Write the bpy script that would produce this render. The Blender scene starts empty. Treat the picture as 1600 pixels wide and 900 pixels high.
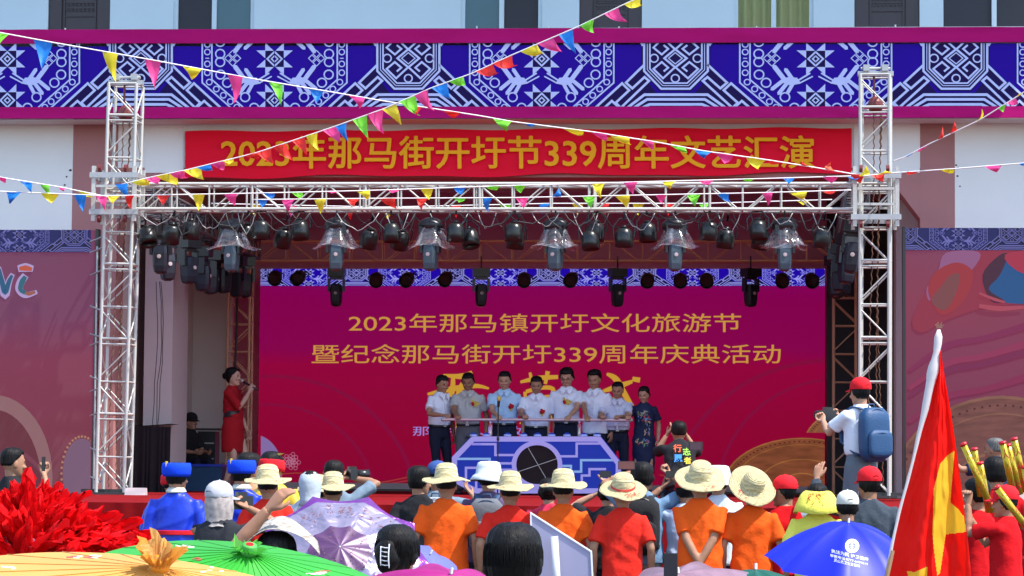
import bpy, bmesh, math, random
import numpy as np
from mathutils import Vector, Matrix, noise, Quaternion
random.seed(7)
PI = math.pi
C = bpy.context.scene.collection
SC = bpy.context.scene
# ------------------------------------------------------------ camera
CAM = Vector((0, 0, 1.7)); FPX = 4400.0
_yaw, _pitch, _roll = math.atan(328/4400), math.atan(287/4400), 0.0080
FW = Vector((-math.sin(_yaw)*math.cos(_pitch), math.cos(_yaw)*math.cos(_pitch), math.sin(_pitch)))
_R0 = Vector((math.cos(_yaw), math.sin(_yaw), 0)); _U0 = _R0.cross(FW)
RT = _R0*math.cos(_roll) + _U0*math.sin(_roll); UP = RT.cross(FW)
cam = bpy.data.objects.new('camera', bpy.data.cameras.new('camera')); C.objects.link(cam)
_m = Matrix((RT, UP, -FW)).transposed().to_4x4(); _m.translation = CAM
cam.matrix_world = _m
cam.data.sensor_width = 36; cam.data.lens = 36*FPX/1600; cam.data.clip_end = 3000; cam.data.clip_start = 0.1
SC.camera = cam
# ------------------------------------------------------------ light
EXPO = 1.45
SUN_EL, SUN_AZ = math.radians(60), math.radians(22)      # azimuth: from +X turned towards the audience side
sun_dir = Vector((math.cos(SUN_EL)*math.cos(SUN_AZ), -math.cos(SUN_EL)*math.sin(SUN_AZ), math.sin(SUN_EL)))
w = bpy.data.worlds.new('World'); SC.world = w; w.use_nodes = True
nt = w.node_tree; bgn = nt.nodes['Background']
sky = nt.nodes.new('ShaderNodeTexSky'); sky.sky_type = 'NISHITA'; sky.sun_disc = False
sky.sun_elevation = SUN_EL
sky.sun_rotation = math.atan2(sun_dir.x, sun_dir.y)
nt.links.new(sky.outputs[0], bgn.inputs[0]); bgn.inputs[1].default_value = 0.15
sl = bpy.data.lights.new('sun', 'SUN'); sl.energy = 2.6; sl.angle = math.radians(0.5); sl.color = (1, .95, .87)
so = bpy.data.objects.new('sun', sl); C.objects.link(so)
so.rotation_euler = sun_dir.to_track_quat('Z', 'Y').to_euler()
SC.view_settings.view_transform = 'Standard'; SC.view_settings.look = 'None'
SC.view_settings.gamma = 1; SC.view_settings.exposure = EXPO
SC.render.resolution_x = 1024; SC.render.resolution_y = 576
# ------------------------------------------------------------ helpers
def at(px, py, Y):
    "the point that lies in the upright plane y = Y and that the photo shows at (px, py)"
    d = FW*FPX + RT*(px-800) + UP*(450-py)
    return CAM + d*(Y/d.y)
def pxm(Y): return FPX/Y
def lin(c): return tuple((v/255/12.92 if v/255 <= .04045 else ((v/255+.055)/1.055)**2.4) for v in c)
def mat(name, col, rough=.7, metal=0, var=.12, vs=6, bump=0, bs=60, spec=.5, stretch=(1,1,1), alpha=1, trans=0, emit=0, sss=0, coat=0):
    m = bpy.data.materials.new(name); m.use_nodes = True
    n = m.node_tree; p = n.nodes['Principled BSDF']
    p.inputs['Roughness'].default_value = rough; p.inputs['Metallic'].default_value = metal
    p.inputs['Specular IOR Level'].default_value = spec
    p.inputs['Alpha'].default_value = alpha; p.inputs['Transmission Weight'].default_value = trans
    p.inputs['Subsurface Weight'].default_value = sss; p.inputs['Coat Weight'].default_value = coat
    tc = n.nodes.new('ShaderNodeTexCoord'); mp = n.nodes.new('ShaderNodeMapping')
    mp.inputs['Scale'].default_value = stretch
    n.links.new(tc.outputs['Object'], mp.inputs[0])
    if var:
        t = n.nodes.new('ShaderNodeTexNoise'); t.inputs['Scale'].default_value = vs; t.inputs['Detail'].default_value = 5
        n.links.new(mp.outputs[0], t.inputs['Vector'])
        mx = n.nodes.new('ShaderNodeMix'); mx.data_type = 'RGBA'
        mx.inputs[6].default_value = tuple(c*(1-var) for c in col)+(1,)
        mx.inputs[7].default_value = tuple(min(1, c*(1+var)) for c in col)+(1,)
        n.links.new(t.outputs[0], mx.inputs[0]); out = mx.outputs[2]
        n.links.new(out, p.inputs['Base Color'])
        if emit: n.links.new(out, p.inputs['Emission Color'])
    else:
        p.inputs['Base Color'].default_value = tuple(col)+(1,)
        p.inputs['Emission Color'].default_value = tuple(col)+(1,)
    p.inputs['Emission Strength'].default_value = emit
    if bump:
        t2 = n.nodes.new('ShaderNodeTexNoise'); t2.inputs['Scale'].default_value = bs; t2.inputs['Detail'].default_value = 4
        n.links.new(mp.outputs[0], t2.inputs['Vector'])
        b = n.nodes.new('ShaderNodeBump'); b.inputs['Strength'].default_value = bump; b.inputs['Distance'].default_value = .01
        n.links.new(t2.outputs[0], b.inputs['Height']); n.links.new(b.outputs[0], p.inputs['Normal'])
    return m
class MB:
    "collects vertices and faces, links them as ONE mesh object"
    def __init__(s): s.v = []; s.f = []; s.mi = []
    def add(s, vs, fs, mi=0):
        o = len(s.v); s.v += [tuple(v) for v in vs]; s.f += [tuple(i+o for i in f) for f in fs]; s.mi += [mi]*len(fs); return s
    def box(s, a, b, mi=0):
        x0,y0,z0 = a; x1,y1,z1 = b
        return s.add([(x0,y0,z0),(x1,y0,z0),(x1,y1,z0),(x0,y1,z0),(x0,y0,z1),(x1,y0,z1),(x1,y1,z1),(x0,y1,z1)],
              [(0,3,2,1),(4,5,6,7),(0,1,5,4),(1,2,6,5),(2,3,7,6),(3,0,4,7)], mi)
    def tube(s, pts, r, n=8, mi=0, cap=True):
        pts = [Vector(p) for p in pts]; rs = r if isinstance(r, (list, tuple)) else [r]*len(pts)
        vs = []; fs = []; pd = None; ux = None
        for i, p in enumerate(pts):
            d = (pts[min(i+1, len(pts)-1)]-pts[max(i-1, 0)]).normalized()
            if ux is None:
                a = Vector((0,0,1)) if abs(d.z) < .9 else Vector((1,0,0)); ux = d.cross(a).normalized()
            else: ux = (ux - d*ux.dot(d)).normalized()
            uy = d.cross(ux)
            for k in range(n):
                t = 2*PI*k/n; vs.append(p+(ux*math.cos(t)+uy*math.sin(t))*rs[i])
        for i in range(len(pts)-1):
            for k in range(n):
                a = i*n+k; b = i*n+(k+1) % n; fs.append((a, b, b+n, a+n))
        if cap: fs.append(tuple(range(n-1, -1, -1))); fs.append(tuple(range((len(pts)-1)*n, len(pts)*n)))
        return s.add(vs, fs, mi)
    def rings(s, rings, mi=0, cap=True):
        n = len(rings[0]); vs = [p for r in rings for p in r]; fs = []
        for i in range(len(rings)-1):
            for k in range(n):
                a = i*n+k; b = i*n+(k+1) % n; fs.append((a, b, b+n, a+n))
        if cap: fs.append(tuple(range(n-1, -1, -1))); fs.append(tuple(range((len(rings)-1)*n, len(rings)*n)))
        return s.add(vs, fs, mi)
    def ell(s, c, r, n=12, m=8, mi=0, rot=None):
        R = []
        for i in range(1, m):
            a = PI*i/m
            ring = [Vector((r[0]*math.sin(a)*math.cos(2*PI*k/n), r[1]*math.sin(a)*math.sin(2*PI*k/n), -r[2]*math.cos(a))) for k in range(n)]
            if rot: ring = [rot @ v for v in ring]
            R.append([Vector(c)+v for v in ring])
        return s.rings(R, mi)
    def lathe(s, prof, n=16, mi=0, cap=True, c=(0,0,0)):
        return s.rings([[(c[0]+r*math.cos(2*PI*k/n), c[1]+r*math.sin(2*PI*k/n), c[2]+z) for k in range(n)] for r, z in prof], mi, cap)
    def mesh(s, name, smooth=False):
        me = bpy.data.meshes.new(name); me.from_pydata(s.v, [], s.f)
        if smooth: me.polygons.foreach_set('use_smooth', [True]*len(me.polygons))
        if any(s.mi): me.polygons.foreach_set('material_index', s.mi)
        me.update(); return me
    def build(s, name, m, parent=None, smooth=False, loc=None):
        me = s.mesh(name, smooth); return obj(name, me, m, parent, loc)
def obj(name, me, m=None, parent=None, loc=None):
    o = bpy.data.objects.new(name, me); C.objects.link(o)
    if m is not None and me is not None and len(me.materials) == 0:
        for q in (m if isinstance(m, (list, tuple)) else [m]): me.materials.append(q)
    if parent: o.parent = parent
    if loc is not None: o.location = loc
    return o
def tag(o, label=None, cat=None, group=None, kind=None):
    if label: o['label'] = label
    if cat: o['category'] = cat
    if group: o['group'] = group
    if kind: o['kind'] = kind
    return o
def thing(name, label, cat, loc=(0,0,0), rz=0, group=None):
    o = bpy.data.objects.new(name, None); C.objects.link(o); o.location = loc; o.rotation_euler = (0,0,rz)
    o.empty_display_size = .1
    return tag(o, label, cat, group)
def copy_tree(o, parent=None):
    c = o.copy(); C.objects.link(c)
    if parent: c.parent = parent
    for ch in list(o.children): copy_tree(ch, c)
    return c
_unit = {}
def bar(name, a, b, r, m, parent, n=8):
    "a round bar as an object of its own, sharing one unit mesh per material"
    k = (m.name, n)
    if k not in _unit:
        _unit[k] = MB().tube([(0,0,0),(0,0,1)], 1, n).mesh('round_bar', True); _unit[k].materials.append(m)
        for p in _unit[k].polygons:
            if len(p.vertices) > 4: p.use_smooth = False
    a = Vector(a); b = Vector(b); d = b-a
    o = bpy.data.objects.new(name, _unit[k]); C.objects.link(o); o.parent = parent
    o.rotation_mode = 'QUATERNION'; o.rotation_quaternion = d.to_track_quat('Z', 'Y'); o.location = a; o.scale = (r, r, d.length)
    return o
def text_mesh(s, bold=0.0, shear=0.0, res=3, spacing=1.0):
    cu = bpy.data.curves.new('t', 'FONT'); cu.body = s; cu.offset = bold; cu.shear = shear; cu.resolution_u = res; cu.space_character = spacing
    o = bpy.data.objects.new('t', cu); C.objects.link(o); bpy.context.view_layer.update()
    me = bpy.data.meshes.new_from_object(o.evaluated_get(bpy.context.evaluated_depsgraph_get()))
    bpy.data.objects.remove(o); bpy.data.curves.remove(cu)
    v = np.empty(len(me.vertices)*3); me.vertices.foreach_get('co', v); v = v.reshape(-1, 3)
    fs = [tuple(p.vertices) for p in me.polygons]; bpy.data.meshes.remove(me)
    return v, fs
def text_px(name, s, x0, y0, x1, y1, Y, m, parent=None, bold=0.0, shear=0.0, res=3, fat=0.0):
    "lettering printed flat on the upright plane y = Y, fitted to a pixel box"
    v, fs = text_mesh(s, bold, shear, res)
    mn = v.min(0); mx = v.max(0); u = (v-mn)/np.maximum(mx-mn, 1e-6)
    mb = MB(); k = 0
    for dx, dy in ([(0,0)] if not fat else [(0,0),(fat,0),(-fat,0),(0,fat*.8),(0,-fat*.8),(fat*.7,fat*.6),(-fat*.7,fat*.6),(fat*.7,-fat*.6),(-fat*.7,-fat*.6)]):
        a = at(x0+dx, y1+dy, Y-.0004*k); b = at(x1+dx, y1+dy, Y-.0004*k); c = at(x0+dx, y0+dy, Y-.0004*k); k += 1
        mb.add([a+(b-a)*float(p[0])+(c-a)*float(p[1]) for p in u], fs)
    return mb.build(name, m, parent)
def quad_px(mb, pts, Y, mi=0):
    return mb.add([at(x, y, Y) for x, y in pts], [tuple(range(len(pts)))], mi)
def boxpx(mb, x0, y0, x1, y1, Y0, Y1, mi=0):
    "a box whose front face fills the pixel box at depth Y0 and that goes back to Y1"
    a = at(x0, y1, Y0); b = at(x1, y0, Y0)
    return mb.box((a.x, Y0, a.z), (b.x, Y1, b.z), mi)
def remesh(mb, vox, smooth=3):
    me = mb.mesh('tmp'); o = bpy.data.objects.new('tmp', me); C.objects.link(o)
    r = o.modifiers.new('r', 'REMESH'); r.mode = 'VOXEL'; r.voxel_size = vox
    if smooth: q = o.modifiers.new('s', 'SMOOTH'); q.iterations = smooth; q.factor = .5
    dg = bpy.context.evaluated_depsgraph_get(); e = o.evaluated_get(dg); em = e.to_mesh()
    v = np.empty(len(em.vertices)*3, dtype=np.float32); em.vertices.foreach_get('co', v)
    f = np.empty(len(em.loops), dtype=np.int32); em.loops.foreach_get('vertex_index', f)
    lt = np.empty(len(em.polygons), dtype=np.int32); em.polygons.foreach_get('loop_total', lt)
    nr = np.empty(len(em.vertices)*3, dtype=np.float32); em.vertices.foreach_get('normal', nr)
    e.to_mesh_clear(); bpy.data.objects.remove(o); bpy.data.meshes.remove(me)
    fs = []; i = 0
    fl = f.tolist()
    for n in lt.tolist(): fs.append(tuple(fl[i:i+n])); i += n
    return v.reshape(-1, 3), fs, nr.reshape(-1, 3)
# ------------------------------------------------------------ materials
M = {}
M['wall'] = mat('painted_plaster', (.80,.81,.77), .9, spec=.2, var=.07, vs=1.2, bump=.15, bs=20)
M['wall_up'] = mat('shade_blue_plaster', (.56,.67,.72), .9, spec=.2, var=.07, vs=1.0, bump=.15, bs=20)  # bluish shade of the upper wall put into its colour
M['pink'] = mat('pink_render', (.40,.19,.18), .9, spec=.2, var=.12, vs=1.5, bump=.2, bs=30)
M['inner'] = mat('stage_house_render', (.55,.46,.43), .9, var=.1, vs=1.2)
M['pillar'] = mat('pillar_paint', (.50,.42,.42), .85, var=.05)
M['dark_in'] = mat('dark_interior', (.02,.02,.03), .6, var=.1)
M['door'] = mat('carved_door_lacquer', (.035,.022,.03), .4, var=.2, vs=10)
M['teal_glass'] = mat('teal_glass', (.03,.10,.13), .12, var=.2, vs=1)
M['curtain'] = mat('green_curtain', (.30,.32,.14), .9, var=.25, vs=3, stretch=(3,1,.3))
M['frame'] = mat('white_aluminium', (.55,.66,.72), .5, var=.05)
M['slab'] = mat('white_slab', (.62,.62,.6), .8, var=.1, vs=3)
M['magenta'] = mat('magenta_cloth', (.40,.006,.13), .85, var=.12, vs=2, spec=.1, bump=.4, bs=4, stretch=(.5,1,2))
M['violet'] = mat('violet_print', (.022,.004,.27), .8, var=.12, vs=1.5, spec=.1)
M['violet_dk'] = mat('dark_violet_print', (.015,.008,.07), .8, var=.1, spec=.1)
M['white_pr'] = mat('pale_blue_print', (.50,.56,.86), .8, var=.06, spec=.1)
M['red_ban'] = mat('red_banner_cloth', (.80,.010,.035), .85, spec=.1, var=.1, vs=1.5, bump=.8, bs=4, stretch=(.4,1,2))
M['gold_pr'] = mat('gold_print', (.88,.42,.02), .8, var=.05, spec=.1)
M['alu'] = mat('brushed_aluminium', (.50,.50,.46), .5, .2, var=.2, vs=20, bump=.1, bs=80)
M['alu_dk'] = mat('shaded_brown_truss', (.75,.42,.26), .6, .1, var=.15, vs=12)  # brown stands in for the shade on the rear truss
M['steel'] = mat('galvanised_steel', (.42,.43,.43), .5, .5, var=.2, vs=15)
M['chain'] = mat('rusty_chain', (.16,.08,.05), .6, .5, var=.3, vs=40)
M['black'] = mat('black_plastic', (.015,.016,.02), .35, var=.2, vs=20)
M['blackmetal'] = mat('black_painted_metal', (.012,.014,.014), .3, .1, var=.25, vs=20, bump=.1, bs=40)
M['headgrey'] = mat('blue_grey_plastic', (.045,.075,.10), .4, var=.15, vs=10)
M['lens'] = mat('lamp_lens', (.06,.03,.03), .15, var=.1)
M['cable'] = mat('cable_rubber', (.03,.03,.03), .6, var=.1)
M['rope'] = mat('white_string', (.8,.8,.8), .8, var=.05)
M['carpet'] = mat('red_carpet', (.19,.004,.006), .95, spec=.1, var=.25, vs=5, bump=.5, bs=60)
M['skirtcloth'] = mat('red_stage_cloth', (.20,.004,.006), .9, spec=.1, var=.2, vs=3, bump=.3, bs=20)
M['asphalt'] = mat('asphalt', (.05,.05,.05), .95, var=.25, vs=3, bump=.4, bs=80)
M['wood'] = mat('plywood', (.35,.22,.12), .8, var=.25, vs=8, stretch=(1,1,8))
M['steelblue'] = mat('blue_plastic', (.01,.04,.5), .4, var=.1)
M['bagblue'] = mat('dark_teal_nylon', (.01,.06,.16), .6, var=.2, vs=12, bump=.3, bs=60)
M['strap'] = mat('navy_strap', (.02,.06,.14), .7, var=.1)
M['headblack'] = mat('navy_black_plastic', (.008,.011,.022), .5, var=.15, vs=10)
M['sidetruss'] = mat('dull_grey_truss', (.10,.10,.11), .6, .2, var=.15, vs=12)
M['discdark'] = mat('matt_brown_black_disc', (.022,.016,.018), .9, var=.1, spec=.1)
M['clear'] = None
def clear_plastic():
    m = bpy.data.materials.new('clear_plastic_film'); m.use_nodes = True; n = m.node_tree; p = n.nodes['Principled BSDF']
    g = n.nodes.new('ShaderNodeBsdfGlossy'); g.inputs['Roughness'].default_value = .12; g.inputs['Color'].default_value = (.9,.9,.92,1)
    t = n.nodes.new('ShaderNodeBsdfTransparent'); t.inputs['Color'].default_value = (.93,.93,.95,1)
    d = n.nodes.new('ShaderNodeBsdfDiffuse'); d.inputs['Color'].default_value = (.8,.8,.85,1)
    tex = n.nodes.new('ShaderNodeTexNoise'); tex.inputs['Scale'].default_value = 9
    tc = n.nodes.new('ShaderNodeTexCoord'); mp = n.nodes.new('ShaderNodeMapping'); mp.inputs['Scale'].default_value = (1,1,.3)
    n.links.new(tc.outputs['Object'], mp.inputs[0]); n.links.new(mp.outputs[0], tex.inputs['Vector'])
    b = n.nodes.new('ShaderNodeBump'); b.inputs['Strength'].default_value = 1; b.inputs['Distance'].default_value = .03
    n.links.new(tex.outputs[0], b.inputs['Height']); n.links.new(b.outputs[0], g.inputs['Normal'])
    r = n.nodes.new('ShaderNodeValToRGB'); r.color_ramp.elements[0].position = .45; r.color_ramp.elements[1].position = .75
    r.color_ramp.elements[0].color = (.12,.12,.12,1); r.color_ramp.elements[1].color = (.55,.55,.55,1)
    n.links.new(tex.outputs[0], r.inputs[0])
    m1 = n.nodes.new('ShaderNodeMixShader'); m1.inputs[0].default_value = .5
    n.links.new(g.outputs[0], m1.inputs[1]); n.links.new(d.outputs[0], m1.inputs[2])
    m2 = n.nodes.new('ShaderNodeMixShader'); n.links.new(r.outputs[0], m2.inputs[0])
    n.links.new(t.outputs[0], m2.inputs[1]); n.links.new(m1.outputs[0], m2.inputs[2])
    n.links.new(m2.outputs[0], n.nodes['Material Output'].inputs[0]); n.nodes.remove(p)
    return m
M['clear'] = clear_plastic()
def screen_mat(name, stops, zlo, zhi, emit=1.0, nv=.25, ns=.5, extra=None):
    "an LED wall: colour bands from bottom to top, with soft drifting shapes, shown by emission"
    m = bpy.data.materials.new(name); m.use_nodes = True; n = m.node_tree; p = n.nodes['Principled BSDF']
    tc = n.nodes.new('ShaderNodeTexCoord'); sp = n.nodes.new('ShaderNodeSeparateXYZ'); n.links.new(tc.outputs['Object'], sp.inputs[0])
    no = n.nodes.new('ShaderNodeTexNoise'); no.inputs['Scale'].default_value = ns; no.inputs['Detail'].default_value = 3; no.inputs['Distortion'].default_value = 1.5
    n.links.new(tc.outputs['Object'], no.inputs['Vector'])
    mr = n.nodes.new('ShaderNodeMapRange'); mr.inputs[1].default_value = zlo; mr.inputs[2].default_value = zhi
    n.links.new(sp.outputs[2], mr.inputs[0])
    ad = n.nodes.new('ShaderNodeMath'); ad.operation = 'MULTIPLY_ADD'; ad.inputs[1].default_value = nv; n.links.new(no.outputs[0], ad.inputs[0])
    sb = n.nodes.new('ShaderNodeMath'); sb.operation = 'SUBTRACT'; sb.inputs[1].default_value = nv*.5
    n.links.new(mr.outputs[0], ad.inputs[2]); n.links.new(ad.outputs[0], sb.inputs[0])
    cr = n.nodes.new('ShaderNodeValToRGB'); n.links.new(sb.outputs[0], cr.inputs[0])
    el = cr.color_ramp.elements
    el[0].position = stops[0][0]; el[0].color = lin(stops[0][1])+(1,)
    el[1].position = stops[-1][0]; el[1].color = lin(stops[-1][1])+(1,)
    for q, c in stops[1:-1]:
        e = el.new(q); e.color = lin(c)+(1,)
    n.links.new(cr.outputs[0], p.inputs['Emission Color']); p.inputs['Emission Strength'].default_value = emit
    p.inputs['Base Color'].default_value = (.012,.012,.012,1); p.inputs['Roughness'].default_value = .9; p.inputs['Specular IOR Level'].default_value = .05
    return m
def emat(name, rgb, emit=1.0, base=.012):
    m = mat(name, lin(rgb), .6, var=0, emit=emit)
    q = m.node_tree.nodes['Principled BSDF']; q.inputs['Base Color'].default_value = (base, base, base, 1); q.inputs['Specular IOR Level'].default_value = .05
    return m
EXPF = 1/2**EXPO
# ------------------------------------------------------------ setting
ZS = 1.36
g = MB(); g.add([(-900,-900,0),(900,-900,0),(900,900,0),(-900,900,0)], [(0,1,2,3)])
tag(g.build('ground', M['asphalt']), 'grey asphalt square in front of the stage', kind='structure')
YF = 40.0                                                   # front of the hall
# ---- the printed brocade pattern, as flat polygons in units of (u, v); v runs 0..102 downwards
def clip(poly, x0, x1, y0, y1):
    def cut(p, f):
        out = []
        for i in range(len(p)):
            a, b = p[i-1], p[i]; fa, fb = f(a), f(b)
            if (fa >= 0) != (fb >= 0):
                t = fa/(fa-fb); out.append((a[0]+(b[0]-a[0])*t, a[1]+(b[1]-a[1])*t))
            if fb >= 0: out.append(b)
        return out
    for f in (lambda q: q[0]-x0, lambda q: x1-q[0], lambda q: q[1]-y0, lambda q: y1-q[1]):
        if len(poly) < 3: return []
        poly = cut(poly, f)
    return poly if len(poly) > 2 else []
def pline(out, pts, w, closed=False):
    n = len(pts); segs = range(n if closed else n-1)
    nm = []
    for i in segs:
        a = Vector(pts[i]); b = Vector(pts[(i+1) % n]); d = (b-a).normalized(); nm.append(Vector((-d.y, d.x)))
    def off(i):
        k = i-1 if (i > 0 or closed) else 0
        j = i if i < len(nm) else len(nm)-1
        a = nm[k % len(nm)]; b = nm[j % len(nm)]; s = (a+b)
        if s.length < 1e-4: return a
        s.normalize(); return s/max(.5, s.dot(a))
    for i in segs:
        j = (i+1) % n if closed else i+1
        a = Vector(pts[i]); b = Vector(pts[j % n]); oa = off(i)*w/2; ob = off(j)*w/2
        out.append([tuple(a+oa), tuple(b+ob), tuple(b-ob), tuple(a-oa)])
def ring2(out, c, r, w, n=14):
    for k in range(n):
        a0 = 2*PI*k/n; a1 = 2*PI*(k+1)/n
        out.append([(c[0]+q*math.cos(t), c[1]+q*math.sin(t)) for q, t in ((r, a0), (r, a1), (r-w, a1), (r-w, a0))])
def motif():
    L = []; D = []
    D.append([(-52,-10),(52,-10),(52,44),(24,76),(-24,76),(-52,44)])
    D.append([(-50,38),(-46,58),(-30,78),(-76,104),(-132,104)]); D.append([(50,38),(132,104),(76,104),(30,78),(46,58)])
    D.append([(-50,79),(50,79),(78,104),(-78,104)])
    for hw, w_ in ((48.5,3.4),(43.6,1.3),(39.6,2.4)):
        t = hw*.45; pline(L, [(-hw,-12),(-hw,24+hw*.42),(-t,24+hw),(t,24+hw),(hw,24+hw*.42),(hw,-12)], w_)
    pline(L, [(0,9.5),(17,24),(0,38.5),(-17,24)], 3.2, True); pline(L, [(0,15),(10.5,24),(0,33),(-10.5,24)], 1.6, True)
    ring2(L, (0,56), 7.2, 2.2)
    pline(L, [(-76,104),(-48,82),(48,82),(76,104)], 4.2); pline(L, [(-66,104),(-44,89.5),(44,89.5),(66,104)], 4.2); pline(L, [(-54,104),(-40,97.5),(40,97.5),(54,104)], 4.2)
    for sx in (-1, 1):
        for sy in (-1, 1):
            f = lambda p: (sx*p[0], 24+sy*p[1])
            pline(L, [f(p) for p in ((0,14),(19,32),(34,17),(21,6),(11,15),(18,21))], 3.0)
        ring2(L, (sx*33, 24), 7.4, 2.2)
        m = lambda p: (sx*p[0], p[1])
        pline(L, [m(p) for p in ((48,34),(77,63),(67,72),(48,54),(41,60),(86,104))], 3.6)
        pline(L, [m(p) for p in ((126,104),(83,64),(72,75),(93,95),(84,104))], 3.6)
        pline(L, [m(p) for p in ((112,104),(99,92),(86,104))], 3.6)
        pline(L, [m(p) for p in ((111,-5),(111,58),(162,104))], 2.4); pline(L, [m(p) for p in ((96,-5),(96,63),(142,104))], 2.4)
        pline(L, [m(p) for p in ((56,-5),(50,4))], 4)
        for c in ((104,2),(104,14),(104,33),(104,47),(107,62),(118,73),(129,83),(140,93),(150,102)): ring2(L, m(c), 5.4, 1.8, 12)
        pline(L, [m((101,24)), m((107,24))], 1.5)
        for c in ((124,-2),(124,17),(124,30),(124.5,50),(135,63),(163,86),(177,103)): ring2(L, m(c), 8.2, 2.2)
        for c in ((143.5,17),(143.5,31),(136.5,24),(150.5,24)):
            pline(L, [(sx*c[0], c[1]-5.5), (sx*c[0]+5.5, c[1]), (sx*c[0], c[1]+5.5), (sx*c[0]-5.5, c[1])], 1.4, True)
        L.append([m(p) for p in ((187,64),(181,55),(168,54),(158,57),(160,63),(170,67),(178,66))])
        for pts, w_ in (([(176,60),(164,42)],6),([(163,59),(147,37)],7),([(162,58),(144,73)],6),([(168,61),(154,80)],6),([(176,62),(167,79)],5.5),
                        ([(180,61),(200,48)],2.6),([(184,64),(204,53)],2.2),([(176,-4),(163,8)],6),([(160,-4),(147,13)],7)):
            pline(L, [m(p) for p in pts], w_)
            a_, b_ = Vector(pts[0]), Vector(pts[1]); d_ = (b_-a_).normalized(); n_ = Vector((-d_.y, d_.x))*w_/2
            L.append([m(tuple(b_+n_)), m(tuple(b_+d_*w_*.5)), m(tuple(b_-n_))])
    for cy, cyc in ((25, 1), (91, 1)):
        for s0 in (-208.5, 208.5):
            D.append([(s0-14,cy-13),(s0+14,cy-13),(s0+14,cy+13),(s0-14,cy+13)])
            for sx in (-1, 1):
                for sy in (-1, 1):
                    L.append([(s0+sx*14,cy+sy*26),(s0+sx*14,cy+sy*13),(s0+sx*1,cy+sy*13)])
                    L.append([(s0+sx*28,cy+sy*13.5),(s0+sx*14,cy+sy*13.5),(s0+sx*14,cy+sy*1)])
            pline(L, [(s0,cy-11),(s0+11,cy),(s0,cy+11),(s0-11,cy)], 2.6, True); pline(L, [(s0,cy-4.5),(s0+4.5,cy),(s0,cy+4.5),(s0-4.5,cy)], 2, True)
    return L, D
MOT = motif()
def brocade(x0, y0, x1, y1, Y, centres, su, parent, ml, md, eps=.004):
    "prints the pattern inside a pixel box: centres of the octagons, su = pixels per unit across"
    H = y1-y0
    for lst, m_, e, nm in ((MOT[1], md, eps, 'pattern_ground'), (MOT[0], ml, 2*eps, 'pattern_print')):
        mb = MB(); pi = 0
        for cx, s, s2 in centres:
            for p in lst:
                pi = (pi+1) % 12
                q = [(cx+u*(s if u < 0 else s2), y0+v*H/102) for u, v in p]
                q = clip(q, max(x0, cx-208.5*s), min(x1, cx+208.5*s2), y0, y1)
                if q: quad_px(mb, q, Y-e-pi*(.0004 if nm == 'pattern_print' else .0002))
        # faces all towards the audience
        o = mb.build(nm, m_, parent)
        tag(o, kind='stuff')
# ---- hall building
def b3(nm, m_, par, a, b): return MB().box(a, b).build(nm, m_, par)
hall = thing('hall_building', 'pale two-storey hall with dusky pink piers and a wide stage opening', 'building', (0, YF, 0))
def child(o, par=hall): o.parent = par; o.matrix_parent_inverse = Matrix.Translation(-Vector(par.location)); return o
def hp(nm, m_, a, b): return child(b3(nm, m_, None, a, b))
X = lambda px, py, Y=YF: at(px, py, Y).x
Z = lambda py, px=800, Y=YF: at(px, py, Y).z
xl, xr, zt = X(180,500), X(1438,500), Z(277)
zb = Z(186); zs = Z(46, 800, 39.4)
hp('wall', M['wall'], (X(-260,300), YF, 0), (X(113,300), YF+.4, zb+.6))
hp('pier', M['pink'], (X(113,300), YF-.003, 0), (xl, YF+.5, zb+.6))
hp('pier', M['pink'], (xr, YF-.003, 0), (X(1492,300), YF+.5, zb+.6))
hp('wall', M['wall'], (X(1492,300), YF, 0), (X(1860,300), YF+.4, zb+.6))
hp('lintel', M['pink'], (xl, YF, zt), (xr, YF+.5, Z(262)))
hp('wall', M['wall'], (xl, YF, Z(262)), (xr, YF+.45, zb+.6))
# white infill beside the towers on top of the pier
for px0, px1 in ((226, 288), (1334, 1437)):
    mb = MB(); boxpx(mb, px0, 186, px1, 270, YF-.012, YF+.1); child(mb.build('white_infill', M['wall']))
for s, xx in ((1, xl), (-1, xr)):                            # chamfered corners of the opening
    mb = MB(); c = .42
    vs = [(xx, YF, zt), (xx+s*c*1.05, YF, zt), (xx, YF, zt-c*1.4)]
    mb.add([*vs, *[(a, YF+.5, b) for a, _, b in vs]], [(0,1,2),(3,5,4),(0,3,4,1),(1,4,5,2),(2,5,3,0)])
    child(mb.build('corner_brace', M['pink']))
# stage house
hp('side_wall', M['inner'], (xl-.3, YF+.5, 0), (xl, 49, 7.2)); hp('side_wall', M['inner'], (xr, YF+.5, 0), (xr+.3, 49, 7.2))
hp('back_wall', M['inner'], (xl, 48.7, 0), (xr, 49, 7.2)); hp('ceiling', M['inner'], (xl, YF+.5, 6.9), (xr, 48.7, 7.2))
hp('ceiling_beam', M['inner'], (xl, 43, 6.3), (xr, 43.4, 6.9)); hp('ceiling_beam', M['inner'], (xl, 45.9, 6.3), (xr, 46.3, 6.9))
p0 = at(226,500,41.2); p1 = at(270,500,41.2)
hp('pillar', M['pillar'], (p0.x, 41.2, ZS-.02), (p1.x, 42.4, 6.88))
p0 = at(283,500,46.0); p1 = at(352,500,46.0)
hp('partition', M['inner'], (p0.x-.3, 46.0, ZS-.02), (p1.x+.1, 46.2, 6.25))
p0 = at(1395,500,41.0); p1 = at(1416,500,41.0)
hp('pillar', M['pillar'], (p0.x+.05, 41.0, ZS-.02), (p1.x+.4, 41.5, 6.88))
hp('black_curtain', M['dark_in'], (at(1292,500,46.5).x, 46.5, ZS-.01), (xr, 46.6, 6.2))
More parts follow.
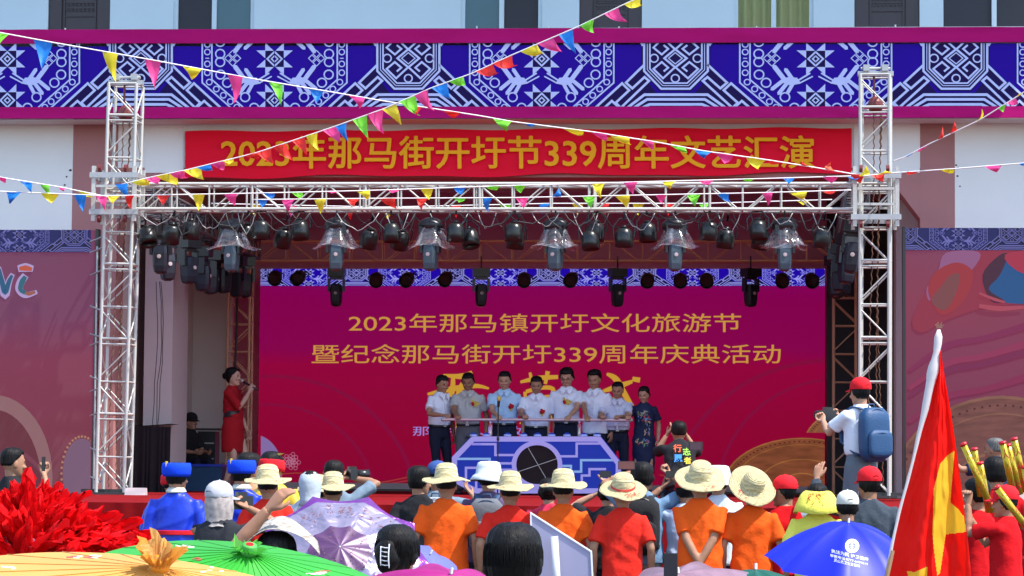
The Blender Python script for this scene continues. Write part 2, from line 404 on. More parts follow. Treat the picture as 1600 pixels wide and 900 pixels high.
# upper floor
YU = 41.4; zT = 12.2
openings = [(75,172,'door'),(271,397,'win'),(720,847,'win'),(905,1003,'door'),(1147,1271,'curt'),(1335,1437,'door'),(1468,1640,'dark')]
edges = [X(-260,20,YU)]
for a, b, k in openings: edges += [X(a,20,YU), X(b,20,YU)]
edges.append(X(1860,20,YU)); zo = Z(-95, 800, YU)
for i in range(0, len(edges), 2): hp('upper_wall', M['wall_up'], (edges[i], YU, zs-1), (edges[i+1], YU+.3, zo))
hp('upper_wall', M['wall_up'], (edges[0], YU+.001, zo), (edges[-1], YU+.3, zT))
hp('shade_eaves', M['slab'], (edges[0], 38.0, zT), (edges[-1], YU+2, zT+.25))  # unseen overhang, added to keep the hall front in shade
hp('roof', M['slab'], (edges[0], YU, zT+.25), (edges[-1], 50, zT+.6))
hp('balcony_slab', M['slab'], (edges[0], 39.45, zs-.16), (edges[-1], YU, zs-.02))
def grandp(mb, nm, m_, par): o = mb.build(nm, m_); o.parent = par; return o
for a, b, k in openings:
    x0, x1 = X(a,20,YU), X(b,20,YU); z0 = zs-.9
    if k == 'door':
        d = MB().box((x0,YU+.08,z0),(x1,YU+.14,zo)).build('door', M['door']); child(d)
        wd = (x1-x0); L = MB()
        for fx0, fx1 in ((.0,.22),(.78,1.0)): L.box((x0+wd*fx0+.01,YU+.04,z0),(x0+wd*fx1-.01,YU+.079,zo))
        o = L.build('stile', M['door']); o.parent = d; tag(o)
        L = []; s = wd/100
        # key fret carving on the panel
        zc = Z(9, 800, YU) if a > 1300 else Z(12, 800, YU)
        for r in range(2):
            for q in range(8):
                u = q*6.6-25
                pts = [(u,-3+r*9),(u,3+r*9),(u+4.6,3+r*9),(u+4.6,-1+r*9),(u+2.3,-1+r*9)]
                pline(L, pts, .9)
        mb = MB()
        for p in L: mb.add([((x0+x1)/2+px_*s, YU+.062, zc+pz_*s) for px_, pz_ in p]+[((x0+x1)/2+px_*s, YU+.079, zc+pz_*s) for px_, pz_ in p], [(0,1,2,3),(0,4,5,1),(2,6,7,3),(1,5,6,2),(0,3,7,4)])
        o = mb.build('carving', M['door']); o.parent = d
        mb = MB()
        for e in (.24, .74): mb.box((x0+wd*e,YU+.055,z0),(x0+wd*(e+.02),YU+.079,zo))
        for dz in (.22, -.1): mb.box((x0+wd*.26,YU+.055,zc+dz),(x0+wd*.74,YU+.075,zc+dz+.015))
        o = mb.build('panel_moulding', M['door']); o.parent = d
    else:
        fr = MB(); f = .06
        fr.box((x0,YU+.05,z0),(x0+f,YU+.13,zo)); fr.box((x1-f,YU+.05,z0),(x1,YU+.13,zo)); xm = (x0+x1)/2
        fr.box((xm-.035,YU+.04,z0),(xm+.035,YU+.12,zo)); fr.box((x0,YU+.045,zo-.07),(x1,YU+.125,zo))
        fo = child(fr.build('window', M['frame']))
        mm = {'win': (M['dark_in'], M['teal_glass']), 'curt': (M['curtain'], M['curtain']), 'dark': (M['dark_in'], M['dark_in'])}[k]
        if a == 720: mm = mm[::-1]
        for j, (xa, xb) in enumerate(((x0+f, xm-.035), (xm+.035, x1-f))):
            mb = MB()
            if k == 'curt':
                n = 40; vs = []
                for i in range(n+1):
                    t = i/n; vs += [(xa+(xb-xa)*t, YU+.12+.03*math.sin(t*22+j), z0), (xa+(xb-xa)*t, YU+.12+.03*math.sin(t*22+j+.6), zo)]
                mb.add(vs, [(2*i, 2*i+2, 2*i+3, 2*i+1) for i in range(n)]); o = mb.build('curtain', mm[j], smooth=True)
            else: mb.box((xa,YU+.09,z0),(xb,YU+.10,zo)); o = mb.build('pane', mm[j])
            o.parent = fo
# white stub posts on the balcony edge
for px in (102,209,422,637,745,856,967,1078,1182,1399):
    a = at(px, 46, 39.5); bar('railing_stub', (a.x, 39.5, zs-.05), (a.x, 39.5, zs+.05+random.random()*.03), .012, M['slab'], hall).matrix_parent_inverse = Matrix.Translation(-Vector(hall.location))
# ---- fascia with the blue brocade print
fas = thing('balcony_fascia', 'long blue and white brocade patterned fascia edged in magenta across the hall', 'banner', (0, 39.4, Z(120)))
YB = 39.4
def fa(o): o.parent = fas; o.matrix_parent_inverse = Matrix.Translation(-Vector(fas.location)); return o
def wavy(x0, ya, yb, x1, yc, yd, Y, m_, nm, amp=.008, nx=160):
    mb = MB(); vs = []; ny = 5
    for i in range(nx+1):
        t = i/nx
        for j in range(ny+1):
            s = j/ny; yy = (ya+(yc-ya)*t)*(1-s)+(yb+(yd-yb)*t)*s
            p = at(x0+(x1-x0)*t, yy, Y); n_ = noise.noise((p.x*1.3+p.z*.6, p.z*4, Y))+.6*noise.noise((p.x*3.1, p.z*9, 2))
            vs.append((p.x, Y-.03-abs(n_)*amp*3, p.z))
    mb.add(vs, [(i*(ny+1)+j, i*(ny+1)+j+1, (i+1)*(ny+1)+j+1, (i+1)*(ny+1)+j) for i in range(nx) for j in range(ny)])
    return mb.build(nm, m_, smooth=True)
mb = MB(); boxpx(mb, -260, 67, 1860, 168, YB, YB+.05); fa(mb.build('fascia_board', M['violet']))
fa(wavy(-260,47.5,69,1860,42,66,YB,M['magenta'],'top_edging')); fa(wavy(-260,168,186,1860,166,184,YB,M['magenta'],'bottom_edging'))
mb = MB(); boxpx(mb, -260, 46, 1860, 48, YB-.01, YB+.3); boxpx(mb, -260, 184, 1860, 187.5, YB+.02, YB+.6); fa(mb.build('edge_strip', M['slab']))
n0 = len(C.objects)
before = set(o.name for o in C.objects)
brocade(-220, 67.5, 1800, 167.5, YB, [(-197,1.0,1.0),(220,1.0,1.0),(638,1.0,1.0),(1055,1.0,1.052),(1494,1.052,1.0)], 1, None, M['white_pr'], M['violet_dk'])
for o in [o for o in C.objects if o.name not in before]: fa(o)
# ---- red banner with gold characters
ban = thing('red_banner', 'long red cloth banner with gold Chinese characters below the blue fascia', 'banner', at(810, 240, YF-.05))
def bn(o, par): o.parent = par; o.matrix_parent_inverse = Matrix.Translation(-Vector(par.location)); return o
mb = MB(); vs = []; nx, ny = 120, 8
for i in range(nx+1):
    for j in range(ny+1):
        t, s = i/nx, j/ny; p = at(289+1042*t, (205-6*t)*(1-s)+(277-6*t+2*math.sin(PI*t*6))*s-1.2*math.sin(t*37), YF-.07)
        vs.append((p.x, p.y+.03*noise.noise((p.x*.9, p.z*5, 0))+.03*abs(noise.noise((p.x*.5+p.z, p.z*9, 3))), p.z))
mb.add(vs, [(i*(ny+1)+j, i*(ny+1)+j+1, (i+1)*(ny+1)+j+1, (i+1)*(ny+1)+j) for i in range(nx) for j in range(ny)])
bn(mb.build('banner_cloth', M['red_ban'], smooth=True), ban)
bn(text_px('banner_lettering', '2023年那马街开圩节339周年文艺汇演', 346, 213, 1272, 263, YF-.115, M['gold_pr'], fat=1.0), ban)
# ---- stage
st = MB(); xa, xb = at(-200,760,28).x-2, at(1800,760,28).x+2
st.box((xa, 28.0, ZS-.12), (xb, 48.6, ZS))
tag(st.build('stage_floor', M['carpet']), 'raised stage floor covered in red carpet', kind='structure')
# pleated cloth down the front of the stage
mb = MB(); vs = []; n = 700
for i in range(n+1):
    x = xa+(xb-xa)*i/n; f = .010*math.sin(i*.55+5*noise.noise((x*.7,0,0)))+.03*noise.noise((x*1.7,1,0))+.012*noise.noise((x*7,4,0))
    vs += [(x, 27.97+f*.25, ZS-.004), (x, 27.95+f, ZS-.5), (x, 27.93+f*1.3, .01)]
mb.add(vs, [(3*i+j, 3*i+j+1, 3*i+j+4, 3*i+j+3) for i in range(n) for j in range(2)])
tag(mb.build('stage_cloth', M['skirtcloth'], smooth=True), 'pleated red cloth hanging down the front of the stage', 'cloth')
stp = thing('stage_step', 'low carpeted step along the right front of the stage', 'step', (at(1230,860,27.4).x, 27.4, 0))
x0, x1 = at(1000,860,27.4).x, at(1760,860,27.4).x
bn(MB().box((x0,26.9,0),(x1,27.88,.92)).build('upper_tread', M['carpet']), stp)
bn(MB().box((at(1440,860,26.4).x,26.2,0),(x1,26.897,.55)).build('lower_tread', M['carpet']), stp)
# ------------------------------------------------------------ LED wall
YL = 46.8
E = lambda c, k=1.0: emat('screen_ink', c, EXPF*k)
led = thing('led_wall', 'big magenta LED wall with gold Chinese lettering at the back of the stage', 'screen', at(848, 762, YL))
A, B = at(407, 420, YL), at(1289, 762, YL)
scr = screen_mat('led_magenta_picture', [(0,(130,0,45)),(.25,(136,0,46)),(.56,(140,0,56)),(.63,(128,0,72)),(.85,(126,0,74)),(1,(124,2,88))], B.z, A.z, EXPF*1.06, .07, .35)
bn(MB().box((A.x, YL, B.z), (B.x, YL+.12, A.z)).build('screen_panel', scr), led)
bn(MB().box((A.x-.06, YL-.01, ZS), (B.x+.06, YL+.14, B.z-.001)).build('screen_plinth', M['black']), led)
mb = MB(); boxpx(mb, 405, 760.5, 1291, 762.5, YL-.03, YL+.01); bn(mb.build('plinth_strip', M['pillar']), led)
e1 = E((200,145,62)); e2 = E((196,148,50)); e3 = E((150,130,215)); e4 = E((30,5,160)); e5 = E((150,150,235)); e6 = E((10,5,70))
mb = MB(); quad_px(mb, [(407,420),(407,447),(1289,447),(1289,420)], YL-.004); bn(mb.build('pattern_band', e4), led)
before = set(o.name for o in C.objects)
cs = [(407+k*150, .36, .36) for k in range(0, 7)]
brocade(407, 420, 1289, 446.5, YL-.004, cs, 1, None, e5, e6, .003)
for o in [o for o in C.objects if o.name not in before]: bn(o, led)
bn(text_px('lettering', '2023年那马镇开圩文化旅游节', 545, 490, 1158, 519, YL-.006, e1, fat=.1), led)
bn(text_px('lettering', '暨纪念那马街开圩339周年庆典活动', 487, 538, 1220, 568, YL-.006, e1, fat=.1), led)
# brush-written heading: three big characters drawn as brush strokes
def strokes(pts_list, Y, m_, nm, par):
    mb = MB()
    for pts, ws in pts_list:
        n = len(pts); P = []
        # smooth the centre line
        m_n = 18; path = []
        for i in range(m_n+1):
            t = i/m_n*(n-1); k = min(int(t), n-2); f = t-k
            p0 = Vector(pts[max(k-1,0)]); p1 = Vector(pts[k]); p2 = Vector(pts[k+1]); p3 = Vector(pts[min(k+2,n-1)])
            q = .5*((2*p1)+(p2-p0)*f+(2*p0-5*p1+4*p2-p3)*f*f+(3*p1-p0-3*p2+p3)*f**3)
            path.append((q, ws[k]*(1-f)+ws[k+1]*f))
        vs = []
        for i, (q, w_) in enumerate(path):
            d = path[min(i+1, m_n)][0]-path[max(i-1, 0)][0]; d = d.normalized() if d.length else Vector((1,0)); nrm = Vector((-d.y, d.x))
            for s in (-1, 1): r = q+nrm*w_*s/2; vs.append(at(r.x, r.y, Y))
        mb.add(vs, [(2*i, 2*i+1, 2*i+3, 2*i+2) for i in range(m_n)])
    bn(mb.build(nm, m_), par)
strokes([([(692,586),(720,588),(738,582)],[3,9,6]),([(668,616),(705,608),(742,603),(764,607)],[4,9,7,3]),([(708,590),(706,612),(694,640),(680,662)],[6,9,8,2]),([(732,586),(718,610),(716,640),(714,670)],[5,9,9,3])], YL-.006, e2, 'brush_lettering', led)
strokes([([(813,597),(840,591),(872,589)],[4,8,6]),([(828,582),(832,600)],[4,7]),([(856,580),(852,600)],[7,5]),([(822,612),(845,606),(864,608),(860,628),(826,630),(820,612)],[6,6,7,6,5,5]),([(824,621),(862,619)],[4,5]),([(808,642),(840,634),(876,636)],[3,8,5]),([(842,628),(830,648),(812,662)],[7,7,2]),([(848,636),(862,650),(884,662)],[5,8,3])], YL-.007, e2, 'brush_lettering', led)
strokes([([(940,612),(965,604),(988,596)],[4,10,5]),([(948,584),(962,592),(974,612),(990,640),(1006,652)],[4,10,9,9,3]),([(988,592),(1000,594)],[7,8]),([(944,628),(958,624),(970,620)],[5,7,4]),([(958,622),(957,646)],[6,6]),([(940,652),(958,646),(976,638)],[3,7,4])], YL-.008, e2, 'brush_lettering', led)
bn(text_px('lettering', '那马镇人民政府', 645, 666, 845, 681, YL-.006, e3), led)
# coins, moon, waves and the peony shown on the wall
def disc_px(mb, cx, cy, rx, ry, Y, box, n=48, ring=None, mi=0):
    pts = [(cx+rx*math.cos(2*PI*k/n), cy+ry*math.sin(2*PI*k/n)) for k in range(n)]
    if ring is None:
        q = clip(pts, *box)
        if q: quad_px(mb, q, Y, mi)
    else:
        for k in range(n):
            a = pts[k]; b = pts[(k+1) % n]; f = lambda p: (cx+(p[0]-cx)*ring, cy+(p[1]-cy)*ring)
            q = clip([a, b, f(b), f(a)], *box)
            if q: quad_px(mb, q, Y, mi)
def coin(cx, cy, rx, ry, Y, box, par, cols, emit=1.0):
    e = [emat('coin_picture', c, EXPF*emit) for c in cols]
    for c_ in e[:2]:
        n = c_.node_tree; t = n.nodes.new('ShaderNodeTexNoise'); t.inputs['Scale'].default_value = 3; t.inputs['Detail'].default_value = 8
        tc = n.nodes.new('ShaderNodeTexCoord'); mp = n.nodes.new('ShaderNodeMapping'); mp.inputs['Scale'].default_value = (1,1,4); n.links.new(tc.outputs['Object'], mp.inputs[0]); n.links.new(mp.outputs[0], t.inputs[0])
        mx = n.nodes.new('ShaderNodeMix'); mx.data_type = 'RGBA'; base = n.nodes['Principled BSDF'].inputs['Emission Color'].default_value[:]
        mx.inputs[6].default_value = tuple(v*.35 for v in base[:3])+(1,); mx.inputs[7].default_value = tuple(v*1.7 for v in base[:3])+(1,)
        n.links.new(t.outputs[0], mx.inputs[0]); n.links.new(mx.outputs[2], n.nodes['Principled BSDF'].inputs['Emission Color'])
    mb = MB(); disc_px(mb, cx, cy, rx, ry, Y, box); bn(mb.build('coin_picture', e[0]), par)
    mb = MB(); disc_px(mb, cx, cy, rx, ry, Y-.004, box, ring=.975); disc_px(mb, cx, cy, rx*.86, ry*.86, Y-.004, box, ring=.985); disc_px(mb, cx, cy, rx*.55, ry*.55, Y-.004, box, ring=.96)
    disc_px(mb, cx, cy, rx*.25, ry*.25, Y-.004, box, ring=.9)
    tag(bn(mb.build('coin_rings', e[1]), par), kind='stuff')
    mb = MB()
    for k in range(90):
        a = 2*PI*k/90; x_ = cx+rx*.92*math.cos(a); y_ = cy+ry*.92*math.sin(a)
        disc_px(mb, x_, y_, rx*.007+.6, ry*.007+.6, Y-.006, box, 6)
    if mb.v: tag(bn(mb.build('coin_dots', e[2]), par), kind='stuff')
LB = (407.5, 1288.5, 447, 760)
coin(1253, 757, 122, 73, YL-.012, LB, led, [(120,66,42),(145,92,50),(60,25,20)])
coin(1330, 700, 76, 62, YL-.022, (407.5, 1288.5, 447, 676), led, [(130,80,55),(160,105,60),(60,25,20)])
mb = MB(); disc_px(mb, 396, 735, 45, 56, YL-.006, LB); bn(mb.build('moon_picture', E((128,105,160))), led)
L = []
for pts, w_ in (([(437,741),(470,739),(520,742),(545,736),(562,738),(582,752),(600,753),(640,745)],1.6),([(480,742),(515,746),(545,744)],1.2),([(1030,742),(1080,748),(1140,745)],1.3),([(600,757),(655,748)],1.2)):
    strokes([(pts, [w_]*len(pts))], YL-.006, E((150,60,45)), 'wave_line', led)
mb = MB()
for k in range(26):
    a = k*2.4; r = 2+k*.48; L = []; ring2(L, (455+r*math.cos(a), 721+r*.9*math.sin(a)), 3.2, .8, 9)
    for q in L: quad_px(mb, q, YL-.006-k*.0002)
tag(bn(mb.build('peony_picture', E((175,110,140))), led), kind='stuff')
for cx, cy, rx, ry in ((420,790,170,160),(425,800,230,215),(1310,770,190,180),(1300,800,260,240)):
    mb = MB(); disc_px(mb, cx, cy, rx, ry, YL-.003-rx*1e-6, LB, ring=.975, n=64); bn(mb.build('faint_arc', E((128,8,58))), led)
# ------------------------------------------------------------ side screens
YS = 37.3
def side_screen(label, x0, x1, y0, y1, cs, stops):
    t = thing('side_screen', label, 'screen', at((x0+x1)/2, y1, YS), group='printed screens flanking the stage')
    a, b = at(x0, y0, YS), at(x1, y1, YS)
    sm = screen_mat('side_screen_picture', stops, b.z, a.z, EXPF*.8, .22, .45)
    sm.node_tree.nodes['Principled BSDF'].inputs['Base Color'].default_value = (.05,.03,.04,1)
    bn(MB().box((a.x, YS, b.z), (b.x, YS+.09, a.z)).build('screen_panel', sm), t)
    band = (y0, y0+35)
    mb = MB(); quad_px(mb, [(x0,band[0]),(x0,band[1]),(x1,band[1]),(x1,band[0])], YS-.004); bn(mb.build('pattern_band', E((35,40,95))), t)
    before = set(o.name for o in C.objects)
    brocade(x0, band[0], x1, band[1]-.5, YS-.004, cs, 1, None, E((105,105,175)), E((30,30,62)), .003)
    for o in [o for o in C.objects if o.name not in before]: bn(o, t)
    fr = MB(); fr.box((a.x-.04, YS-.01, b.z),(a.x-.001, YS+.14, a.z+.015)); fr.box((b.x+.001, YS-.01, b.z),(b.x+.04, YS+.14, a.z+.015))
    for i in range(5):
        zz = b.z+(a.z-b.z)*(i+.5)/5; fr.box((a.x, YS+.10, zz),(b.x, YS+.14, zz+.04))
    fr.box((a.x, YS+.15, 0), (a.x+.05, YS+.2, a.z)); fr.box((b.x-.05, YS+.15, 0), (b.x, YS+.2, a.z))
    bn(fr.build('frame', M['black']), t)
    return t
s1 = side_screen('dusky purple screen with teal and orange letters beside the left tower', -230, 142, 359, 790, [(-55,.41,.41),(116,.41,.41)],
     [(0,(112,62,66)),(.25,(128,52,66)),(.55,(134,52,76)),(.7,(116,58,92)),(1,(112,55,86))])
s2 = side_screen('dusky red screen with blue shape and big coin picture behind the flag', 1415, 1830, 356, 768, [(1414,.4,.4),(1581,.4,.4),(1748,.4,.4)],
     [(0,(112,46,66)),(.3,(118,36,66)),(.55,(128,44,72)),(.75,(134,48,70)),(1,(120,60,92))])
SB = (-228, 141.5, 396, 788)
def pic(t, pts, c, Y, nm='picture_shape', curve=True):
    mb = MB(); P = []
    n = len(pts)
    for i in range(n):
        if not curve: P.append(pts[i]); continue
        for f in (0, .25, .5, .75):
            p0, p1, p2, p3 = (Vector(pts[(i+k) % n]) for k in (-1, 0, 1, 2))
            q = .5*((2*p1)+(p2-p0)*f+(2*p0-5*p1+4*p2-p3)*f*f+(3*p1-p0-3*p2+p3)*f**3); P.append((q.x, q.y))
    vs = [at(x, y, Y) for x, y in P]; mb.add(vs, [tuple(range(len(vs)))])
    o = mb.build(nm, E(c)); bn(o, t)
    bm = bmesh.new(); bm.from_mesh(o.data); bmesh.ops.triangulate(bm, faces=bm.faces[:]); bm.to_mesh(o.data); bm.free()
    return o
# left: letters v i
strokes([([(-4,418),(2,440),(8,462),(14,440),(20,428)],[11,12,12,10,7])], YS-.008, E((170,150,200)), 'letter_outline', s1)
strokes([([(-2,420),(3,440),(8,457),(14,440),(19,430)],[6,8,8,7,4])], YS-.010, E((45,90,125)), 'letter', s1)
strokes([([(40,430),(33,440),(30,452),(40,461),(58,456)],[11,13,12,10,6])], YS-.008, E((170,150,200)), 'letter_outline', s1)
strokes([([(40,432),(35,440),(32,452),(40,458)],[6,9,7,6])], YS-.010, E((50,100,120)), 'letter', s1)
strokes([([(40,458),(46,459),(55,456)],[5,6,4])], YS-.011, E((150,90,80)), 'letter', s1)
strokes([([(28,420),(40,418),(52,420)],[10,14,9])], YS-.012, E((170,150,200)), 'letter_outline', s1)
strokes([([(30,420),(40,419),(50,421)],[5,9,5])], YS-.014, E((185,85,65)), 'letter_dot', s1)
mb = MB(); disc_px(mb, -10, 745, 92, 128, YS-.006, SB, ring=.74); bn(mb.build('picture_arc', E((140,100,105))), s1)
mb = MB(); disc_px(mb, -10, 760, 75, 120, YS-.009, SB); bn(mb.build('picture_disc', E((105,50,62))), s1)
mb = MB(); disc_px(mb, 128, 740, 30, 55, YS-.012, SB); bn(mb.build('picture_disc', E((120,90,115))), s1)
mb = MB()
for k in range(40):
    a = 2*PI*k/40; disc_px(mb, 128+32*math.cos(a), 740+58*math.sin(a), 2.2, 2.2, YS-.015, SB, 6)
tag(bn(mb.build('picture_dots', E((165,120,100))), s1), kind='stuff')
strokes([([(10,700),(40,712),(66,740),(80,790)],[5,7,6,4])], YS-.016, E((120,62,80)), 'wave_line', s1)
# right: swirling cloth, blue vessel, coin
pic(s2, [(1475,398),(1540,392),(1600,394),(1640,420),(1600,470),(1540,480),(1480,500),(1440,520),(1425,500),(1450,450),(1470,430)], (140,50,72), YS-.008)
pic(s2, [(1478,395),(1530,394),(1520,420),(1490,440),(1465,455),(1452,470),(1448,450),(1465,425)], (140,88,130), YS-.010)
pic(s2, [(1450,455),(1462,425),(1495,410),(1520,425),(1512,460),(1490,485),(1468,490)], (150,52,62), YS-.012)
pic(s2, [(1470,448),(1485,430),(1500,430),(1492,462),(1475,485),(1455,470)], (120,70,75), YS-.014)
pic(s2, [(1540,440),(1560,415),(1600,400),(1650,400),(1660,470),(1600,475),(1555,468)], (38,82,135), YS-.012)
pic(s2, [(1535,430),(1560,400),(1575,398),(1562,430),(1545,452),(1570,470),(1548,470)], (70,40,60), YS-.014)
pic(s2, [(1570,398),(1640,392),(1660,420),(1600,428)], (160,50,75), YS-.016)
strokes([([(1530,458),(1555,468),(1570,472)],[3,5,3]),([(1530,478),(1560,482),(1600,480)],[6,8,5])], YS-.018, E((165,70,90)), 'wave_line', s2)
for k, (ya, c) in enumerate(((520,(125,42,82)),(560,(118,40,78)),(600,(130,42,80)),(548,(140,50,85)))):
    strokes([([(1420,ya+60),(1480,ya+20),(1540,ya+8),(1640,ya-22)],[6,10,9,14])], YS-.007-k*.0006, E(c), 'cloth_fold', s2)
coin(1565, 812, 190, 194, YS-.020, (1415.5, 1829, 396, 767), s2, [(112,70,66),(125,85,72),(70,35,40)])

# old nail holes and rust marks on the plaster
mkm = mat('rust_mark', (.08,.05,.04), .9, var=.3)
rd0 = random.Random(2); mb = MB()
for px, py, r_ in ((110,266,2),(104,276,1.4),(101,289,1.6),(32,190,1.2),(175,190,1),(1494,258,1.4),(1497,262,1.2),(1496,275,1.5),(1500,291,1.2),(1437,194,1.3),(696,192,1.6),(835,192,1),(1078,192,1.1),(560,187,1),(980,188,1),(60,187,1.2),(1240,188,1)):
    p = at(px, py, YF-.001); k_ = r_/pxm(YF)
    mb.rings([[Vector((p.x+k_*math.cos(a)*(1+.3*rd0.random()), p.y-.0, p.z+k_*math.sin(a))) for a in [PI*q/4 for q in range(8)]], [Vector((p.x+k_*.7*math.cos(a), p.y-.006, p.z+k_*.7*math.sin(a))) for a in [PI*q/4 for q in range(8)]]])
tag(child(mb.build('nail_marks', mkm)), kind='stuff')
# ------------------------------------------------------------ trusses
def frame_axes(p0, p1, up):
    d = (p1-p0).normalized(); s = d.cross(up).normalized(); return d, s, s.cross(d)
def truss(t, p0, p1, w, h, nb, m, up=Vector((0,0,1)), rc=.024, rb=.012, dbl=()):
    "box truss between p0 and p1 (world points on its axis): four chords, rungs and diagonals, each a part"
    o = Vector(t.location); p0 = Vector(p0)-o; p1 = Vector(p1)-o
    d, s, u = frame_axes(p0, p1, up); c = [(-1,-1),(1,-1),(1,1),(-1,1)]
    P = lambda q, k: p0+(p1-p0)*q+s*(c[k % 4][0]*w/2)+u*(c[k % 4][1]*h/2)
    for k in range(4): bar('chord', P(0,k), P(1,k), rc, m, t)
    for k in range(4):
        for i in range(nb+1):
            bar('rung', P(i/nb,k), P(i/nb,k+1), rb*1.15, m, t, 6)
            if i in dbl: bar('rung', P(i/nb+.045/(p1-p0).length*1.6,k), P(i/nb+.045/(p1-p0).length*1.6,k+1), rb*1.6, m, t, 6)
            if i < nb:
                a, b = (k, k+1) if (i+k//2) % 2 == 0 else (k+1, k)
                bar('brace', P((i+.12)/nb,a), P((i+.88)/nb,b), rb, m, t, 6)
YT = 36.5
def tower(label, xt, yt, xb, yb, rz):
    a, b = at(xb, yb, YT), at(xt, yt, YT); a.z = max(a.z, ZS)
    t = thing('truss_tower', label, 'truss tower', a, 0, 'silver truss towers at the stage corners')
    up = Vector((-math.sin(rz), math.cos(rz), 0))
    truss(t, a, b, .37, .37, 11, M['alu'], up, .023, .011, (2,4,6,8,10))
    # base plate
    mb = MB().box((-.27,-.27,0),(.27,.27,.03)); mb.box((-.42,-.05,.03),(.42,.05,.07)); mb.build('base_plate', M['cable'], t)
    # head block with chain wheel and hoist
    h = b-a
    mb = MB().box((h.x-.23,-.05,h.z+.0),(h.x+.23,.05,h.z+.06)); mb.box((h.x-.16,-.09,h.z+.06),(h.x-.08,.09,h.z+.14)); mb.box((h.x+.08,-.09,h.z+.06),(h.x+.16,.09,h.z+.14))
    mb.tube([(h.x-.19,0,h.z+.1),(h.x+.19,0,h.z+.1)], .02); mb.build('head_block', M['steel'], t)
    mb = MB().ell((h.x, 0, h.z-.38), (.10,.09,.12)); mb.tube([(h.x-.02,0,h.z-.28),(h.x-.02,0,h.z+.02)], .015); mb.build('chain_hoist', M['hoist'], t)
    for dx in (-.05, .04, .07):
        ch = MB(); n = 90; L_ = h.z-.5
        for i in range(n):
            z0 = h.z-.5-L_*i/n*(.98); xx = h.x*(z0/h.z)+dx*(1+.6*math.sin(i*.05+dx*40)); l = L_/n*.62
            ch.tube([(xx,.0,z0),(xx+(.007 if i % 2 else -.007),.0,z0-l),(xx,.0,z0-l*1.6)], .007, 4, cap=False)
        tag(ch.build('chain', M['chain'], t), kind='stuff')
    return t, a, b
M['hoist'] = mat('red_brown_hoist', (.16,.03,.03), .45, .2, var=.3, vs=20)
tl, a1, b1 = tower('left silver truss tower with chain hoist, beside the dusky purple screen', 197, 133, 177, 778, -.03)
tr, a2, b2 = tower('right silver truss tower with chain hoist, between the black curtain and dusky red screen', 1368, 119, 1367, 778, -.10)
# sleeve blocks that carry the beam
def sleeve(label, cx, y0, y1, rz):
    c = at(cx, (y0+y1)/2, YT); t = thing('truss_sleeve', label, 'truss sleeve', c, rz, 'sleeve blocks that ride on the towers')
    hz = (at(cx, y0, YT).z-at(cx, y1, YT).z)/2; r = .27
    for s1_ in (-1, 1):
        for s2_ in (-1, 1): MB().box((s1_*r-.025,s2_*r-.025,-hz-.12),(s1_*r+.025,s2_*r+.025,hz+.12)).build('corner_post', M['alu'], t)
    for z_ in (-hz, hz):
        mb = MB()
        for s_ in (-1, 1):
            mb.box((-r-.05,s_*(r+.03)-.012,z_-.035),(r+.05,s_*(r+.03)+.012,z_+.035)); mb.box((s_*(r+.03)-.012,-r-.02,z_-.033),(s_*(r+.03)+.012,r+.02,z_+.033))
        mb.build('collar_plate', M['steel'], t)
    for z_ in (-.1, .1):
        MB().box((-r+.03,-r-.02,z_-.016),(r-.03,-r+.01,z_+.016)).build('cross_bar', M['alu'], t); MB().box((-r+.03,r-.01,z_-.016),(r-.03,r+.02,z_+.016)).build('cross_bar', M['alu'], t)
    for x_ in (-.19, .15):
        for z_ in (-hz-.09, hz+.09): MB().tube([(x_-.02,-r-.0,z_),(x_+.02,-r-.0,z_)], .05, 10).build('guide_wheel', M['hoist'], t)
    return t
sleeve('open metal sleeve block on the left tower where the beam begins', 185, 277, 334, 0)
sleeve('open metal sleeve block on the right tower where the beam ends', 1367, 278, 342, 0)
bl, br_ = at(214, 309, YT), at(1341, 309, YT)
beam = thing('truss_beam', 'long silver box truss spanning between the two towers above the stage', 'truss beam', (bl+br_)/2)
hb = (at(780,288,YT)-at(780,332,YT)).length
truss(beam, bl, br_, .36, hb-.04, 19, M['alu'], Vector((0,0,1)), .023, .011, (3,6,9,12,15))
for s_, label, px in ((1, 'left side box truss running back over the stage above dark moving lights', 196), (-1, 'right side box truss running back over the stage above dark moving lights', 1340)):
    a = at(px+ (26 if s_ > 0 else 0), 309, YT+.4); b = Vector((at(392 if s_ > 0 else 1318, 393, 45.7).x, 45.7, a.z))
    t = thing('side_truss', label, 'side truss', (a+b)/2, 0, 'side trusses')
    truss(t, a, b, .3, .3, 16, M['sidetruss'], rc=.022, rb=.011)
YR = 46.0
bl2, br2 = at(398, 393, YR), at(1312, 393, YR)
rt = thing('rear_truss', 'dull brown truss beam behind the silver one above the magenta wall', 'truss beam', (bl2+br2)/2)
truss(rt, bl2, br2, .3, .32, 18, M['alu_dk'], rc=.020, rb=.010)
for px, lab in ((377,'dull truss leg behind the presenter in red'),(1320,'dull truss leg in front of the black curtain at right')):
    b = at(px, 378, YR-.1); a = Vector((b.x, YR-.1, ZS)); t = thing('truss_support', lab, 'truss leg', a, 0, 'rear truss legs')
    truss(t, a, b, .36, .3, 9, M['alu_dk'], Vector((0,1,0)), .02, .010)
# side ladder frame that ties the left screen to the left tower
t = thing('tie_frame', 'thin scaffold frame tying the left screen to the left tower', 'scaffold', at(140, 780, 37.0))
o_ = Vector(t.location)
L_ = [at(x, y, 37.0)-o_ for x, y in ((152,385),(146,780))]
bar('upright', L_[0], L_[1], .014, M['steel'], t)
for y in (378, 395, 430, 478, 522, 540, 588, 612, 650, 700, 745):
    p = at(141, y, 37.1)-o_; q = at(160, y+random.choice((-8,5,8)), 36.8)-o_; bar('tie_bar', p, q, .012, M['steel'], t, 6)
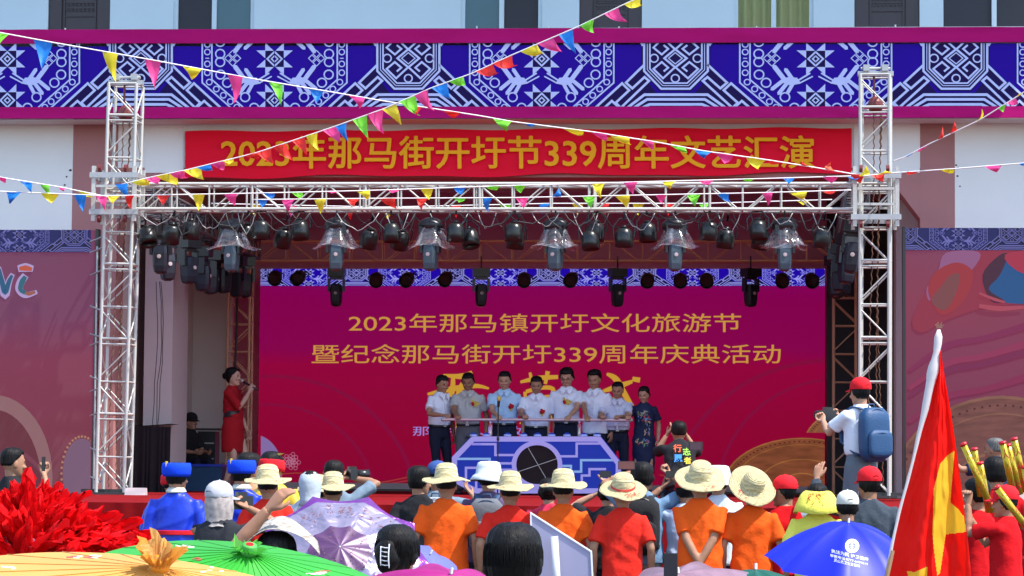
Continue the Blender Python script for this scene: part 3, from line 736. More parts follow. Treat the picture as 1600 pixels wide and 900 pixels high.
# ------------------------------------------------------------ lamps
def proto_par(r=.105):
    t = thing('par_can', 'x', 'stage light', (0,0,0))
    MB().lathe([(r*.45,.10),(r*.8,.085),(r*.98,.03),(r,-.03),(r,-.12),(r*.93,-.12),(r*.9,-.04)], 16, cap=False).add([],[]).build('housing', M['blackmetal'], t, smooth=True)
    MB().lathe([(r*.46,.105),(r*.3,.13),(.02,.135)], 12).build('back_cap', M['blackmetal'], t, smooth=True)
    MB().lathe([(.001,-.045),(r*.88,-.04)], 16).build('lens', M['lens'], t)
    y = MB()
    pts = [(-r-.015,0,0),(-r-.02,0,.12),(-r*.5,0,.21),(r*.5,0,.21),(r+.02,0,.12),(r+.015,0,0)]
    y.tube(pts, .009, 5); y.build('yoke', M['black'], t)
    return t
def proto_head():
    t = thing('moving_head', 'x', 'moving stage light', (0,0,0))
    mb = MB().box((-.15,-.12,-.17),(.15,.12,-.02)); mb.build('base', M['black'], t)
    mb = MB().rings([[(x*.5*k+cx, y*.05, z) for x, y in ((-.07,-1),(.07,-1),(.07,1),(-.07,1))] for z, k, cx in ((-.17,3,0),(-.22,3.2,0))])
    mb.box((-.155,-.055,-.44),(-.115,.055,-.2)); mb.box((.115,-.055,-.44),(.155,.055,-.2)); mb.build('yoke', M['black'], t)
    rg = []
    for z, hx, hy in ((-.30,.06,.06),(-.32,.095,.10),(-.42,.105,.115),(-.60,.098,.11),(-.68,.085,.095),(-.70,.07,.08)):
        rg.append([(hx*s*(1 if abs(c_) else 1), hy*q, z) for s, q, c_ in ((-1,-.6,1),(-.7,-1,1),(.7,-1,1),(1,-.6,1),(1,.6,1),(.7,1,1),(-.7,1,1),(-1,.6,1))])
    MB().rings(rg).build('head', M['headgrey'], t)
    MB().lathe([(.03,0),(.03,.01),(.001,.012)], 10).build('badge', M['pillar'], t, loc=(0,-.119,-.47)).rotation_euler = (PI/2,0,0)
    MB().lathe([(.06,-.699),(.055,-.715),(.001,-.72)], 12).build('lens', M['lens'], t)
    return t
def cover_mesh(seed, w_=.30):
    rnd = random.Random(seed); n = 40; R = []; ph = rnd.random()*6
    for z, r, a in ((-.02,.10,.03),(-.12,.17,.035),(-.24,.22,.05),(-.33,.27,.06),(-.37,w_,.07)):
        R.append([((r+a*.5*math.sin(5*q*2*PI/n+ph)+a*.4*math.sin(11*q*2*PI/n+ph*2))*math.cos(2*PI*q/n), (r+a*.5*math.sin(5*q*2*PI/n+ph))*math.sin(2*PI*q/n), z+.03*math.sin(3*q*2*PI/n+ph)*(-z/.37)) for q in range(n)])
    return MB().rings(R, cap=False)
pcan = proto_par(); phead = proto_head()
used = {'p': False, 'h': False}
pblack = {}
def put(kind, px, py, Y, label, tilt=(0,0,0), sc=1.0, group=None, cover=None, dark=False):
    src = pcan if kind == 'p' else phead
    if not used[kind]: used[kind] = True; t = src
    else: t = copy_tree(src)
    p = at(px, py, Y); t.location = p; t.rotation_euler = tilt; t.scale = (sc,)*3; t['label'] = label
    if group: t['group'] = group
    # clamp and stem up to the truss
    if kind == 'h' and dark:
        for ch in t.children:
            if ch.name.split('.')[0] == 'head':
                if 'm' not in pblack: pblack['m'] = ch.data.copy(); pblack['m'].materials.clear(); pblack['m'].materials.append(M['headblack'])
                ch.data = pblack['m']
    zt_ = (bl.z-hb/2) if Y < 40 else (bl2.z-.16)
    c = bar('clamp', (0,0,.2 if kind == 'p' else -.03), (0,0,max(.22 if kind == 'p' else .0, (zt_-p.z)/sc)), .014, M['black'], t, 6)
    return t
YFt = YT+.0
ORD = 'first second third fourth fifth sixth seventh eighth ninth tenth eleventh twelfth thirteenth fourteenth fifteenth sixteenth seventeenth eighteenth nineteenth twentieth twenty-first twenty-second last'.split()
front = [(231,366,-.5),(268,362,.4),(298,357,.1),(408,356,.0),(443,368,.5),(469,356,-.2),(577,370,.4),(612,360,-.1),(626,371,.5),(712,360,.05),(734,369,-.4),(803,360,.1),(806,371,.2),(922,372,-.2),(931,359,.15),(975,368,.0),(1012,360,-.1),(1108,358,.1),(1134,370,.2),(1185,356,-.15),(1189,371,.3),(1285,369,.2),(384,362,.3)]
for i, (px, py, tl_) in enumerate(front):
    put('p', px, py+2, YT+(-.12 if i % 2 else .14), 'black par lamp, %s from the left in the row under the silver beam' % ORD[sorted(f[0] for f in front).index(px)], (tl_*.8, tl_*.5, 0), 1.12, 'par lamps under the silver beam')
for i, (px, py) in enumerate(((430,433),(467,433),(588,436),(637,436),(697,435),(819,436),(893,436),(1012,437),(1063,437),(1104,437),(1222,437),(1268,437))):
    put('p', px, py, 45.6, 'black par lamp before the blue band of the magenta wall, %s from left' % ['first','second','third','fourth','fifth','sixth','seventh','eighth','ninth','tenth','eleventh','last'][i], (-1.15, 0, random.uniform(-.3,.3)), 1.08, 'par lamps in front of the blue band')
cov = []
hx_ = (363,526,673,868,1055,1226)
for i, px in enumerate(hx_):
    t = put('h', px, 352-(2 if i else 0), YT, 'moving light in a clear plastic rain skirt, %s from left under the silver beam' % ['first','second','third','fourth','fifth','sixth'][i], (0,0,random.uniform(-.4,.4)), .86, 'moving heads with rain covers')
    cov.append(t)
for i, px in enumerate((526,752,965,1173)):
    put('h', px, 418, 45.7, 'dark moving light before the top of the magenta wall, %s from left' % ['first','second','third','fourth'][i], (0,0,.2*i), .9, 'rear moving heads', dark=True)
for i, (px, py, Y) in enumerate(((252,352,37.5),(263,365,38.6),(296,372,39.8),(318,386,41.0),(330,392,42.0),(350,392,43.0),(370,400,44.0),(384,402,45.0))):
    put('h', px, py-2, Y, 'dark moving light, %s from the front under the left side truss' % ['first','second','third','fourth','fifth','sixth','seventh','eighth'][i], (0,.0,.5*i), .95, 'moving heads under the left side truss', dark=True)
for i, (px, py, Y) in enumerate(((1337,352,37.6),(1328,372,39.2),(1318,388,40.8),(1310,398,42.2),(1322,400,43.6),(1304,405,44.8))):
    put('h', px, py-8, Y, 'dark moving light, %s from the front under the right side truss' % ['first','second','third','fourth','fifth','sixth'][i], (0,.1,.4*i), 1.0, 'moving heads under the right side truss', dark=True)
for i, t in enumerate(cov):
    c = cover_mesh(i, .36 if i != 0 else .4).build('rain_cover', M['clear'], t, smooth=True)
    b = MB(); b.ell((0,0,-.02), (.2,.16,.12), 14, 8); bm = b.build('rain_hood', M['bagblack'] if 'bagblack' in M else M['black'], t, smooth=True)
    for v in bm.data.vertices: v.co += Vector((1,1,1))*.03*noise.noise(v.co*14+Vector((i,0,0)))
# cables draped under the silver beam
t = thing('lamp_cables', 'thin grey cables draped in loops under the silver beam between the lamps', 'cables', at(780, 335, YT-.2)); o_ = Vector(t.location)
rnd = random.Random(3)
for k in range(44):
    x0 = 225+k*25+rnd.uniform(-8,8); x1 = x0+rnd.uniform(25,70); y0 = 333; dy = rnd.uniform(8,34); Y = YT-rnd.uniform(.05,.3)
    pts = [at(x0+(x1-x0)*i/8, y0+dy*math.sin(PI*i/8)**.8*(1+.1*math.sin(i*2+k)), Y)-o_ for i in range(9)]
    MB().tube(pts, .005+.002*(k % 3), 5).build('cable', M['cable'] if k % 3 else M['steel'], t, smooth=True)
for px in (243, 248, 252, 369):
    pts = [at(px+rnd.uniform(-1.5,1.5)+ (4*math.sin(i*.7) if px < 300 else 0), 440+i*32, 40.9 if px < 300 else 45.4)-o_ for i in range(10)]
    MB().tube(pts, .006 if px < 300 else .02, 5).build('hanging_cable', M['cable'], t, smooth=True)
# ------------------------------------------------------------ bunting
PC = {'y': (.85,.72,.03), 'p': (.85,.06,.28), 'g': (.20,.72,.04), 'b': (.01,.22,.72), 'r': (.82,.03,.02), 'o': (.85,.12,.05)}
def flag_mat(n, c):
    m = mat(n, c, .55, var=.1, vs=8); nt_ = m.node_tree; p = nt_.nodes['Principled BSDF']
    t = nt_.nodes.new('ShaderNodeBsdfTranslucent'); t.inputs[0].default_value = c+(1,)
    x = nt_.nodes.new('ShaderNodeMixShader'); x.inputs[0].default_value = .35
    nt_.links.new(p.outputs[0], x.inputs[1]); nt_.links.new(t.outputs[0], x.inputs[2]); nt_.links.new(x.outputs[0], nt_.nodes['Material Output'].inputs[0]); return m
for k, nm in (('y','yellow_film'),('p','pink_film'),('g','green_film'),('b','blue_film'),('r','red_film'),('o','orange_film')): M['f'+k] = flag_mat(nm, PC[k])
def bunting(label, pts, flags, Ya, Yb, wind=0.0, r=.008):
    "pts: the cord as the photo shows it; flags: (x, colour, width, drop, sideways) in pixels"
    n = len(pts); x0, x1 = pts[0][0], pts[-1][0]
    dY = lambda x: Ya+(Yb-Ya)*(x-x0)/(x1-x0)
    def yy(x):
        xs = pts if x1 > x0 else pts[::-1]
        for a, b in zip(xs, xs[1:]):
            if a[0] <= x <= b[0]: return a[1]+(b[1]-a[1])*(x-a[0])/(b[0]-a[0])
        return xs[0][1] if x < xs[0][0] else xs[-1][1]
    o = at(*pts[n//2], dY(pts[n//2][0])); t = thing('bunting', label, 'bunting', o, 0)
    P = []
    for i in range(81):
        x = x0+(x1-x0)*i/80; P.append(at(x, yy(x), dY(x))-o)
    MB().tube(P, r, 5).build('cord', M['rope'], t, smooth=True)
    rd = random.Random(int(x0*7+len(flags)))
    for fx_, c, w_, h_, sd in flags:
        a = at(fx_-w_/2, yy(fx_-w_/2), dY(fx_))-o; b = at(fx_+w_/2, yy(fx_+w_/2), dY(fx_))-o
        tip = at(fx_+sd, yy(fx_)+h_, dY(fx_)-.03)-o; vs = []; fs = []; m_ = 6; ph = rd.random()*6; bend = rd.uniform(-.05,.05)
        for i in range(m_+1):
            s = i/m_; l = a.lerp(tip, s); q = b.lerp(tip, s); out = Vector((bend*math.sin(PI*s)*.5, -.05*math.sin(3.5*s+ph)*(s+.2), -abs(sd)/max(8,h_)*.02*math.sin(PI*s)))
            for j in range(4):
                u = j/3; vs.append(l.lerp(q, u)+out+Vector((0,.025*math.sin(u*4+ph+s*3),0)))
        for i in range(m_):
            for j in range(3): k = i*4+j; fs.append((k,k+1,k+5,k+4))
        MB().add(vs, fs).build('pennant', M['f'+c], t, smooth=True)
    return t
bunting('bunting string descending from the top left corner across the blue fascia to the right tower',
  [(-60,40),(0,51),(80,66),(160,80),(250,96),(400,124),(525,145),(600,158),(750,181),(800,190),(925,206),(1025,222),(1100,236),(1200,250),(1275,262),(1345,274)],
  [(4,'g',20,24,-6),(67,'b',29,48,0),(172,'y',25,45,8),(238,'p',25,46,5),(300,'y',32,18,-2),(367,'p',24,43,-1),(430,'g',22,36,10),(494,'b',22,23,3),(557,'p',26,18,4),(635,'g',16,18,22),(652,'r',14,16,0),(705,'r',30,10,2),(785,'g',30,17,6),(830,'b',18,4,0),(895,'y',34,9,8),(935,'p',26,12,10),(968,'y',32,12,18),(1010,'p',20,14,10),(1058,'g',24,10,14),(1098,'b',28,12,2),(1130,'p',32,16,2),(1181,'y',32,18,4),(1210,'r',20,6,-4),(1258,'r',14,-8,-4),(1296,'o',18,-12,2),(1338,'r',24,14,6)], 34.0, 36.1)
bunting('bunting string rising from the left sleeve block to the top edge right of centre',
  [(190,288),(240,276),(290,266),(400,239),(442,225),(525,197),(600,170),(675,137),(737,115),(800,86),(905,41),(975,7),(1030,-18)],
  [(190,'b',20,22,12),(218,'y',26,6,14),(240,'p',26,12,8),(258,'y',30,16,18),(277,'p',24,8,16),(300,'y',26,18,20),(318,'b',22,6,12),(340,'p',22,12,8),(356,'y',16,8,2),(392,'r',20,6,8),(412,'r',22,22,18),(436,'r',20,24,22),(466,'r',20,26,14),(487,'y',18,26,12),(516,'p',24,24,16),(533,'b',18,26,10),(562,'g',22,34,14),(587,'p',24,36,14),(608,'y',22,28,18),(636,'g',24,22,16),(658,'p',22,28,20),(686,'b',24,22,18),(713,'g',22,8,14),(757,'r',26,8,22),(785,'r',30,10,24),(826,'y',26,6,22),(852,'p',24,16,26),(884,'b',22,34,16),(918,'g',22,16,10),(955,'p',22,18,26),(988,'y',26,6,18)], 36.2, 33.6)
bunting('short bunting string from the left edge down to the left sleeve block', [(-60,262),(0,277),(92,292),(165,307),(180,311)],
  [(3,'p',14,8,4),(40,'b',20,18,10),(70,'g',16,16,8),(98,'p',14,6,2),(130,'y',24,8,8),(157,'p',20,24,8)], 35.8, 36.2)
bunting('long level bunting string crossing the silver beam from the left edge', [(-60,297),(0,299),(165,306),(230,305),(400,302),(525,299),(600,297),(800,290),(975,285),(1200,279),(1335,275)],
  [(22,'b',24,18,-8),(78,'y',28,16,4),(125,'b',20,26,4),(178,'y',20,14,0),(203,'r',14,20,0),(255,'r',20,18,2),(310,'y',20,26,0),(360,'p',22,18,6),(420,'b',18,10,4),(464,'g',18,10,6),(518,'p',16,4,0),(567,'y',22,14,6),(616,'p',20,6,-2),(667,'y',20,18,4),(718,'b',20,12,4),(770,'g',24,6,4),(812,'g',20,12,2),(935,'y',20,24,4),(985,'p',22,18,4),(1046,'y',22,12,2),(1104,'p',24,8,4),(1170,'g',20,4,2),(1232,'b',20,10,0),(1297,'p',26,10,2)], 36.0, 36.1)
bunting('second level bunting string just under the first across the silver beam', [(395,312),(600,310),(800,309),(1000,305),(1200,301),(1330,297)],
  [(410,'b',16,14,0),(450,'p',22,20,0),(500,'y',20,22,0),(553,'r',20,14,2),(605,'r',26,16,14),(660,'r',18,20,0),(717,'g',20,8,0),(762,'b',16,22,0),(815,'p',20,18,4),(868,'b',18,-14,4),(920,'g',20,20,4),(972,'y',24,18,6),(1033,'p',18,14,2),(1084,'g',22,20,2),(1130,'b',18,14,14),(1198,'p',18,20,2),(1246,'y',30,12,8),(1294,'r',22,6,4)], 36.1, 36.2)
bunting('third bunting string hanging in the shade behind the silver beam', [(330,318),(600,324),(860,318),(1100,318),(1300,312)],
  [(400,'y',18,20,0),(455,'p',18,20,0),(545,'r',20,20,2),(605,'y',18,18,0),(712,'r',18,18,0),(790,'g',18,16,0),(850,'b',18,16,-4),(902,'y',18,18,0),(945,'r',16,18,0),(998,'y',18,20,0),(1045,'r',18,20,0),(1100,'g',18,12,0),(1255,'y',20,8,0)], 38.0, 38.2)
bunting('bunting string leading from the right tower to the right edge', [(1340,276),(1400,270),(1487,264),(1600,255),(1680,247)],
  [(1350,'y',18,-16,2),(1380,'y',30,-6,4),(1372,'r',20,12,8),(1335,'b',24,6,2),(1426,'r',20,4,-6),(1480,'y',22,6,6),(1552,'p',26,10,6),(1600,'b',14,4,0)], 36.1, 35.0)
bunting('bunting string climbing from the right tower to the right edge over a pink pier', [(1395,252),(1415,245),(1452,225),(1532,187),(1600,144),(1660,110)],
  [(1425,'b',16,4,-6),(1444,'p',16,6,-10),(1470,'r',8,-22,4),(1490,'r',10,-18,2),(1528,'y',8,-18,6),(1566,'g',12,10,2),(1580,'p',14,6,10),(1598,'y',22,2,-6)], 36.1, 34.6)
# ------------------------------------------------------------ people
SKIN = {}
def skin(c, n='skin'):
    if c not in SKIN: SKIN[c] = mat(n, c, .55, var=.1, vs=25, sss=.0, spec=.35)
    return SKIN[c]
S1, S2, S3 = (.44,.235,.15), (.34,.17,.10), (.26,.125,.07)
M['hair'] = mat('black_hair', (.007,.006,.006), .5, var=.4, vs=60, bump=.5, bs=160, stretch=(1,1,.10), spec=.16)
M['hair_grey'] = mat('greying_hair', (.10,.095,.09), .5, var=.5, vs=120, bump=.6, bs=150, stretch=(1,1,.2))
M['featdark'] = mat('eye_and_brow', (.02,.012,.01), .5, var=0)
M['lip'] = mat('lips', (.30,.12,.09), .5, var=0)
def ring_se(cx, cy, z, rx, ry, n=24, e=2.4):
    R = []
    for k in range(n):
        t = 2*PI*k/n; c, s = math.cos(t), math.sin(t)
        R.append(Vector((cx+rx*math.copysign(abs(c)**(2/e), c), cy+ry*math.copysign(abs(s)**(2/e), s), z)))
    return R
def head_template():
    mb = MB(); prof = [(.113,.02,.025,.012),(.108,.042,.052,.010),(.092,.062,.076,.009),(.07,.071,.089,.007),(.035,.076,.095,.004),(.0,.076,.094,.002),(-.03,.072,.086,-.004),
        (-.06,.063,.073,-.012),(-.085,.051,.058,-.024),(-.103,.036,.04,-.036),(-.113,.02,.022,-.044)]
    mb.rings([[Vector((rx*math.cos(2*PI*k/22), cy+ry*math.sin(2*PI*k/22), z)) for k in range(22)] for z, rx, ry, cy in prof])
    mb.ell((0,-.098,-.028), (.014,.018,.013)); mb.ell((0,-.092,-.006), (.008,.012,.028)); mb.ell((0,-.086,.022), (.045,.012,.010))
    for s in (-1, 1):
        mb.ell((s*.078,.008,-.005), (.009,.018,.032)); mb.ell((s*.036,-.076,-.03), (.022,.016,.02))
        mb.ell((s*.012,-.098,-.032), (.009,.010,.008))
    mb.ell((0,-.086,-.066), (.024,.010,.010)); mb.ell((0,-.078,-.098), (.02,.012,.014))
    mb.tube([(0,.02,-.04),(0,.015,-.12)], .05, 16)
    return remesh(mb, .0062, 3)
HV, HF, HN = head_template()
def hand_template(curl, spread=.0):
    mb = MB()
    mb.rings([[Vector((rx*math.cos(2*PI*k/14), ry*math.sin(2*PI*k/14), z)) for k in range(14)] for z, rx, ry in ((.02,.024,.020),(0,.026,.018),(-.03,.036,.016),(-.06,.040,.0145),(-.088,.039,.012))])
    for i, (x, L) in enumerate(((.029,.070),(.010,.078),(-.010,.072),(-.029,.057))):
        p = Vector((x, 0, -.080)); a = 0; pts = [p]; rs = [.0102]
        for f, c, r in ((.46, curl[0], .0096), (.30, curl[1], .0088), (.24, curl[2], .0074)):
            a += c+.06*i; d = Vector((x*spread*12, math.sin(a), -math.cos(a))); p = p+d.normalized()*L*f; pts.append(p); rs.append(r)
        mb.tube(pts, rs, 8)
    c = curl[3]
    mb.tube([(.022,.004,-.018),(.044,.010+.01*c,-.042),(.052-.012*c,.016+.022*c,-.068),(.050-.026*c,.018+.034*c,-.090)], [.015,.012,.0105,.008], 8)
    return remesh(mb, .0052, 2)
HANDS = {'relax': hand_template((.22,.4,.3,.35)), 'grip': hand_template((1.0,1.25,.7,1.0)), 'open': hand_template((.08,.15,.1,-.4), .35)}
def np_tf(v, m):
    A = np.array(m); return v @ A[:3,:3].T + A[:3,3]
class Mesh3:
    def __init__(s): s.v = []; s.f = []; s.mi = []; s.n = 0
    def add(s, v, f, mi=0):
        v = np.asarray(v); o = s.n; s.v.append(v); s.n += len(v)
        s.f += [tuple(i+o for i in q) for q in f]; s.mi += [mi]*len(f)
    def build(s, name, mats, parent):
        me = bpy.data.meshes.new(name); me.from_pydata(np.concatenate(s.v).tolist(), [], s.f)
        me.polygons.foreach_set('use_smooth', [True]*len(s.f)); me.polygons.foreach_set('material_index', s.mi)
        for m in mats: me.materials.append(m)
        return obj(name, me, None, parent)
def folds(v, n, amp, rnd, down=1.0):
    p = v*1.0
    w_ = .035*np.sin(p[:,2]*9+rnd.random()*6)+.02*np.sin(p[:,0]*21+p[:,2]*13+rnd.random()*6)
    d = np.zeros(len(p))
    for kx, ky, kz, a in ((30,20,6,1),(48,28,-18,.55),(16,10,30,.8),(90,55,22,.22),(24,16,-40,.6),(14,40,22,.5)):
        ph = (p[:,0]+w_)*kx+(p[:,1]+w_*.6)*ky+p[:,2]*kz+rnd.random()*6
        msk = .5+.5*np.sin(p[:,2]*(5+7*rnd.random())+p[:,0]*(6*rnd.random())+rnd.random()*6)
        d += a*((1-np.abs(np.sin(ph*.5)))*2-1)*msk
    return v+n*(d*amp)[:,None]
def ik(s, t, a, b, hint):
    d = t-s; L = min(d.length, a+b-.004); dn = d.normalized(); t = s+dn*L
    x = (a*a-b*b+L*L)/(2*L); h = math.sqrt(max(a*a-x*x, 0)); hv = hint-dn*hint.dot(dn)
    hv = hv.normalized() if hv.length > 1e-4 else Vector((0,1,0))
    return s+dn*x+hv*h, t
HAIRF = {
 'short': lambda a: .058 if a < 50 else (.05-(a-50)/35*.055 if a < 85 else (-.005-(a-85)/30*.05 if a < 115 else -.058)),
 'crop': lambda a: .066 if a < 55 else (.055-(a-55)/35*.035 if a < 90 else (.02-(a-90)/30*.045 if a < 120 else -.025)),
 'woman': lambda a: .066 if a < 30 else (.062-(a-30)/45*.06 if a < 75 else (.0-(a-75)/30*.06 if a < 105 else -.075)),
 'bald': lambda a: .2 if a < 75 else (.05-(a-75)/30*.07 if a < 105 else -.05),
}
def hair_mesh(style, rnd, thick=.014, length=0):
    f = HAIRF[style]; ang = np.degrees(np.arctan2(np.abs(HV[:,0]), -(HV[:,1]-.0))); z = HV[:,2]
    zl = np.array([f(a) for a in ang]); zl = zl+.004*np.sin(ang*.6+rnd.random()*6)
    t = np.clip((z-zl)/.022, 0, 1); t = t*t*(3-2*t)
    up = np.clip((z-.03)/.08, 0, 1)
    aa = np.arctan2(HV[:,0], HV[:,1])
    nz = .0012*np.sin(aa*23+rnd.random()*6+HV[:,2]*20)+.0010*np.sin(aa*41+HV[:,2]*35)+.0016*np.sin(aa*5+HV[:,2]*40+rnd.random()*6)
    v = HV+HN*((.002+thick*(.65+.45*up)+nz)*t)[:,None]
    sel = t > .02; ok = [q for q in HF if all(sel[i] for i in q)]
    ids = sorted({i for q in ok for i in q}); mp = {i: k for k, i in enumerate(ids)}
    return v[ids], [tuple(mp[i] for i in q) for q in ok]
STRAW = None
def straw_mat():
    m = mat('straw_weave', (.80,.64,.36), .8, var=.38, vs=38, spec=.2); n = m.node_tree; p = n.nodes['Principled BSDF']
    tc = n.nodes.new('ShaderNodeTexCoord'); w1 = n.nodes.new('ShaderNodeTexWave'); w1.wave_type = 'RINGS'; w1.rings_direction = 'Z'; w1.inputs['Scale'].default_value = 26; w1.inputs['Distortion'].default_value = 2.5; w1.inputs['Detail'].default_value = 3; w1.inputs['Detail Scale'].default_value = 6
    n.links.new(tc.outputs['Object'], w1.inputs[0]); b = n.nodes.new('ShaderNodeBump'); b.inputs['Strength'].default_value = 1; b.inputs['Distance'].default_value = .012
    n.links.new(w1.outputs[1], b.inputs['Height']); n.links.new(b.outputs[0], p.inputs['Normal']); return m
M['straw'] = straw_mat(); M['redink'] = mat('red_ink', (.55,.04,.02), .7, var=.1)
def straw_hat(parent, loc, rot, rnd, band=None, marks=1, R=.202, sc=1.0):
    mb = MB(); n = 44; RR = []; p1, p2 = rnd.random()*6, rnd.random()*6
    prof = [(R,-.010),(R*.99,-.003),(R*.88,.0),(R*.75,.004),(.108,.010),(.099,.018),(.096,.045),(.090,.085),(.077,.114),(.056,.127),(.03,.132),(.004,.133)]
    under = [(.1,.002),(R*.8,-.004)]
    for r, z in under[:1]+under[1:]+prof:
        rg = []
        for k in range(n):
            t = 2*PI*k/n; e = max(0, (r-.105)/(R-.105)); zz = z+e*(.009*math.sin(2*t+p1)+.006*math.sin(3*t+p2)+.003*math.sin(7*t+p1))-.004*e
            rr = r*(1+.012*e*math.sin(5*t+p2)); rg.append(Vector((rr*math.cos(t), rr*1.10*math.sin(t), zz)))
        RR.append(rg)
    mb.rings(RR)
    h = mb.build('straw_hat', M['straw'], parent, smooth=True); h.location = loc; h.rotation_euler = rot; h.scale = (sc,)*3
    if band:
        b = MB().rings([[Vector(((r)*math.cos(2*PI*k/32), r*1.10*math.sin(2*PI*k/32), z)) for k in range(32)] for r, z in ((.106,.018),(.1045,.024),(.1035,.036),(.101,.036))], cap=False); b.build('hat_band', band, h, smooth=True)
    if marks:
        mk = MB(); 
        for g_ in range(marks):
            a0 = rnd.uniform(.9,2.4) if g_ == 0 else rnd.random()*6
            for q in range(11):
                a = a0+rnd.uniform(-.35,.35); r = rnd.uniform(.125,.175); da = rnd.uniform(-.10,.10); dr = rnd.uniform(-.02,.02) if abs(da) < .05 else rnd.uniform(-.006,.006)
                f = lambda a, r: Vector((r*math.cos(a), r*1.10*math.sin(a), .010+max(0,(r-.105)/(R-.105))*(.009*math.sin(2*a+p1)+.006*math.sin(3*a+p2)+.003*math.sin(7*a+p1))-.002))
                A, B_ = f(a,r), f(a+da,r+dr); d = (B_-A).normalized() if (B_-A).length > 1e-5 else Vector((1,0,0)); s_ = Vector((-d.y,d.x,0))*.0035
                mk.add([A-s_,B_-s_,B_+s_,A+s_], [(0,1,2,3)])
        tag(mk.build('brim_writing', M['redink'], h), kind='stuff')
    return h
def cap_mesh(parent, loc, rot, m, hole=True, bill=True, name='cap'):
    mb = MB(); n = 36; RR = []
    for z, r in ((-.012,.089),(.0,.0905),(.03,.089),(.06,.080),(.085,.062),(.102,.036),(.108,.006)):
        RR.append([Vector((r*math.cos(2*PI*k/n)*.96, r*1.12*math.sin(2*PI*k/n)+.002, z)) for k in range(n)])
    o = len(mb.f); mb.rings(RR, cap=False)
    h = mb.build(name, m, parent, smooth=True); h.location = loc; h.rotation_euler = rot
    if bill:
        vs = []; fs = []; q = 14
        for i in range(q+1):
            t = PI*1.14+(PI*.72)*i/q; c, s = math.cos(t), math.sin(t)
            for j in range(5):
                u = j/4; ext = .072*u*(math.sin(PI*i/q)**.5 if 0 < i < q else .0); vs.append((.088*c*(1+.12*u*math.sin(PI*i/q)), .098*s-ext, -.010-.014*u-.012*abs(c)*u))
        for i in range(q):
            for j in range(4): k = i*5+j; fs.append((k,k+1,k+6,k+5))
        b2 = MB().add(vs, fs).build('bill', m, h, smooth=True); sd = b2.modifiers.new('t', 'SOLIDIFY'); sd.thickness = .004
    if hole:
        d = MB(); d.rings([[Vector((.034*math.cos(2*PI*k/16), .1040+dy-.0016*abs(3*math.cos(2*PI*k/16))**2, .004+.024*max(0,math.sin(2*PI*k/16))+ .004*math.sin(2*PI*k/16))) for k in range(16)] for dy in (.0, .0015)])
        d.build('strap_opening', M['hair'], h)
        MB().lathe([(.006,.108),(.004,.113),(.001,.114)], 10).build('button', m, h)
    for k in range(0): pass
    return h
def disk_hat(parent, loc, rot, m, inner):
    "a round padded ring hat, open on top"
    n = 36; RR = []
    for z, r in ((-.035,.092),(-.04,.100),(-.02,.109),(.015,.112),(.045,.106),(.05,.098),(.045,.090),(.02,.086)):
        RR.append([Vector((r*math.cos(2*PI*k/n), r*1.08*math.sin(2*PI*k/n), z)) for k in range(n)])
    h = MB().rings(RR, cap=False).build('ring_hat', m, parent, smooth=True); h.location = loc; h.rotation_euler = rot
    if inner:
        MB().rings([[Vector((.012*c+.03, .105+.01*s, z)) for c, s in ((1,0),(0,1),(-1,0),(0,-1))] for z in (.0,.055,.06)]).build('hat_trim', inner, h)
    return h
def bucket_hat(parent, loc, rot, m):
    n = 36; RR = []
    for z, r in ((-.045,.138),(-.04,.140),(-.01,.118),(.01,.099),(.06,.092),(.09,.082),(.10,.06),(.102,.004)):
        RR.append([Vector(((r+.003*math.sin(7*2*PI*k/n)*(z < 0))*math.cos(2*PI*k/n), r*1.1*math.sin(2*PI*k/n), z+.008*math.sin(4*PI*k/n)*(z < 0))) for k in range(n)])
    h = MB().rings(RR, cap=False).build('bucket_hat', m, parent, smooth=True); h.location = loc; h.rotation_euler = rot; return h
DEFARM = dict(L=None, R=None)
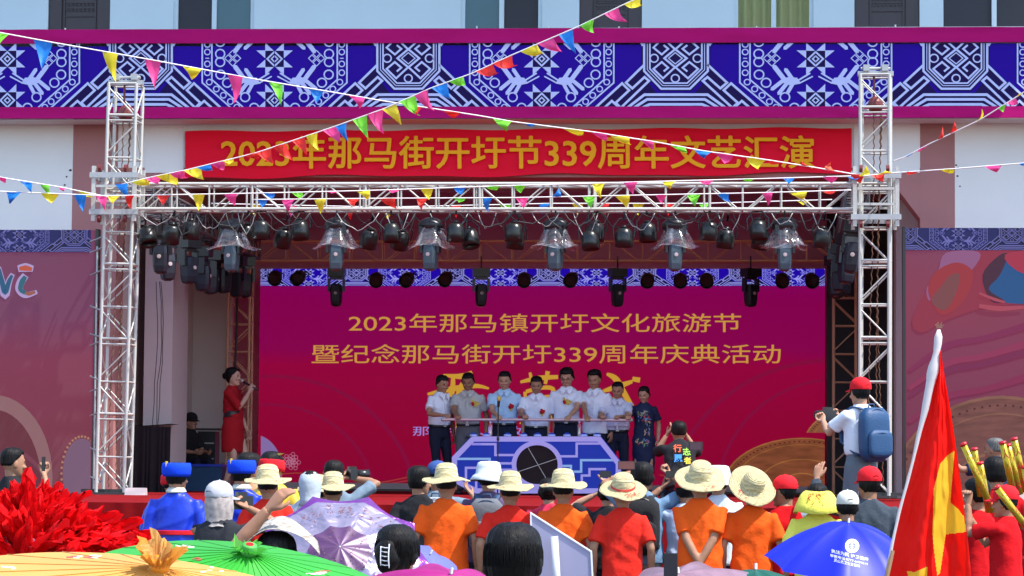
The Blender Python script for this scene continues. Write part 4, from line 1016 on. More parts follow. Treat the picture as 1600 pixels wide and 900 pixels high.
def person(label, loc, rz=0, H=1.70, skinc=S2, lean=0, side=0, twist=0, nod=0, turn=0, tilt=0, L=None, R=None, lh=None, rh=None, lhand='relax', rhand='relax', lth=None, rth=None,
           shirt='tee', smat=None, tmat=None, tuck=False, belly=0, wide=1.0, hair='short', hmat=None, bun=False, hthick=.014, pelvis=.90, feet=None, knees=None, bottom='trousers', group=None,
           collar=None, seed=0, extras=None, sleeve=None, shoes=True, vox=.015, face=True, name='person', hemz=.84, amp=.0052, skz=.54, hsc=1.08):
    rnd = random.Random(seed+17)
    t = thing(name, label, 'person', loc, rz, group); k = H/1.695; t.scale = (k, k, k)
    piv = Vector((0,0,pelvis+.03)); Rm = Matrix.Rotation(twist,4,'Z') @ Matrix.Rotation(lean,4,'X') @ Matrix.Rotation(side,4,'Y')
    dz = pelvis-.90
    T = Matrix.Translation(piv) @ Rm @ Matrix.Translation(-Vector((0,0,.93)))
    P = lambda x, y, z: T @ Vector((x, y, z))
    sh = {s: P(s*.176*wide, .0, 1.362) for s in (1, -1)}
    tg = {1: Vector(L) if L else P(.245*wide, -.03, .86), -1: Vector(R) if R else P(-.245*wide, -.03, .86)}
    hint = {1: Vector(lh) if lh else Vector((.35,.6,-.5)), -1: Vector(rh) if rh else Vector((-.35,.6,-.5))}
    el, wr = {}, {}
    for s in (1, -1): el[s], wr[s] = ik(sh[s], tg[s], .285, .255, hint[s])
    hm = T @ Matrix.Translation((0,-.008,1.568))
    hm = Matrix.Translation(hm.translation) @ (Matrix.Rotation(turn,4,'Z') @ Matrix.Rotation(tilt,4,'Y') @ Matrix.Rotation(lean*.4+nod,4,'X')) @ Matrix.Scale(hsc,4)
    # --- skin
    mb = MB()
    nb = hm @ Vector((0,.012,-.10))
    mb.tube([P(0,.012,1.34), P(0,.012,1.43), nb], [.066,.060,.056], 14)
    mb.rings([[P(*v) for v in ring_se(0,.0,z,rx*wide,ry)] for z, rx, ry in ((1.0,.12,.08),(1.2,.13,.09),(1.30,.13,.080),(1.37,.08,.055))])
    for s in (1, -1):
        m1 = sh[s].lerp(el[s], .45); m2 = el[s].lerp(wr[s], .35)
        mb.tube([P(s*.08,0,1.31), sh[s]+Vector((0,0,-.018)), m1, el[s], m2, wr[s]], [.045,.042,.044,.038,.039,.026], 12)
    # legs
    hp_ = {s: Vector((s*.088,0,pelvis-.02)) for s in (1,-1)}
    ft = {1: Vector((.10,.0,.08)), -1: Vector((-.10,.0,.08))}
    if feet: ft = {1: Vector(feet[0]), -1: Vector(feet[1])}
    kn, an = {}, {}
    for s in (1, -1): kn[s], an[s] = ik(hp_[s], ft[s], .412, .402, Vector(knees[0 if s == 1 else 1]) if knees else Vector((s*.1,-1,0)))
    bare = bottom in ('skirt', 'shorts')
    if bare:
        for s in (1, -1): mb.tube([hp_[s], hp_[s].lerp(kn[s],.5), kn[s], kn[s].lerp(an[s],.35), an[s]], [.08,.065,.048,.050,.032], 12)
        mb.tube([P(0,0,1.05), Vector((0,0,pelvis))], .1, 12)
    bv, bf, bn_ = remesh(mb, vox, 2)
    B = Mesh3(); B.add(bv, bf)
    B.add(np_tf(HV, hm), HF)
    for s, pose, th in ((1, lhand, lth), (-1, rhand, rth)):
        hv, hf, _ = HANDS[pose]; d = (wr[s]-el[s]).normalized()
        tx = Vector(th) if th else Vector((-s*.15,-1,.25)); tx = (tx-d*tx.dot(d)); tx = tx.normalized() if tx.length > .05 else Vector((1,0,0))
        z_ = -d; y_ = z_.cross(tx)
        mm = (Matrix((tx, y_, z_)).transposed()*1.06).to_4x4(); mm.translation = wr[s]+d*.006
        v = hv.copy(); f = hf
        if s == 1: v[:,1] *= -1; f = [q[::-1] for q in hf]
        B.add(np_tf(v, mm), f)
    if face:
        F = MB()
        for s in (-1, 1):
            F.ell((s*.031,-.0865,.004), (.014,.006,.0035), 8, 5); F.ell((s*.033,-.0885,.024), (.019,.006,.0035), 8, 5, rot=Matrix.Rotation(s*.12,3,'Y'))
        B.add(np_tf(np.array([tuple(v) for v in F.v]), hm), F.f, 1)
        F = MB().ell((0,-.0955,-.064), (.017,.004,.0045), 10, 5); B.add(np_tf(np.array([tuple(v) for v in F.v]), hm), F.f, 2)
    body = B.build('body', [skin(skinc), M['featdark'], M['lip']], t)
    # --- hair
    hmt = hmat or M['hair']
    if hair:
        v, f = hair_mesh(hair, rnd, hthick); h = Mesh3(); h.add(np_tf(v, hm), f)
        if bun:
            b = MB().ell((0,.112,.025), (.046,.042,.046), 14, 10); h.add(np_tf(np.array([tuple(v) for v in b.v]), hm), b.f)
        h.build('hair', [hmt], t)
    # --- shirt
    if shirt:
        mb = MB(); hem = .965 if tuck else hemz
        if shirt == 'robe': hem = .72
        pr = [(hem,.188 if not tuck else .160,.142 if not tuck else .116,0),(hem+.06,.186 if not tuck else .178,.138 if not tuck else .126,0),(1.05,.176+.01*belly,.124+.05*belly,-.03*belly),(1.16,.176,.122+.035*belly,-.02*belly),(1.25,.182,.120,0),(1.32,.180,.108,.004),(1.365,.165,.094,.006),(1.400,.138,.082,.01),(1.428,.098,.074,.012),(1.450,.074,.066,.012),(1.462,.062,.060,.010)]
        if hem > 1: pass
        mb.rings([[P(*v) for v in ring_se(0, cy, z, rx*wide, ry)] for z, rx, ry, cy in pr])
        if dz or not tuck:   # lower part follows the pelvis
            pass
        for s in (1, -1):
            if shirt in ('tee', 'polo'):
                e = sh[s].lerp(el[s], .80 if shirt == 'tee' else .72); mb.tube([P(s*.06,0,1.30), P(s*.12*wide,0,1.318), sh[s]+Vector((0,0,-.012)), sh[s].lerp(el[s],.4), e], [.075,.072,.060,.064,.072], 14)
            elif shirt in ('long', 'robe'):
                q = 1.0 if shirt == 'long' else 1.06
                mb.tube([P(s*.07,0,1.30), P(s*.125*wide,0,1.322), sh[s]+Vector((0,0,-.010)), sh[s].lerp(el[s],.5), el[s], el[s].lerp(wr[s],.5), el[s].lerp(wr[s],.94)], [.068,.068,.063*q,.061*q,.056*q,.052*q,.046*q], 14)
            elif shirt == 'vest':
                mb.tube([P(s*.07,0,1.33), P(s*.135*wide,0,1.37)], [.07,.064], 12)
            elif shirt == 'rolled':
                mb.tube([P(s*.07,0,1.33), sh[s], sh[s].lerp(el[s],.5), el[s].lerp(wr[s],-.05)], [.075,.068,.064,.056], 14)
        v, f, n = remesh(mb, vox*.93, 4)
        v = folds(v, n, amp*(1.5 if shirt == 'robe' else 1), rnd)
        q = Mesh3(); q.add(v, f); so_ = q.build({'robe': 'tunic', 'vest': 'vest'}.get(shirt, 'shirt'), [smat], t)
        if collar:
            cl = MB(); cl.rings([[P(*v) for v in ring_se(0,.008,z,rx,ry,20,2)] for z, rx, ry in ((1.405,.092,.080),(1.430,.082,.073),(1.458,.070,.066),(1.455,.075,.071),(1.412,.102,.092))], cap=False); cl.build('collar', collar, t, smooth=True)
            if abs(rz) < 1.5: # open shirt front with placket and buttons
                pk = MB(); pk.rings([[P(x,y-.002,z) for x, y in ((-.014,.01),(.014,.01),(.014,0),(-.014,0))] for z, y0 in ((1.43,0),)]*1+[[P(x,-.128-.05*belly*b_+yy,z) for x, yy in ((-.015,.012),(.015,.012),(.015,0),(-.015,0))] for z, b_ in ((1.30,.2),(1.18,.8),(1.0,1))]); pk.build('placket', collar, t)
                for s in (1, -1):
                    w4 = [P(s*.006,-.098,1.392), P(s*.062,-.066,1.448), P(s*.088,-.078,1.405), P(s*.042,-.122,1.345)]
                    MB().rings([w4, [v+Vector((0,-.012,.004)) for v in w4]]).build('collar_wing', collar, t)
                for z_ in (1.28,1.19,1.10,1.02): MB().ell(P(0,-.128-.045*belly*(z_ < 1.2),z_), (.006,.004,.006), 8, 5).build('button', M['steel'], t)
    if sleeve: # sleeve of a second garment under a vest
        mb = MB()
        for s in (1, -1): mb.tube([P(s*.10,0,1.33), sh[s], sh[s].lerp(el[s],.4), sh[s].lerp(el[s],.85)], [.058,.060,.062,.068], 14)
        v, f, n = remesh(mb, vox, 3); v = folds(v, n, .003, rnd); q = Mesh3(); q.add(v, f); q.build('sleeves', [sleeve], t)
    # --- lower garment
    mb = MB()
    Pz = lambda z: Vector((0,0,pelvis-.90))
    if bottom in ('trousers', 'shorts'):
        mb.rings([[ (P(*v) if z > .93 else v+Vector((0,0,dz))) for v in ring_se(0,0,z,rx*wide,ry)] for z, rx, ry in ((.985,.152,.108),(.93,.160,.116),(.86,.162,.118),(.80,.14,.11))])
        for s in (1, -1):
            e = an[s] if bottom == 'trousers' else kn[s].lerp(an[s], .05)
            if bottom == 'trousers': mb.tube([hp_[s], hp_[s].lerp(kn[s],.4), kn[s], kn[s].lerp(an[s],.5), an[s]+Vector((0,0,-.02))], [.092,.086,.068,.066,.062], 14)
            else: mb.tube([hp_[s], hp_[s].lerp(kn[s],.5), e], [.11,.11,.105], 14)
        v, f, n = remesh(mb, .020, 3); v = folds(v, n, .0035, rnd); q = Mesh3(); q.add(v, f); q.build('trousers' if bottom == 'trousers' else 'shorts', [tmat], t)
    elif bottom == 'skirt':
        mb.rings([[v+Vector((0,0,dz)) for v in ring_se(0,.005,z,rx,ry,24,2.2)] for z, rx, ry in ((skz,.165,.140),(skz+.06,.172,.146),(.75,.185,.150),(.88,.185,.140),(.98,.150,.115),(1.03,.140,.105))])
        v, f, n = remesh(mb, .018, 3); v = folds(v, n, .002, rnd); q = Mesh3(); q.add(v, f); q.build('skirt', [tmat], t)
    if shoes:
        for s in (1, -1):
            a = an[s]; m_ = MB().rings([[Vector((a.x+x*.045*w_, a.y+yy, a.z-.075+z)) for x, z in ((-1,0),(1,0),(.9,hh*.6),(.4,hh),(-.4,hh),(-.9,hh*.6))] for yy, w_, hh in ((.07,.7,.05),(.04,.95,.10),(-.03,.95,.09),(-.10,1.05,.05),(-.16,.95,.04),(-.19,.5,.03))]); m_.build('shoe', M['black'], t, smooth=True)
    info = dict(root=t, hm=hm, P=P, sh=sh, el=el, wr=wr, an=an, kn=kn, k=k, hem=0)
    return info
def crowd_loc(px, Y, z=0): p = at(px, 800, Y); return (p.x, Y, z)
def htop(py, Y): return 1.7-(py-735.5)*Y/FPX
cloth = {}
def cl(name, c, rough=.85, bump=.55, bs=26, var=.08, spec=.2, vs=9):
    if name not in cloth: cloth[name] = mat(name, c, rough, var=var, vs=vs, bump=bump, bs=bs, spec=spec)
    return cloth[name]
ORANGE = cl('orange_jersey', (.80,.095,.006), bs=30); RED = cl('red_jersey', (.66,.020,.010), bs=30); WHITE = cl('white_shirt_cotton', (.70,.72,.80)); BLACKC = cl('black_cotton', (.015,.015,.018))
NAVY = cl('navy_cotton', (.02,.03,.075)); DTR = cl('dark_trousers', (.012,.014,.03)); GREYT = cl('grey_trousers', (.12,.14,.17)); SATIN = cl('royal_blue_satin', (.004,.030,.45), .42, .8, 9, spec=.4)
LBLUE = cl('light_blue_cotton', (.40,.58,.75)); BEIGE = cl('grey_beige_knit', (.42,.41,.39)); GREYC = cl('grey_blue_cotton', (.16,.22,.28)); SAT_RED = cl('red_print_satin', (.62,.02,.015), .45, .35, 14, spec=.4)
PINKF = cl('red_floral_cotton', (.60,.03,.07), var=.5, vs=40); CAPRED = cl('red_cap_twill', (.62,.012,.02)); CAPW = cl('off_white_twill', (.62,.60,.52)); CAPG = cl('grey_twill', (.42,.42,.45)); YEL = cl('yellow_cloth', (.75,.68,.10)); YSAT = cl('yellow_satin', (.70,.48,.03), .4, .3, 14, spec=.5)
CAPB = cl('blue_twill', (.03,.07,.22)); WHAT = cl('white_bucket_canvas', (.55,.60,.62)); DRESS = cl('dark_red_suit', (.36,.008,.015)); NAVYD = cl('navy_dress', (.012,.018,.055), .6); VESTR = cl('red_vest_nylon', (.50,.006,.010), spec=.1); TEAL = cl('teal_jersey', (.0,.20,.13)); VELV = cl('royal_blue_velvet', (.006,.05,.62), .9, .4, 60)
def hat_at(i, f, dz=0, back=0, tilt=0, **kw):
    m = i['hm'] @ Matrix.Translation((0,.006-.04*min(0,back+.35),.044+dz)); e = m.to_euler(); h = f(i['root'], m.translation, (e.x+back, e.y+tilt, e.z), **kw); h.scale = (1.06,)*3 if f is straw_hat else ((1.12,1.12,1.3) if f is disk_hat else ((1.145,1.145,1.02) if f is cap_mesh else (1.145,)*3)); return h
def backpack(i, m, w_=.30, h_=.44, dp=.16, top=1.40, strap=None, yb=.115, x0=0):
    P = i['P']; t = thing('backpack', 'x', 'backpack', (0,0,0)); t.parent = None
    R_ = i['root']; t.location = R_.location; t.rotation_euler = R_.rotation_euler; t.scale = R_.scale
    def lay(z0, z1, hw, y0, y1, nm, mm):
        rg = []
        for q in range(9):
            s = q/8; z = z0+(z1-z0)*s; e = max(0, 1-abs(2*s-1)**5)**.5 if 0 < s < 1 else .12; ww = hw*(.55+.45*e); yd = y1-y0
            rg.append([P(*v) for v in ring_se(x0, y0+yd/2, z, ww, yd/2*(.4+.6*e), 20, 3.2)])
        return MB().rings(rg).build(nm, mm, t, smooth=True)
    lay(top-h_, top, w_/2, yb, yb+dp, 'bag_body', m); lay(top-h_*.93, top-h_*.42, w_*.42, yb+dp-.02, yb+dp+.045, 'front_pocket', m)
    zp = MB(); zp.tube([P(x0+w_*.40*math.cos(a), yb+dp*.72+.02, top-h_*.30+h_*.27*math.sin(a)) for a in [PI*q/12 for q in range(13)]], .004, 5); zp.build('zip', strap or M['strap'], t)
    zp = MB(); zp.tube([P(x0-w_*.36, yb+dp+.03, top-h_*.5), P(x0, yb+dp+.047, top-h_*.47), P(x0+w_*.36, yb+dp+.03, top-h_*.5)], .004, 5); zp.build('zip', strap or M['strap'], t)
    hn = MB().tube([P(x0-.04,yb+.05,top-.01), P(x0-.03,yb+.05,top+.035), P(x0+.03,yb+.05,top+.035), P(x0+.04,yb+.05,top-.01)], .008, 6); hn.build('handle', strap or M['strap'], t, smooth=True)
    for s in (1, -1):
        pts = [P(x0+s*.07,yb+.02,top-.02), P(s*.085,.085,1.42), P(s*.10,.0,1.432), P(s*.115,-.09,1.38), P(s*.13,-.145,1.25), P(s*.15,-.11,1.10), P(x0+s*.13,yb,top-h_+.06)]
        sb = MB(); rg = []
        for q, p in enumerate(pts):
            d = (pts[min(q+1,6)]-pts[max(q-1,0)]).normalized(); sx = Vector((1,0,0)); sx = (sx-d*sx.dot(d)).normalized(); u = sx.cross(d)
            rg.append([p+sx*a+u*b for a, b in ((-.025,-.006),(.025,-.006),(.025,.006),(-.025,.006))])
        sb.rings(rg).build('shoulder_strap', strap or M['strap'], t, smooth=True)
    return t
# ------------------------------------------------------------ on the stage
YP = 42.0
def sloc(px, Y=YP): p = at(px, 700, Y); return (p.x, Y, ZS)
def stH(py, Y, px=800): return at(px, py, Y).z-ZS
# long rod that the guests hold
ra, rb_ = at(692, 655.5, 41.45), at(986, 656.5, 41.45)
rod = thing('launch_rod', 'long pale pink rod held by the eight guests behind the blue panel', 'rod', (ra+rb_)/2); bar('rod', ra-Vector(rod.location), rb_-Vector(rod.location), .022, mat('pink_rod', (.62,.42,.42), .35, .3, var=.1), rod, 12)
for q in (ra, rb_): MB().ell((0,0,0), (.03,.03,.03), 10, 8).build('end_cap', M['steel'], rod, smooth=True, loc=q-Vector(rod.location))
rodz = (ra.z+rb_.z)/2-ZS
def guest(label, px, ytop, Rpx=None, Lpx=None, **kw):
    lean = kw.pop('lean', .10); nod = kw.pop('nod', .16+.05*(kw['seed'] % 3))
    Hh = stH(ytop, YP, px)/(1-.02*lean*5)+.012; k = Hh/1.7; l = sloc(px); d = dict(lean=lean, nod=nod, H=Hh, hsc=1.06, hthick=.008)
    rz = kw.get('rz', 0)
    for key, hp in (('R', Rpx), ('L', Lpx)):
        if hp is not None:
            x = (at(hp, 655, 41.45).x-l[0])/k; y = (41.45-YP)/k+.065; z = rodz/k+.055
            v = Matrix.Rotation(-rz, 3, 'Z') @ Vector((x, y, z)); d[key] = tuple(v); d[key.lower()+'hand'] = 'grip'; d[key.lower()+'th'] = tuple(Matrix.Rotation(-rz, 3, 'Z') @ Vector((1 if key == 'R' else -1, .1, .2)))
    d.update(kw); return person(label, l, **d)
def rosette(i, x, z, kind='rose', belly=0):
    nq = 9 if kind == 'rose' else 3; gl = 1.0 if kind == 'rose' else 1.5
    P = i['P']; t = thing('corsage', 'x', 'corsage', i['root'].location, i['root'].rotation_euler.z); t.scale = i['root'].scale
    c = P(x, -.135-.02*belly, z); mb = MB()
    for q in range(nq):
        a = q*2.4; r = .008*math.sqrt(q); mb.ell((c.x+r*math.cos(a)*1.3, c.y-.012+.002*q, c.z+r*math.sin(a)*1.3), (.018,.012,.018), 8, 6)
    mb.build('flower', M['redflower'], t, smooth=True)
    lf = MB()
    for a in ((-2.2,.05),(-1.0,.045),(-1.6,.075),(.2,.05)):
        d = Vector((math.cos(a[0]+(1.6 if gl > 1 else 0)), 0, math.sin(a[0]+(1.6 if gl > 1 else 0))))*a[1]*gl; s_ = Vector((-d.z,0,d.x))*.25; lf.add([c+Vector((0,-.004,0)), c+d*.5+s_+Vector((0,-.012,0)), c+d, c+d*.5-s_+Vector((0,-.006,0))], [(0,1,2,3)])
    lf.build('ribbon', M['goldleaf'], t)
    return t
M['redflower'] = cl('red_silk_flower', (.45,.01,.02)); M['goldleaf'] = cl('gold_ribbon', (.55,.42,.08), .4)
g1 = guest('man in white shirt and dark trousers, turned sideways at the left end of the rod', 686, 589, Rpx=691, rz=.75, shirt='polo', smat=WHITE, tmat=DTR, tuck=True, collar=WHITE, seed=1, skinc=S2, rh=(-.6,.2,-.8), lean=.08)
g2 = guest('man in grey beige polo shirt with a red and gold corsage holding the rod', 731, 585, Rpx=713, shirt='polo', smat=BEIGE, tmat=cl('mid_grey_trousers',(.10,.10,.11)), tuck=True, collar=BEIGE, belly=.6, wide=1.03, seed=2, skinc=S3, lean=.05, turn=-.1)
g3 = guest('man in light blue shirt with red corsage behind the microphone stand', 788, 583, Rpx=776, shirt='polo', smat=LBLUE, tmat=DTR, tuck=True, collar=LBLUE, belly=.2, wide=1.05, seed=3, skinc=S1, hair='short', lean=.08, turn=-.05)
g4 = guest('shorter man in white shirt with a round red corsage, fourth from the left', 838, 591, Rpx=818, shirt='polo', smat=WHITE, tmat=DTR, tuck=True, collar=WHITE, wide=1.05, seed=4, skinc=S2, lean=.10)
g5 = guest('tall man in white shirt and glasses looking down at the rod', 885, 578, Lpx=890, shirt='polo', smat=WHITE, tmat=DTR, tuck=True, collar=WHITE, seed=5, skinc=S1, lean=.05, turn=-.15, hthick=.018)
g6 = guest('young man in white polo with a navy collar line and stiff short hair', 930, 582, Rpx=916, shirt='polo', smat=WHITE, tmat=DTR, collar=WHITE, seed=6, skinc=S2, hair='crop', hthick=.022, lean=.08, rz=-.25)
g7 = guest('man in pale shirt leaning forward between the young man and the woman', 965, 600, Rpx=940, Lpx=968, shirt='polo', smat=cl('pale_lilac_shirt',(.56,.56,.68)), tmat=DTR, tuck=True, collar=cl('pale_lilac_shirt',(0,0,0)), seed=7, belly=.4, wide=1.03, skinc=S2, hair='crop', hthick=.008, lean=.12, turn=-.15, hmat=M['hair'])
g8 = guest('woman in navy dress with embroidered flowers at the right end of the rod', 1006, 606, Rpx=981, shirt='polo', smat=NAVYD, tmat=NAVYD, bottom='skirt', skz=.34, seed=8, skinc=S1, hair='woman', bun=True, wide=.90, lean=.05, turn=-.25)
for i, (g, x, z, lab) in enumerate(((g2,.08,1.27,'gold and red corsage pinned on the grey beige polo shirt'),(g3,.10,1.22,'red corsage pinned on the light blue shirt'),(g4,.09,1.20,'round red corsage pinned on the shorter man in white'),(g5,-.02,1.25,'gold and red corsage pinned on the tall man in glasses'))):
    rosette(g, x, z, 'gold' if i in (0, 3) else 'rose')['label'] = lab
# glasses of g5
gm = g5['hm']; mb = MB()
for s in (-1, 1):
    mb.tube([gm @ Vector((s*.033+.022*math.cos(2*PI*q/16), -.100, .003+.016*math.sin(2*PI*q/16))) for q in range(17)], .0018, 5)
    mb.tube([gm @ Vector((s*.055,-.098,.006)), gm @ Vector((s*.079,.0,.006))], .0018, 5)
mb.tube([gm @ Vector((-.011,-.1,.006)), gm @ Vector((.011,-.1,.006))], .0018, 5); mb.build('spectacles', M['black'], g5['root'])
# embroidery on the dress
EM = [mat('embroidery_thread', c, .6, var=.2) for c in ((.5,.38,.2),(.12,.25,.5),(.45,.03,.05),(.12,.3,.15))]; rnd = random.Random(5)
for m_i, m_ in enumerate(EM):
    mb = MB()
    for q in range(22):
        s_ = rnd.random()
        if s_ < .5: x, z = -.09+.17*rnd.random(), 1.15+.17*rnd.random()
        elif s_ < .75: x, z = .02+.08*rnd.random(), .95+.25*rnd.random()
        else: x, z = -.12+.2*rnd.random(), .78+.12*rnd.random()
        c = g8['P'](x, -.134-.01*(z < .95)-.0+.18*max(0,z-1.22)+.35*max(0,abs(x)-.06), z); a = rnd.random()*6; l = rnd.uniform(.015,.035); d = Vector((math.cos(a)*l,0,math.sin(a)*l)); n_ = Vector((-d.z,0,d.x))*.3
        mb.rings([[c-d, c+n_, c+d, c-n_], [v+Vector((0,-.004,0)) for v in (c-d, c+n_, c+d, c-n_)]])
    tag(mb.build('embroidery', m_, g8['root']), kind='stuff')
# belts
def belt(i, m, buckle=None):
    P = i['P']; MB().rings([[P(*v) for v in ring_se(0,0,z,.168,.128)] for z in (.955,.990)]).build('belt', m, i['root'], smooth=True)
    if buckle: MB().box((-.022,-.138,-.017),(.022,-.126,.017)).build('buckle', buckle, i['root'], loc=P(0,0,.972))
for g in (g1, g2, g3, g4, g5, g7): belt(g, M['black'], M['steel'])
# presenter
YM = 42.6
k = stH(575, YM, 362)/1.7
mc = person('woman presenter in a red suit dress with wide black belt singing into a microphone', sloc(364, YM), rz=1.25, H=k*1.7, skinc=(.52,.30,.22), shirt='rolled', smat=DRESS, tmat=DRESS, bottom='skirt', hair='woman', bun=True, wide=.86, seed=21,
   R=(-.05,-.27,1.37), rhand='grip', rh=(-.2,-.1,-1), rth=(.3,-.2,1), L=(.20,-.10,.85), feet=[(.08,-.08,.10),(-.08,.08,.10)], lean=-.03, nod=-.05)
MB().rings([[mc['P'](*v) for v in ring_se(0,0,z,.152,.118,24,2.2)] for z in (1.02,1.035,1.085,1.10)]).build('belt', M['black'], mc['root'], smooth=True)
mt = thing('microphone', 'silver and black hand microphone held by the presenter in red', 'microphone', mc['root'].location, mc['root'].rotation_euler.z); mt.scale = mc['root'].scale
pw = Vector(mc['wr'][-1]); hp0 = mc['hm'] @ Vector((0,-.125,-.055)); gp = pw+(pw-mc['el'][-1]).normalized()*.075; dr = (gp-hp0).normalized()
MB().tube([hp0+dr*.03, gp+dr*.10], [.016,.011], 10).build('handle', M['black'], mt, smooth=True); MB().ell(hp0, (.025,.025,.027), 12, 8).build('grille', M['steel'], mt, smooth=True)
# floor microphone stand
ms = thing('microphone_stand', 'upright microphone stand in front of the man in light blue', 'microphone stand', (at(778,700,40.5).x, 40.5, ZS)); zt_ = at(778,636,40.5).z-ZS
bar('pole', (0,0,.02), (0,0,zt_), .010, M['blackmetal'], ms); MB().lathe([(.14,0),(.14,.015),(.03,.03)], 20).build('base', M['black'], ms)
mtop = zt_; MB().tube([(0,0,mtop),(.008,-.01,mtop+.09)], [.020,.022], 10).build('microphone_body', M['blackmetal'], ms); MB().ell((.010,-.012,mtop+.12), (.032,.032,.04), 12, 8).build('grille', M['brass'] if 'brass' in M else M['goldleaf'], ms, smooth=True)
bar('clip', (0,0,zt_*.62), (0,0,zt_*.66), .02, M['black'], ms)
# water bottles in hands' gap
for px, lab in ((766,'clear water bottle standing behind the blue panel near the man in light blue'),(905,'clear water bottle behind the blue panel near the young man in polo')):
    b = thing('water_bottle', lab, 'bottle', (at(px,690,41.1).x, 41.1, at(px,683,41.1).z)); MB().lathe([(.03,0),(.032,.02),(.03,.1),(.032,.16),(.013,.20),(.012,.215)], 14).build('body', M['clear'], b, smooth=True); MB().lathe([(.015,.213),(.015,.23),(.001,.231)], 10).build('cap', M['white_pr'], b)
# seated technician
YTc = 44.6
tc_ = person('stagehand in black with a black cap, seated behind the left tower', (at(292,700,YTc).x, YTc, ZS), rz=.9, H=1.66, skinc=S1, shirt='tee', smat=BLACKC, tmat=DTR, pelvis=.46, feet=[(.12,-.42,.08),(-.12,-.42,.08)], seed=31, hthick=.004, L=(.15,-.35,.62), R=(-.15,-.35,.62), lean=.15)
hat_at(tc_, cap_mesh, m=BLACKC, hole=False)
sc_ = thing('plastic_stool', 'black stool under the seated stagehand', 'stool', (at(292,700,YTc).x, YTc, ZS)); MB().box((-.17,-.15,.33),(.17,.17,.37)).build('seat', M['black'], sc_)
for x in (-.13,.13):
    for y in (-.11,.13): bar('leg', (x,y,0), (x,y,.33), .014, M['black'], sc_)
# ------------------------------------------------------------ launch panel
YB2 = 40.9
BLU = emat('panel_blue', (16,44,165), EXPF*.95, .02); LAV = emat('panel_lavender', (150,140,235), EXPF*.75, .15); CYN = emat('panel_cyan', (120,170,235), EXPF*.75, .15)
pn = thing('launch_console', 'blue panel with lavender circuit lines and a dark round hole, rod held above it', 'panel', at(838, 772, YB2))
oc = [(736,682),(938,682),(970,722),(970,752),(941,771),(741,771),(706,752),(706,714)]
def prism_px(mb, pts, Y0, Y1):
    a = [at(x, y, Y0) for x, y in pts]; b = [Vector((p.x, Y1, p.z)) for p in a]; n = len(a)
    return mb.add(a+b, [tuple(range(n)), tuple(range(2*n-1, n-1, -1))]+[(i, i+n, (i+1) % n+n, (i+1) % n) for i in range(n)])
bn(prism_px(MB(), oc, YB2, YB2+.35).build('panel_board', BLU), pn)
def band_px(pts, w_, Y0, closed, m, nm, th=.015):
    L = []; pline(L, pts, w_, closed); mb = MB()
    for q in L: prism_px(mb, q, Y0-th, Y0-.001)
    bn(mb.build(nm, m), pn)
inn = [(739,686),(936,686),(966,724),(966,751),(939,767),(744,767),(710,750),(710,716)]
band_px(inn, 8, YB2, True, LAV, 'panel_rim', .03)
for pts, m in (([(737,694),(774,694),(774,711),(806,711),(800,724),(781,724),(781,734),(800,734)],LAV),([(709,717),(765,717),(765,738),(806,738)],CYN),([(728,764),(728,731),(760,731)],LAV),([(744,764),(744,748),(798,748)],LAV),
               ([(872,713),(901,713),(901,693),(936,693),(936,686)],LAV),([(966,719),(908,719),(908,737),(892,737),(892,728),(873,728)],CYN),([(947,733),(921,733),(921,743),(909,743),(909,754),(874,754)],LAV),([(752,694),(738,694)],LAV),([(955,764),(955,750)],LAV)):
    band_px(pts, 3.6, YB2-.001, False, m, 'circuit_line', .012)
mb = MB(); cx, cy = 839, 726; cp = [(cx+36*math.cos(2*PI*k/40), cy+34*math.sin(2*PI*k/40)) for k in range(40)]
bn(prism_px(MB(), cp, YB2-.035, YB2-.003).build('dark_disc', M['discdark']), pn)
band_px(cp, 7, YB2-.03, True, LAV, 'disc_rim', .03)
band_px([(cx-32,cy+12),(cx+33,cy-10)], .9, YB2-.036, False, M['steel'], 'wire', .006); band_px([(cx-16,cy-30),(cx+18,cy+28)], .9, YB2-.036, False, M['steel'], 'wire', .006)
for j, px in enumerate((740,760,793,818,840,862,886,912,933)):
    p = at(px, 681.5, YB2+.12); MB().lathe([(.055,0),(.055,.02),(.048,.024)], 16).build('button_base', M['white_pr'], pn, loc=p-Vector(pn.location)); MB().ell((0,0,.024), (.045,.045,.028), 14, 8).build('button', BLU, pn, smooth=True, loc=p-Vector(pn.location))
